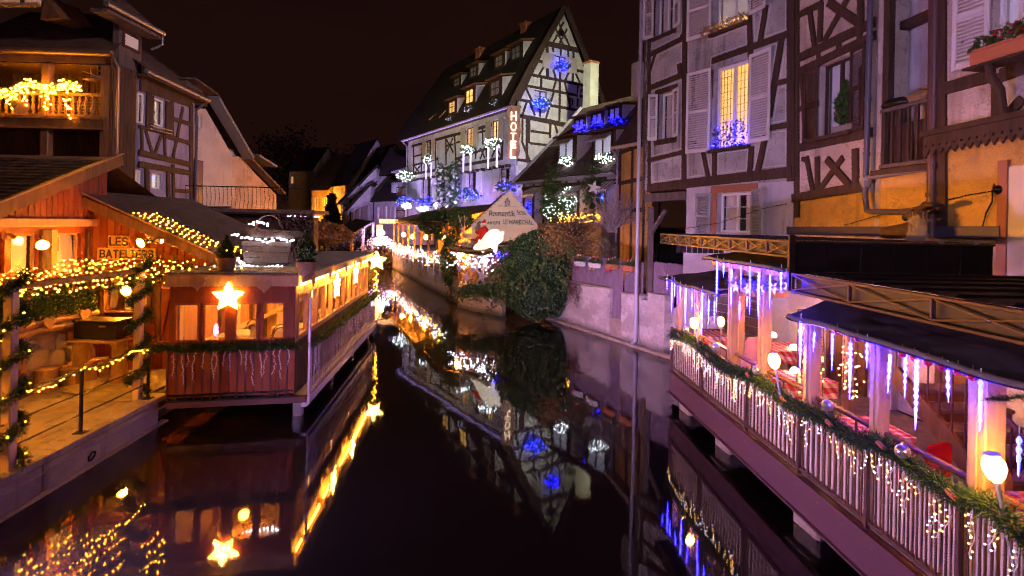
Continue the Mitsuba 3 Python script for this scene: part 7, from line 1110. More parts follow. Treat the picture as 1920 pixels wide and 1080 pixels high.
string('blue_roof_string', 'blue bulbs strung between the small upper dormers of the annex house', 'string lights', [np.array([(5.505,35,9.915), (5.907,34.4,9.86), (6.452,33.8,9.904), (7.295,32.5,10.08), (7.626,31.8,10.145)])], .3, .034, glow(BLUE, .4, 1), .05)
for lab, c, col, r_, n in (('blue bulbs at the left end of the annex ground floor', (2.78,35,5.133), BLUE, .75, 70), ('blue bulbs on the right side of the annex ground floor', (6.002,29.3,5.673), BLUE, .62, 55)): cluster(lab, c, n, r_, glow(col, 1, 1.5), .05, group='masses of deep blue bulbs')
string('blue_bulb_swag', 'swag of large bright blue bulbs on the right of the annex ground floor', 'string lights', [np.array([(5.633,29,5.621), (5.75,29,5.373), (5.92,29,5.294), (6.113,29,5.465), (6.193,28.5,5.772), (6.327,28.5,5.966)])], .14, .05, glow((.15, 1.6, 30), 1, 1), .02)
for lab, c, r_, n in (('white glowing Christmas tree in the annex garden', (4.237,31,5.427), .6, 110), ('white glowing tree on the left of the annex garden', (3.571,32.5,5.384), .7, 100), ('low white glowing bush in front of the annex', (3.626,31,4.732), .95, 130)):
    k = cluster(lab, c, n, r_, glow((14, 18, 17), .3, 2), .030, group='white glowing garden trees', squash=1.35 if 'bush' not in lab else .55)
for i, c in enumerate(((3.453,31.8,5.9), (5.294,29,5.836))):
    k = thing('garden_cypress', ('left' if i == 0 else 'right') + ' ragged green column of foliage in the annex garden', 'tree', 'green columns of the annex garden'); c = np.array(c); q = c + rng.normal(0, 1, (1900, 3)) * [.28, .28, .65]; sub(k, 'foliage', leaves(q, .07), 'mat_ivy_light'); sub(k, 'trunk', MB().tube([c - [0, 0, 2], c + [0, 0, .6]], .05, 6), 'mat_twig')
M('ivy_light', matte((.06, .10, .03), .6))
k = thing('white_star', 'white wooden star hung on the right green column of the annex garden', 'star'); c = (5.135,28.3,5.954); spx = Plane((c[0], c[1]), (1, .05)); sub(k, 'star', MB().ext(affinity.translate(star_poly(.38, 5, .4, .2), 0, c[2]), spx, 0, .04), 'mat_white_paint')
k = thing('folded_parasol', 'folded pink parasol at the right end of the annex terrace', 'parasol'); c = np.array((6.287,27.5,4.792)); sub(k, 'canopy', MB().lathe([(.03, 1.6), (.10, 1.1), (.16, .3), (.10, -.1), (.02, -.12)], c, 9), 'mat_pink_fabric'); sub(k, 'pole', MB().tube([c - [0, 0, 2], c + [0, 0, 1.65]], .025, 6), 'mat_white_paint')
k = thing('glowing_sleigh', 'amber rope-light sleigh on the garden terrace in front of the annex', 'light figure'); c = (5.099,29.5,4.533); gl_ = np.array([(4.733,29.5,4.384), (4.94,29.4,4.556), (5.335,29.4,4.621), (5.6,29.3,4.597), (5.659,29.3,4.457), (5.285,29.4,4.282), (4.879,29.5,4.189)])
sub(k, 'rope_light', MB().tube(gl_, .035, 6), 'mat_gold', emit=glow((26, 11, 1), .6, 1.5)); sub(k, 'bulbs', MB().balls(np.array((4.265,29.8,4.406)) + rng.normal(0, 1, (70, 3)) * [.45, .1, .14], .03), 'mat_gold', emit=glow((26, 11, 1), .5, 1.5), stuff=True)
struct('garden_terrace', MB().add([np.array(q) for q in ((2.068,34.5,4.115), (5.285,26.8,4.164), (7.467,27,4.156), (9.512,40,4.2))] + [np.array(q) * [1, 1, 0] + [0, 0, 1.0] for q in ((2.068,34.5,4.115), (5.285,26.8,4.164), (7.467,27,4.156), (9.512,40,4.2))], [[0, 1, 2], [0, 2, 3], [0, 4, 5], [0, 5, 1], [1, 5, 6], [1, 6, 2], [2, 6, 7], [2, 7, 3]]), 'mat_stone')
# narrow yellow house beyond
h = thing('narrow_house', 'narrow half-timbered house with a mossy tiled roof between the annex and the grey house', 'house'); yh = PL['YH']
a0, a1 = (5.973,26.5,7.737), (6.338,23,7.45); a0, a1 = np.array(a0), np.array(a1); yp = Plane(a0[:2], (a1 - a0)[:2]); Ln = float(np.linalg.norm((a1 - a0)[:2])); nz = yp.n3(); nz = nz if nz[0] < 0 else -nz; yp.n = nz[:2]
sub(h, 'wall', MB().ext(sbox(.15, 1.2, Ln, a0[2] + .05), yp, -.3, 0), 'mat_plaster_yellow'); r0 = a0 + nz * .35; r1 = a1 + nz * .35; G = np.array([[r0 + (r1 - r0) * i / 4 - nz * 1.6 * t + [.35 * t, 0, 2.9 * t] for i in range(5)] for t in np.linspace(0, 1, 5)]); sub(h, 'roof', MB().grid(G), 'mat_tile_dark'); sub(h, 'gutter', MB().tube([r0, r1], .08, 8), 'mat_cream'); sub(h, 'downpipe', MB().tube([r0 + [0, 0, -.05], a0 + nz * .1 + [.05, 0, -.5], a0 + nz * .1 + [.05, 0, -4.5]], .045, 8), 'mat_pipe')
for u in (.35, Ln * .55, Ln - .1): sub(h, 'beam', MB().ext(sbox(u - .09, 1.2, u + .09, a0[2]), yp, -.01, .04), 'mat_timber')
for z in (a0[2] - .25, a0[2] - 1.7, a0[2] - 3.0): sub(h, 'beam', MB().ext(sbox(.2, z - .09, Ln, z + .09), yp, -.01, .045), 'mat_timber')
window(h, yp, (.6, a0[2] - 1.4, 1.05, a0[2] - .5), cols=1, rows=1, depth=.05, fw=.08)
sub(h, 'chimney', MB().box(np.array((6.362,24.5,10.49)), (.5, .5, 1.5), 20, .03), 'mat_plaster_white'); sub(h, 'ridge_cap', MB().bar(G[-1, 0] + [-.1, 0, .05], G[-1, -1] + [0, 0, .05], .3, .14), 'mat_cream')

# ================================================================ CANAL-SIDE: sign house, veranda, stall, ivy, shrubs
h = thing('sign_house', 'small tiled house whose pale gable carries painted hotel lettering', 'house'); rm = PL['RM']
ga = [(2.08,5.74),(3.48,4.05),(0.15,3.88)]; apx, rgt, lft = ga; bot = 1.6; sub(h, 'gable_wall', MB().ext(Polygon([(lft[0], bot), (rgt[0] + .1, bot), (rgt[0] + .1, rgt[1]), apx, (lft[0], lft[1])]), rm, -.15, 0), 'mat_plaster_sign'); M('plaster_sign', matte((.70, .58, .53), .85))
bk_ = np.array([-.35, 4.4, 0]); sub(h, 'roof', MB().quad(rm.at(*apx, .12), rm.at(lft[0] - .25, lft[1] - .25, .12), rm.at(lft[0] - .25, lft[1] - .25, 0) + bk_ * .9, rm.at(*apx, 0) + bk_).quad(rm.at(*apx, .12), rm.at(rgt[0] + .25, rgt[1] - .2, .12), rm.at(rgt[0] + .25, rgt[1] - .2, 0) + bk_, rm.at(*apx, 0) + bk_), 'mat_roof_red'); M('roof_red', bumped(matte(proc(lambda p, n, uv: tile_fn(p, n, uv) * mi.Color3f(1.6, 1.0, .9)), .8), lambda p, n, uv: p.z * 7. - dr.floor(p.z * 7.), .02))
for i in range(13): t = (i + .5) / 13; a = rm.at(*apx, .14) * (1 - t) + rm.at(lft[0] - .25, lft[1] - .25, .14) * t + [0, 0, .03]; sub(h, 'tile_course', MB().bar(a, a + bk_ * (.98 - .09 * t), .14, .03, (-.5, 0, .8)), 'mat_tile')
for q in (lft, rgt): sub(h, 'barge_board', MB().bar(rm.at(*apx, .05), rm.at(q[0], q[1], .05), .1, .12), 'mat_plaster_sign')
def ltr(txt, x0_, x1_, y0_, y1_): 
    (ua_, za), (ub_, zb_) = x0_, x1_; m = meshkit.text_mesh(txt, 1, .01, True); v = m.vertices.copy(); v[:, 0] = (v[:, 0] - v[:, 0].min()) / (v[:, 0].max() - v[:, 0].min()); v[:, 1] = v[:, 1]; sub(h, 'lettering', MB().add(rm.at(ua_ + (ub_ - ua_) * v[:, 0], za + (y1_ - y0_) * v[:, 1], .004 + v[:, 2]), m.faces), 'mat_letter')
q = [(1.05,4.43),(2.41,4.46),(2.5,4.52),(2.97,4.53),(0.34,3.99),(1.64,4.02),(1.78,4.02),(3.37,4.02)]; ltr('Romantik', q[0], q[1], 0, .27); ltr('hotel', q[2], q[3], 0, .24); ltr('Restaurant', q[4], q[5], 0, .2); ltr('LE MARECHAL', q[6], q[7], 0, .22)
e = [(1.99,4.97)][0]; m = MB(); hp_ = Polygon([(-.13, 0), (.13, 0), (.13, .22), (0, .42), (-.13, .22)]); m.ext(affinity.translate(hp_.difference(hp_.buffer(-.03)), *e), rm, .003, .014); [m.ext(affinity.translate(LineString(l).buffer(.014), *e), rm, .003, .015) for l in ([(-.11, .02), (.11, .2)], [(.11, .02), (-.11, .2)], [(-.13, .21), (.13, .21)], [(0, .22), (0, .4)], [(-.08, .3), (.08, .3)])]; m.ext(sbox(e[0] - .5, e[1] - .03, e[0] + .48, e[1] - .012), rm, .003, .012); sub(h, 'emblem', m, 'mat_letter')
# veranda
h = thing('veranda', 'long open veranda with a plank roof and amber lamps along the far canal wall', 'veranda'); A, B = np.array((-9.446,50,3.774)), np.array((-1.616,31.5,3.945)); A[2] = B[2] = 3.95; dv = unit(B - A); nv = np.array([-dv[1], dv[0], 0]); nv = nv if nv[0] < 0 else -nv
wA, wB = np.array((-8.566,48.897,0)), np.array((-1.49,27.534,0)); dw = unit(wB - wA); nw = np.array([-dw[1], dw[0], 0]); nw = nw if nw[0] < 0 else -nw; Lw = float(np.linalg.norm(wB - wA)); vp = Plane(wA[:2], dw[:2]); vp.n = nw[:2]
LR = Lw - 3.2
sub(h, 'roof', MB().quad(vp.at(-1, 4.05, .3), vp.at(LR, 4.05, .3), vp.at(LR, 5.3, -4.5), vp.at(-1, 5.3, -4.5)), 'mat_roof_plum'); M('roof_plum', matte(proc(streaky((.075, .05, .06), (.15, .11, .13), 3, 9)), .7))
for i in range(14): sub(h, 'roof_batten', MB().bar(vp.at(-1, 4.09 + i * .09, .3 - i * .34), vp.at(LR, 4.09 + i * .09, .3 - i * .34), .12, .05), 'mat_roof_plum')
sub(h, 'back_wall', MB().ext(sbox(-.5, 1.4, LR, 4.9), vp, -4.3, -4.0), 'mat_wood_pine'); sub(h, 'eave_beam', MB().bar(vp.at(-1, 3.95, .2), vp.at(LR, 3.95, .2), .15, .2), 'mat_timber')
for i in range(9): u = .2 + i * (LR - .4) / 8; sub(h, 'post', MB().bar(vp.at(u, 1.4, -.1), vp.at(u, 4.0, -.1), .14, .14, (1, 0, 0)), 'mat_wood_brown')
sub(h, 'floor', MB().quad(vp.at(-.5, 1.5, 0), vp.at(Lw, 1.5, 0), vp.at(LR, 1.5, -4.2), vp.at(-.5, 1.5, -4.2)), 'mat_wood_deck')
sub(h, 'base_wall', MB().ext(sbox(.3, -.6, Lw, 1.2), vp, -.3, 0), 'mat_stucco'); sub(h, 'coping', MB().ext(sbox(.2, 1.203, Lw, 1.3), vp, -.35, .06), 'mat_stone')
for i in range(34): u = .5 + i * (Lw - 1.0) / 34; sub(h, 'parapet_board', MB().ext(sbox(u, 1.31, u + (Lw - 1) / 34 - .04, 2.1), vp, -.1, -.07), 'mat_wood_brown2')
for i in range(13): u = .8 + i * (Lw - 1.5) / 13; sub(h, 'pale_strut', MB().bar(vp.at(u, 1.0, .10), vp.at(u, 2.3, .12), .09, .07, (1, 0, 0)), 'mat_lilac_paint')
sub(h, 'end_gable', MB().add([vp.at(-1, 4.0, .3), vp.at(-1, 5.25, -4.5), vp.at(-1, 4.0, -4.5)], [[0, 1, 2]]), 'mat_timber')
for tx, c, L in (('at the left end', (-8.849,46,3.093), 240), ('second from the left', (-5.725,41,2.962), 170), ('third from the left', (-4.468,38.5,3.007), 220), ('at the right end', (-3.013,35.5,3.072), 240), ('small one between the posts', (-6.617,42.5,3.072), 60)):
    k = thing('veranda_lamp', 'amber lamp of the far veranda, ' + tx, 'lamp', 'amber lamps of the far veranda'); c = np.array(c); sub(k, 'globe', MB().ball(c, .15, True), 'mat_white_paint', emit=glow(AMBER, L * 12)); sub(k, 'bracket', MB().tube([c + [0, 0, .15], c + [0, 0, .45]], .02, 5), 'mat_metal_black')
pts = []
for i in range(250): t = rng.random(); pts.append(vp.at(.6 + t * (Lw - 2.2), 1.95 + .14 * math.sin(t * 31) + rng.normal(0, .17), .3 + rng.normal(0, .16)))
k = thing('white_bulb_hedge', 'dense hedge of glowing white bulbs along the parapet of the far veranda', 'string lights', 'strings of lights'); sub(k, 'bulbs', MB().balls(np.array(pts[70:]), .034), 'mat_wire', emit=glow(COOL, .4, 8), stuff=True); sub(k, 'gold_bulbs', MB().balls(np.array(pts[:70]), .034), 'mat_gold', emit=glow(WARM, .6), stuff=True)
k = cluster('round white bulb bunch at the left end of the far veranda', (-8.687,45,2.474), 60, .75, glow(COOL, .6, 2), .06, group='dense white bulb bunches', foliage=False)
k = thing('welcome_board', 'glowing cream menu boards at the left end of the far veranda', 'sign'); c = np.array((-9.014,45.5,3.313)); sub(k, 'board', MB().box(c, (.5, .08, .9), 10), 'mat_cream', emit=glow((1, .7, .35), .8, .3)); sub(k, 'upper_board', MB().box(c + [.7, 0, .75], (1.5, .08, .35), 10), 'mat_cream', emit=glow((1, .7, .35), .7, .3))
# stall with Santa and reindeer figures
h = thing('decorated_stall', 'thatched canal stall under figures, with hearts and stars on its front', 'stall'); A, B = np.array((-1.541,26.6,2.712)), np.array((0.525,24.2,3.048)); A[2] = B[2] = 2.85; sl_ = Plane(A[:2], (B - A)[:2]); nn_ = sl_.n3(); nn_ = nn_ if nn_[0] < 0 else -nn_; sl_.n = nn_[:2]; Ls = float(np.linalg.norm((B - A)[:2]))
G = np.array([[sl_.at(-.3 + (Ls + .4) * i / 12, 2.72 + .55 * t - .10 * math.sin(i / 12 * math.pi), .45 - 2.2 * t) for i in range(13)] for t in np.linspace(0, 1, 6)]); sub(h, 'roof', MB().grid(G), 'mat_wood_brown')
for i in range(11):
    for j in range(3): t = (j + .5) / 3; sub(h, 'roof_plank', MB().bar(sl_.at(-.25 + Ls * i / 10.4, 2.78 + .55 * t - .1 * math.sin(i / 10 * math.pi) + .03 * (i % 2), .42 - 2.1 * t + .3), sl_.at(-.25 + Ls * (i + .9) / 10.4, 2.78 + .55 * t - .1 * math.sin((i + .9) / 10 * math.pi), .42 - 2.1 * t + .3), .55, .04), 'mat_bark')
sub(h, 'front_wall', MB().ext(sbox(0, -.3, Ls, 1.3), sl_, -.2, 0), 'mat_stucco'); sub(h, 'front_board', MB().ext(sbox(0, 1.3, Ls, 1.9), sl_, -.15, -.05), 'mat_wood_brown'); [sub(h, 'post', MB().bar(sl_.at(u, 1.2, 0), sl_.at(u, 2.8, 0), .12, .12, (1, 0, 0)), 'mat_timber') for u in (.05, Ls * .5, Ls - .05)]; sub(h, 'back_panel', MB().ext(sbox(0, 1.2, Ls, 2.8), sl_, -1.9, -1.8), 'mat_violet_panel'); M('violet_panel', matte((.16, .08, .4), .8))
HS = [('left wooden heart', 'h', (-1.362,25.9,1.936)), ('middle wooden heart', 'h', (-0.678,25.2,1.931)), ('lowest wooden heart', 'h', (0.119,24.3,1.44)), ('left wooden star', 's', (-0.99,25.4,1.547)), ('large right wooden star', 's', (-0.284,24.7,1.697))]
for tx, tp, c in HS: k = thing('stall_' + ('heart' if tp == 'h' else 'star'), tx + ' painted lilac on the front of the canal stall', 'heart' if tp == 'h' else 'star', 'hearts and stars on the canal stall'); q = Plane((c[0], c[1]), sl_.e); q.n = nn_[:2]; sub(k, 'plaque', MB().ext(affinity.translate(heart_poly(.17) if tp == 'h' else star_poly(.36 if 'left' in tx else .42, 5, .36, .25), 0, c[2]), q, .12, .16), 'mat_lilac_paint')
pts = np.stack([sl_.at(rng.uniform(-.1, Ls), 2.3 + rng.normal(0, .22), .3 + rng.normal(0, .12)) for _ in range(130)]); k = thing('white_bulb_fringe', 'dense fringe of glowing white bulbs under the roof of the canal stall', 'string lights', 'strings of lights'); sub(k, 'bulbs', MB().balls(pts, .028), 'mat_wire', emit=glow(COOL, .5, 6), stuff=True)
cluster('blue bulbs inside the right end of the canal stall', (0.391,24,2.687), 30, .32, glow(BLUE, 1, 1), .03, group='masses of deep blue bulbs', foliage=False)
k = thing('stall_lamp', 'starry amber lamp at the left corner of the canal stall', 'lamp'); c = np.array((-1.477,26,2.519)); sub(k, 'globe', MB().ball(c, .13, True), 'mat_white_paint', emit=glow(AMBER, 400)); sub(k, 'bracket', MB().tube([c, c + [.1, .1, .3]], .02, 5), 'mat_metal_black')
k = thing('white_figure_light', 'large overexposed glowing white animal figure on the roof of the canal stall', 'light figure'); c = np.array((0.012,24.2,3.361)); E_ = np.array([sl_.e[0], sl_.e[1], 0])
bd = skin([((c - E_ * .95 - [0, 0, .40], .14), (c - E_ * .35 - [0, 0, .18], .26)), ((c - E_ * .35 - [0, 0, .18], .26), (c, .36)), ((c, .36), (c + E_ * .38 + [0, 0, .06], .26)), ((c + E_ * .38 + [0, 0, .06], .2), (c + E_ * .66 + [0, 0, .26], .09)), ((c - E_ * .9 - [0, 0, .34], .15), (c - E_ * 1.12 - [0, 0, .44], .10)), ((c - E_ * .86 - [0, 0, .26], .06), (c - E_ * .84 - [0, 0, .08], .04)), ((c + E_ * .2 - [0, 0, .2], .14), (c + E_ * .24 - [0, 0, .5], .09)), ((c - E_ * .55 - [0, 0, .3], .13), (c - E_ * .58 - [0, 0, .55], .08)), ((c + E_ * .05 + [0, 0, .2], .22), (c + E_ * .28 + [0, 0, .28], .16))], .08); sub(k, 'body', MB().add(bd.vertices, bd.faces), 'mat_white_paint', smooth=True, emit=glow((1.0, .93, .70), 1.0))
# Santa figure in red riding with a wire reindeer
k = thing('santa_figure', 'seated Santa figure in red and white on the roof of the canal stall', 'figure'); c = np.array((-0.354,25.3,3.589)); X_ = lambda a, b, d=0.: c + E_ * a + np.array([0, 0, b]) + nn_ * d
bd = skin([((X_(0, -.15), .2), (X_(.02, .15), .17)), ((X_(.02, .15), .17), (X_(.02, .26), .10)), ((X_(.1, -.22), .12), (X_(-.28, -.25, .1), .09)), ((X_(-.28, -.25, .1), .09), (X_(-.34, -.48, .1), .07)), ((X_(.1, -.22), .12), (X_(-.26, -.25, -.1), .09)), ((X_(-.26, -.25, -.1), .09), (X_(-.32, -.48, -.1), .07)), ((X_(0, .16, .15), .085), (X_(-.16, -.02, .2), .065)), ((X_(-.16, -.02, .2), .065), (X_(-.38, .04, .14), .05)), ((X_(0, .16, -.15), .085), (X_(-.16, -.02, -.2), .065)), ((X_(-.16, -.02, -.2), .065), (X_(-.38, .04, -.14), .05))], .04); sub(k, 'suit', MB().add(bd.vertices, bd.faces), 'mat_red_fabric', smooth=True)
hd = skin([((X_(-.02, .36), .115), (X_(-.04, .33), .10)), ((X_(-.12, .35), .03), (X_(-.15, .34), .025))], .03); sub(k, 'head', MB().add(hd.vertices, hd.faces), 'mat_skin', smooth=True); bd = skin([((X_(-.09, .28), .075), (X_(-.10, .12), .05)), ((X_(-.04, .27, .08), .06), (X_(-.1, .2, .02), .06)), ((X_(-.04, .27, -.08), .06), (X_(-.1, .2, -.02), .06))], .03); sub(k, 'beard', MB().add(bd.vertices, bd.faces), 'mat_white_paint', smooth=True); ht = skin([((X_(.0, .44), .115), (X_(.04, .56), .06)), ((X_(.04, .56), .06), (X_(.16, .52), .03))], .03); sub(k, 'hat', MB().add(ht.vertices, ht.faces), 'mat_red_fabric', smooth=True); sub(k, 'hat_trim', MB().tube([X_(.12 * math.cos(t), .41 + .01 * math.cos(t), .12 * math.sin(t)) for t in np.linspace(0, 6.284, 16)], .035, 7), 'mat_white_paint', smooth=True); sub(k, 'pompom', MB().ball(X_(.19, .5), .04, True), 'mat_white_paint', smooth=True)
for s in (-1, 1): sub(k, 'glove', MB().ball(X_(-.42, .05, .14 * s), .055, True), 'mat_white_paint', smooth=True); sub(k, 'boot', MB().bar(X_(-.28, -.52, .1 * s), X_(-.46, -.53, .1 * s), .1, .1, bv=.03), 'mat_metal_black')
k = thing('birch_reindeer', 'reindeer figure of pale birch sticks standing left of the Santa figure', 'figure'); c = np.array((-1.173,26,3.34)); m = skin([((X_(-.15, .1), .10), (X_(.2, .1), .11)), ((X_(-.15, .14), .07), (X_(-.26, .42), .06)), ((X_(-.26, .42), .075), (X_(-.42, .40), .045))], .05); sub(k, 'body', MB().add(m.vertices, m.faces), 'mat_wood_pale', smooth=True); M('wood_pale', matte((.5, .42, .36), .7))
for a, d in ((-.15, .07), (-.15, -.07), (.2, .07), (.2, -.07)): sub(k, 'leg', MB().tube([X_(a, .08, d), X_(a + .03, -.18, d), X_(a, -.45, d)], .025, 6), 'mat_wood_pale')
for d in (.06, -.06): sub(k, 'antler', MB().tube([X_(-.24, .48, d), X_(-.30, .75, d * 2.4), X_(-.38, 1.05, d * 3)], .018, 5).tube([X_(-.30, .75, d * 2.4), X_(-.18, .92, d * 3)], .014, 5), 'mat_wood_pale')
k = thing('birch_log_stack', 'split pale sticks lying along the edge of the canal stall roof', 'logs')
for i in range(16): a = sl_.at(-.2 + Ls * rng.uniform(0, .7), 2.95 + .1 * rng.random(), .2 - .8 * rng.random()); sub(k, 'stick', MB().tube([a, a + E_ * rng.uniform(.5, .9) + [0, 0, rng.uniform(-.05, .15)]], .035, 6), 'mat_wood_pale' if i % 2 else 'mat_wood_pine')
# ivy bush over the wall
k = thing('ivy_bush', 'huge dark ivy bush spilling over the canal wall down to the water', 'bush'); r3 = np.random.default_rng(21); c = np.array((1.819,23,1.846))
for i, (dx, dy, dz, rx, ry, rz, n) in enumerate(((0, 0, -.35, 1.12, .95, 1.45, 9000), (-.45, -.15, .75, .72, .75, .95, 4500), (.55, 0, .5, .80, .8, 1.1, 4500), (.1, .1, 1.35, .75, .75, .62, 3500), (-.75, .1, -.5, .55, .7, .9, 3000), (.85, -.1, -.75, .48, .7, .85, 2600), (.0, -.5, -.9, .9, .6, .8, 3000), (-.9, .3, .2, .35, .5, .6, 1200))):
    u = r3.normal(size=(n, 3)); u /= np.linalg.norm(u, axis=1)[:, None]; rad = np.array([rx, ry, rz]); cc = c + [dx, dy, dz]; bump = .70 + .5 * meshkit.fbm(u * 3.1 + i * 7, 4, 4); q = cc + u * rad * (bump * (.82 + .20 * r3.random(n)))[:, None]; ok = q[:, 2] > .02; q, nr_ = q[ok], (u / rad)[ok]; nr_ /= np.linalg.norm(nr_, axis=1)[:, None]
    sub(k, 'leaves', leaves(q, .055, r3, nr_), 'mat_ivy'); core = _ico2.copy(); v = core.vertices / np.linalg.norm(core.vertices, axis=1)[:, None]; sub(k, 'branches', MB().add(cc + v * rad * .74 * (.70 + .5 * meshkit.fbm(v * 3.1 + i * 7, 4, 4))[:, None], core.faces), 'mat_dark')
m = MB(); tl_ = []
for i in range(70):
    a_ = r3.uniform(0, 2 * np.pi); p_ = c + np.array([1.15 * math.cos(a_), 1.0 * math.sin(a_) - .2, r3.uniform(-.6, 1.5)]); pts = [p_]; d_ = np.array([math.cos(a_), math.sin(a_), .5]) * .09
    for j in range(int(r3.integers(5, 13))): d_ = d_ * .86 + np.array([r3.normal(0, .02), r3.normal(0, .02), -.028]); p_ = p_ + d_; pts.append(p_); tl_.append(p_)
    m.tube(pts, .006, 4)
sub(k, 'trailing_stems', m, 'mat_twig', stuff=True); tl_ = np.repeat(np.array([t for t in tl_ if t[2] > .04]), 4, 0); sub(k, 'trailing_leaves', leaves(tl_ + r3.normal(0, .05, tl_.shape), .075, r3), 'mat_ivy_light')
q2 = np.array((2.538,22.4,3.307)) + r3.normal(size=(1600, 3)) * [.33, .3, .34]; sub(k, 'gold_leaves', leaves(q2, .04, r3), 'mat_twig_gold')
def shrub(name, label, base, n, hgt, spread, mat, r=.014, cat='shrub', lean=0., kids=3):
    k = thing(name, label, cat); m = MB(); base = np.array(base, float); rs = np.random.default_rng(int(abs(base[0] * 100)) + n)
    for i in range(n):
        p = base + np.array([rs.normal(0, spread * .18), rs.normal(0, spread * .18), 0]); d = unit(np.array([rs.normal(lean, spread), rs.normal(0, spread), 1.4])); pts = [p]
        for j in range(6): d = unit(d + rs.normal(0, .18, 3)); p = p + d * hgt / 6; pts.append(p)
        m.tube(pts, np.linspace(r, r * .35, 7), 4)
        for _ in range(kids):
            j = rs.integers(2, 6); p = pts[j]; d2 = unit(d + rs.normal(0, .7, 3)); q_ = [p]
            for _ in range(4): d2 = unit(d2 + rs.normal(0, .25, 3)); p = p + d2 * hgt / 11; q_.append(p)
            m.tube(q_, np.linspace(r * .5, r * .2, 5), 4)
    sub(k, 'twigs', m, mat, stuff=True); return k
shrub('bare_shrub', 'dense leafless plum-coloured shrub above the ivy bush', (3.643,24.8,3.248), 110, 1.5, .9, 'mat_twig', .012)
shrub('bare_bush', 'pale leafless bush with upright branches below the annex terrace', (5.051,23.5,3.746), 60, 1.75, .55, 'mat_twig_pale', .016); M('twig_pale', matte((.30, .24, .24), .8))
k = shrub('golden_bush', 'dry golden-leaved bush between the ivy and the flower boxes', (3.579,22.8,2.767), 50, .9, .7, 'mat_twig', .01); q = np.array((3.555,22.7,3.164)) + rng.normal(size=(1300, 3)) * [.5, .25, .26]; sub(k, 'leaves', leaves(q, .035), 'mat_twig_gold')
k = thing('wall_creeper', 'dry red-brown creeper hanging over the top of the peeling canal wall', 'plant'); m = MB()
for i in range(60):
    u = WALLTOP[0] + rng.uniform(-.2, 1.6); z = WALLTOP[1] + .1; pts = [cw.at(u, z, .06)]
    for j in range(6): u += rng.normal(0, .09); z -= rng.uniform(.05, .2) * (1 if u < 1.8 else .4); pts.append(cw.at(u, z, .05 + .04 * rng.random()))
    m.tube(pts, .006, 4)
sub(k, 'stems', m, 'mat_twig', stuff=True); q = np.stack([cw.at(WALLTOP[0] + rng.uniform(-.3, 1.3), WALLTOP[1] - abs(rng.normal(0, .3)) + .1, .08 + .06 * rng.random()) for _ in range(700)]); sub(k, 'leaves', leaves(q, .028), 'mat_leaf_red'); M('leaf_red', matte((.14, .05, .045), .8))
def blob(name, label, c, rad, n, size, mat, cat='bush', core=True):
    k = thing(name, label, cat); c = np.array(c, float); u = rng.normal(size=(n, 3)); u /= np.linalg.norm(u, axis=1)[:, None]; q = c + u * np.array(rad) * (.55 + .6 * meshkit.fbm(u * 2.2 + c, 3, 3))[:, None] * (.8 + .25 * rng.random((n, 1))); sub(k, 'foliage', leaves(q, size), mat); sub(k, 'trunk', MB().tube([c - [0, 0, rad[2] * 1.4], c], .07, 6), 'mat_twig'); return k
blob('green_shrub', 'bright green shrub above the veranda left of the sign house', (-1.745,30.5,4.32), (.75, .6, .6), 2200, .06, 'mat_ivy_light'); blob('green_shrub', 'green shrub on the veranda roof between the amber lamps', (-3.803,35.5,3.999), (1.0, .7, .8), 2200, .075, 'mat_ivy_light'); blob('dark_shrub', 'dark shrub between the two green shrubs above the veranda', (-2.587,32.5,3.801), (1.0, .7, 1.0), 2200, .07, 'mat_ivy')
blob('hanging_shrub', 'dark shrub hanging over the canal wall left of the decorated stall', (-2.054,29,2.038), (.6, .6, 1.5), 2600, .06, 'mat_ivy'); k = thing('water_shrub', 'low ragged dark shrub at the foot of the decorated stall', 'bush'); q = np.concatenate([np.array((-0.378,24,1.144)) + rng.normal(0, 1, (420, 3)) * [.30, .2, .16] + [dx, 0, dz] for dx, dz in ((-.75, -.12), (-.35, .1), (.05, -.05), (.4, .14), (.75, -.1))]); q[:, 2] = np.abs(q[:, 2]); sub(k, 'foliage', leaves(q, .055), 'mat_ivy'); m = MB(); [m.tube([np.array((-0.372,24,0.847)) + [dx * .5, 0, 0], np.array((-0.38,24,1.258)) + [dx, 0, .1]], .02, 5) for dx in (-.6, 0, .6)]; sub(k, 'stems', m, 'mat_twig', stuff=True); blob('bank_bush', 'dry bush on the bank at the left end of the far veranda', (-9.719,50,0.98), (2.2, 1.5, 1.9), 3000, .13, 'mat_twig_olive'); M('twig_olive', matte((.09, .065, .04), .8))
blob('bank_bush', 'golden-brown bush behind the pavilion roof', (-8.797,30,3.265), (1.6, 1.2, .7), 1600, .09, 'mat_twig_gold')

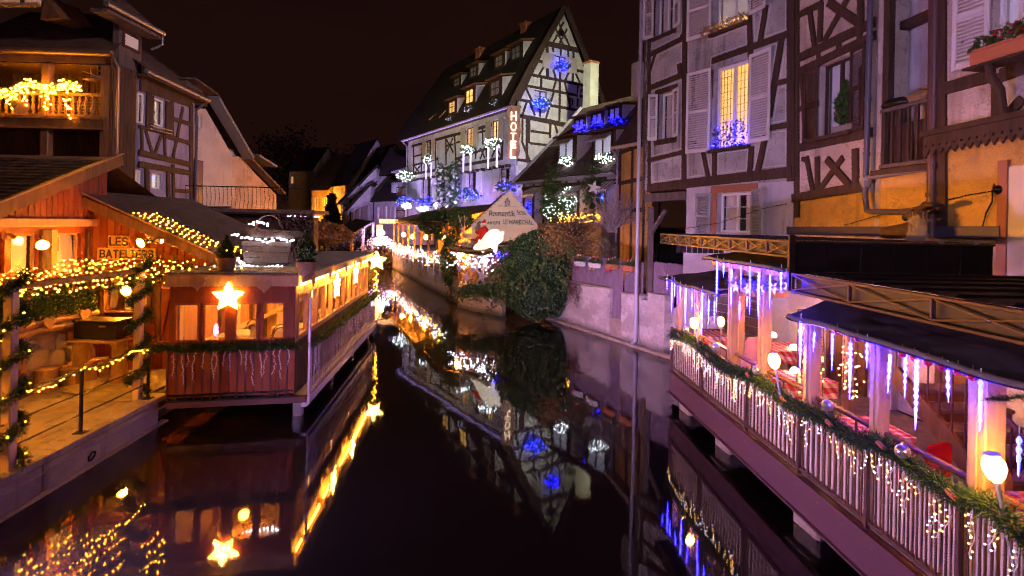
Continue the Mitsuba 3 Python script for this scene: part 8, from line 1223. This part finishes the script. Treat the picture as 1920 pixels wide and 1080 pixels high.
# ================================================================ FAR BACKGROUND
def far_house(name, label, x0, x1, yb, yt, Y, roofz, mat, wins, lit=(), tilt=.0, rmat='mat_roof_dark'):
    """a plain far house: front wall between two base points, a pitched roof behind, real windows"""
    h = thing(name, label, 'house'); a, b = np.array(x0, float), np.array(x1, float); p = Plane(a[:2], (b - a)[:2]); n = p.n3()
    if n[1] > 0: p.n = -p.n
    n = p.n3(); L = float(np.linalg.norm((b - a)[:2])); z1 = yt; hs = [sbox(*w) for w in wins]
    sub(h, 'wall', MB().ext(sbox(0, 1.0, L, z1).difference(unary_union(hs)) if hs else sbox(0, 1, L, z1), p, -.3, 0), mat)
    for i, r in enumerate(wins): w = part(h, 'window'); sub(w, 'frame', MB().ext(sbox(*r).difference(sbox(r[0] + .1, r[1] + .1, r[2] - .1, r[3] - .1)), p, -.2, -.1), 'mat_white_paint'); sub(w, 'pane', MB().ext(sbox(*r), p, -.28, -.2), 'mat_curtain' if i in lit else 'mat_grey_paint', emit=glow((1, .42, .1), .55, .2) if i in lit else None); [sub(w, 'shutter', MB().ext(sbox(s0, r[1], s1, r[3]), p, .01, .07), 'mat_shutter_far') for s0, s1 in ((r[0] - .55, r[0] - .03), (r[2] + .03, r[2] + .55))]
    R0, R1 = p.at(-.4, z1 - .1, .5), p.at(L + .4, z1 - .1, .5); dep = 4.5; sub(h, 'roof', MB().quad(R0, R1, R1 - n * dep + [0, 0, roofz], R0 - n * dep + [0, 0, roofz]).quad(R0 - n * dep + [0, 0, roofz], R1 - n * dep + [0, 0, roofz], R1 - n * 2 * dep, R0 - n * 2 * dep), rmat)
    for s in (0, L): sub(h, 'gable', MB().add([p.at(s, 1.0, 0), p.at(s, z1, 0), p.at(s, z1 + roofz, -dep + .4), p.at(s, z1, -2 * dep + .8), p.at(s, 1, -2 * dep + .8)], [[0, 1, 2], [0, 2, 3], [0, 3, 4]]), mat)
    return h, p, L, n
M('shutter_far', matte((.42, .36, .42), .7))
h, p, L, n = far_house('far_house', 'violet-lit far house with three shuttered windows left of the hotel', (-15.646,75,3.632), (-11.253,70,3.723), 0, 6.7, 0, 5.0, 'mat_plaster_lilac', [(.9, 4.3, 1.55, 6.0), (2.9, 4.3, 3.55, 6.0), (5.0, 4.3, 5.65, 6.0)])
dz_ = lambda u, z, d: p.at(u, z, d); sub(h, 'dormer', MB().fr(dz_(4.2, 8.1, -1.6), [p.e3(), p.n3(), [0, 0, 1]], [1.0, 1.0, 1.0]), 'mat_plaster_lilac'); sub(h, 'dormer_roof', MB().fr(dz_(4.2, 9.2, -1.5), [p.e3(), p.n3(), [0, 0, 1]], [1.4, 1.5, .1]), 'mat_roof_dark'); w = part(h, 'window'); sub(w, 'pane', MB().fr(dz_(4.2, 8.1, -.56), [p.e3(), p.n3(), [0, 0, 1]], [.55, .03, .7]), 'mat_curtain', emit=glow((.3, .42, 1), .2, .2))
h, p, L, n = far_house('far_house', 'grey-violet far house with a drainpipe and two shuttered windows', (-21.399,86,3.508), (-17.808,81,3.584), 0, 8.2, 0, 7.5, 'mat_plaster_lilac', [(1.0, 4.4, 1.7, 7.0), (3.2, 4.4, 3.9, 7.0)]); sub(h, 'drainpipe', MB().tube([p.at(.1, 8, .15), p.at(.1, 1, .15)], .12, 6), 'mat_dark')
gx = [(-18.521,84,10.231), (-16.021,83,12.877), (-15.058,82.5,12.064), (-16.384,83,11.534)]; k = thing('far_gable', 'tall pale triangular gable above the roofs left of the hotel', 'gable'); a, b, c, d = [np.array(q, float) for q in gx]; sub(k, 'wall', MB().add([a, b, c, d, a + [0, 3, 0], b + [0, 3, 0], c + [0, 3, 0], d + [0, 3, 0]], [[0, 1, 3], [1, 2, 3], [4, 7, 5], [5, 7, 6], [0, 3, 7], [0, 7, 4]]), 'mat_plaster_lilac'); sub(k, 'roof', MB().bar(a + [-.4, -.3, .1], b + [0, -.3, .35], .6, .25).bar(b + [0, -.3, .35], c + [.4, -.3, .1], .6, .25), 'mat_roof_dark'); sub(k, 'backing', MB().bar(a + [-.5, 2.2, -1.2], c + [.3, 2.2, -1.4], 4, 2.6), 'mat_roof_dark')
h, p, L, n = far_house('far_house', 'far house with white-framed windows, ochre on its left half', (-25.81,92,3.416), (-21.48,86,3.507), 0, 9.6, 0, 7.5, 'mat_plaster_pink', [(1.2, 5.0, 1.9, 7.6), (3.6, 5.0, 4.3, 7.6), (6.2, 5.0, 7.0, 7.6)], lit=(0, 1))
for c, s in (((-21.225,84,7.95), 1.9), ((-18.967,80,8.922), 1.9), ((-17.703,76,7.105), 2.2), ((-16.622,76,10), 1.6)): c = np.array(c); k = part(h, 'dormer'); sub(k, 'cheek', MB().add([c + [-s * .8, 0, -s * .8], c + [s * .6, 0, s * .8], c + [s * .6, 0, -s * .1], c + [-s * .8, 2.5, -s * .8], c + [s * .6, 2.5, s * .8], c + [s * .6, 2.5, -s * .1]], [[0, 2, 1], [3, 4, 5], [0, 1, 4], [0, 4, 3], [1, 2, 5], [1, 5, 4]]), 'mat_plaster_lilac'); sub(k, 'roof', MB().bar(c + [-s * .9, 1.2, -s * .75], c + [s * .75, 1.2, s], 3.0, .2), 'mat_roof_dark')
h, p, L, n = far_house('far_house', 'dim ochre far house at the end of the canal', (-31.232,98,3.302), (-26.984,94,3.391), 0, 9.2, 0, 6.5, 'mat_plaster_yellow', [(1.0, 5.0, 1.8, 8.0), (4.0, 5.0, 4.9, 8.0), (6.6, 5.0, 7.3, 8.0)], lit=())
far_house('far_house', 'very dim far house with a single lit window above the balcony', (-48.41,135,2.931), (-41.189,130,3.079), 0, 15.5, 0, 6, 'mat_plaster_pink', [(.6, 12.6, 1.7, 14.4)], lit=(0,))
k = thing('far_roof', 'large dark roof ridge behind the far gable left of the hotel', 'roof'); a, b, c, d = [np.array(q, float) for q in ((-16.478,78,10.318), (-14.582,80,14.619), (-11.055,78,13.916), (-10.704,76,10.28))]; sub(k, 'slope', MB().add([a, b, c, d, a + [0, 8, 0], b + [0, 6, 0], c + [0, 6, 0], d + [0, 8, 0]], [[0, 2, 1], [0, 3, 2], [1, 2, 6], [1, 6, 5], [0, 1, 5], [0, 5, 4]]), 'mat_roof_dark')
h = thing('balconied_house', 'narrow far house with wooden balconies at the left end of the hotel', 'house'); a, b = np.array((-11.012,68.5,3.729)), np.array((-9.807,67.3,3.754)); p = Plane(a[:2], (b - a)[:2]); p.n = -p.n if p.n[1] > 0 else p.n; L = float(np.linalg.norm((b - a)[:2])); sub(h, 'wall', MB().ext(sbox(0, 1, L + 1, 9.9), p, -3, 0), 'mat_plaster_lilac'); sub(h, 'eave', MB().bar(p.at(-.6, 10.0, .5), p.at(L + .6, 10.4, .5), 1.4, .16), 'mat_pipe')
for z in (4.4, 7.2):
    kk = part(h, 'balcony'); sub(kk, 'rail', MB().bar(p.at(-.1, z + 1.0, .7), p.at(L, z + 1.0, .7), .1, .1).bar(p.at(-.1, z, .7), p.at(L, z, .7), .12, .16), 'mat_timber'); [sub(kk, 'slat', MB().bar(p.at(-.05 + L * i / 7, z, .7), p.at(-.05 + L * i / 7, z + 1, .7), .12, .04, (1, 0, 0)), 'mat_wood_brown') for i in range(8)]
# far pitched roofs behind the pavilion and jetty roofs by the water
k = thing('canal_shed', 'low dark open shed roof by the water beyond the pavilion', 'shed'); a, b, c, d = [np.array(q, float) for q in ((-14.868,52,3.125), (-13.423,56,4.271), (-10.902,52,4.038), (-11.346,46,3.001))]; sub(k, 'roof', MB().add([a, b, c, d, a - [0, 0, .2], b - [0, 0, .2], c - [0, 0, .2], d - [0, 0, .2]], [[0, 1, 2], [0, 2, 3], [3, 2, 6], [3, 6, 7], [0, 3, 7], [0, 7, 4]]), 'mat_roof_dark'); [sub(k, 'post', MB().bar(q * [1, 1, 0] + [0, 0, .4], q - [0, 0, .1], .2, .2, (1, 0, 0)), 'mat_timber_grey') for q in (c, d, (c + d) / 2)]
def tree(label, c, hgt, rad, n, mat='mat_tree', bare=False):
    k = thing('far_tree', label, 'tree', 'dark trees against the night sky'); c = np.array(c, float); rs = np.random.default_rng(int(abs(c[0]) * 10)); base = c * [1, 1, 0] + [0, 0, 1]; m = MB(); m.tube([base, base + [rs.normal(0, .3), 0, hgt * .45], base + [rs.normal(0, .5), 0, hgt * .8]], [.5, .35, .12], 7); tips = []
    for i in range(16): z = hgt * rs.uniform(.3, .75); d = unit([rs.normal(), rs.normal(), .7]); e = base + [0, 0, z] + d * rad * rs.uniform(.6, 1.0); m.tube([base + [0, 0, z], (base + [0, 0, z] + e) / 2 + [0, 0, .3], e], [.16, .1, .04], 5); tips.append(e)
    sub(k, 'trunk', m, 'mat_twig'); tips = np.array(tips + [base + [0, 0, hgt * .85]]); q = tips[rs.integers(0, len(tips), n)] + rs.normal(size=(n, 3)) * rad * .24; sub(k, 'crown', leaves(q, rad * .05, rs), mat)
M('tree', matte((.030, .020, .014), .9))
for lab, c, hgt, rad, n in (('broad dark tree left of the far houses', (-53.32,150,14.239), 26, 9, 2600), ('slender dark tree behind the far ochre house', (-42.617,140,13.72), 21, 6, 1800), ('dark pointed tree above the violet roofs', (-31.084,125,14.017), 22, 4.5, 1500), ('dark tree between the far roofs and the hotel', (-41.191,150,14.516), 22, 6, 1700), ('dark tree at the left behind the cream gable', (-54.922,140,12.125), 20, 6, 1600)): tree(lab, c, hgt, rad, n)
k = thing('dark_conifer', 'black cone-shaped conifer in front of the far ochre house', 'tree'); c = np.array((-24.928,88,3.104)); sub(k, 'foliage', thuja_mesh(c - [0, 0, 4.5], 9.5, 1.7, 1500), 'mat_tree'); sub(k, 'trunk', MB().tube([c - [0, 0, 5], c], .2, 6), 'mat_twig')

k = thing('street_lamp', 'tiny amber street lamp glowing in front of the dim ochre far house', 'lamp'); c = np.array((-28.286,90,4.468)); sub(k, 'globe', MB().ball(c, .2, True), 'mat_white_paint', emit=glow((1, .36, .03), 4500)); sub(k, 'pole', MB().tube([c - [0, 0, .2], c * [1, 1, 0] + [0, 0, 1]], .07, 6), 'mat_metal_black')
blob('bank_bush', 'dark wide bush under the ochre far house', (-21.181,70,2.47), (4.5, 2.5, 1.6), 2600, .22, 'mat_tree'); blob('bank_bush', 'dark bush under the shed roof beyond the pavilion', (-14.07,55,2.329), (3.5, 2, 1.4), 2400, .18, 'mat_tree')

# ================================================================ LAMPS OUTSIDE THE PICTURE whose light falls into it
def projector(label, c, aim, col, L, r, snoot=.3, arm=None):
    k = thing('floodlight', label, 'lamp', 'floodlights around the canal'); c = np.array(c, float); a = unit(np.array(aim, float) - c)
    sub(k, 'lens', MB().lathe([(r, .0), (0, .004)], c, 24, a), 'mat_white_paint', emit=glow(col, L)); sub(k, 'housing', MB().lathe([(r * 1.02, snoot), (r * 1.08, snoot), (r * 1.08, -.25), (0, -.3)], c, 24, a).lathe([(r * 1.01, snoot), (r * 1.01, .0)], c, 24, a), 'mat_metal_black'); sub(k, 'pole' if arm is None else 'arm', MB().tube([c - a * .2, c - a * .2 - [0, 0, c[2] + 1] if arm is None else np.array(arm, float)], .05, 8), 'mat_metal_black')
projector('violet floodlight on a tall pole at the left of the bridge behind the camera', (-3.0, -7.0, 9.0), (6.0, 14, 6.5), (.76, .60, 1.0), 2900, .22, .7)
projector('pink-violet floodlight low on the left quay outside the picture', (-5.9, 1.5, 1.1), (4.4, 19.6, 1.3), (.80, .46, 1.), 52000, .1, .62)
projector('violet floodlight fixed to the quay wall just outside the left edge of the picture', (-5.9, 6.0, .9), (4.15, 8.6, 1.2), (.62, .40, 1.), 2600, .2, .15)
projector('pinkish floodlight under the eave of the ochre house, high above the terrace', (4.6, 8.4, 13.0), (-12, 23.5, 6.0), (1., .68, .74), 6000, .2, .5, (7.8, 8.4, 12.4))
projector('warm white floodlight on a mast behind the narrow house', (8.2, 27.5, 16.5), (4.8, 46.5, 12.5), (1., .98, .68), 9500, .2, .5)
projector('warm white floodlight on the roof of the cream gable house', (-14.5, 30.0, 7.6), (-4, 55, 11.5), (1., .98, .68), 7000, .2, .7)
projector('violet floodlight behind the veranda roof aimed at the right half of the hotel', vp.at(Lw * .72, 4.9, -5.4), (-2.5, 53, 7.0), (.42, .28, 1.), 4000, .2)
projector('violet floodlight behind the veranda roof aimed at the left half of the hotel', vp.at(Lw * .3, 4.9, -5.4), (-8, 60, 7.0), (.42, .28, 1.), 4000, .2)
projector('violet floodlight hidden behind the left end of the veranda aimed at the far houses', (-9.218,47.5,2.613), (-18, 74, 7.5), (.5, .36, 1.), 16000, .2)
projector('narrow pinkish spotlight on the bridge aimed at the lettered gable', (2.5, -3.0, 5.5), (.4, 29.0, 4.9), (1., .76, .70), 60000, .1, .8)
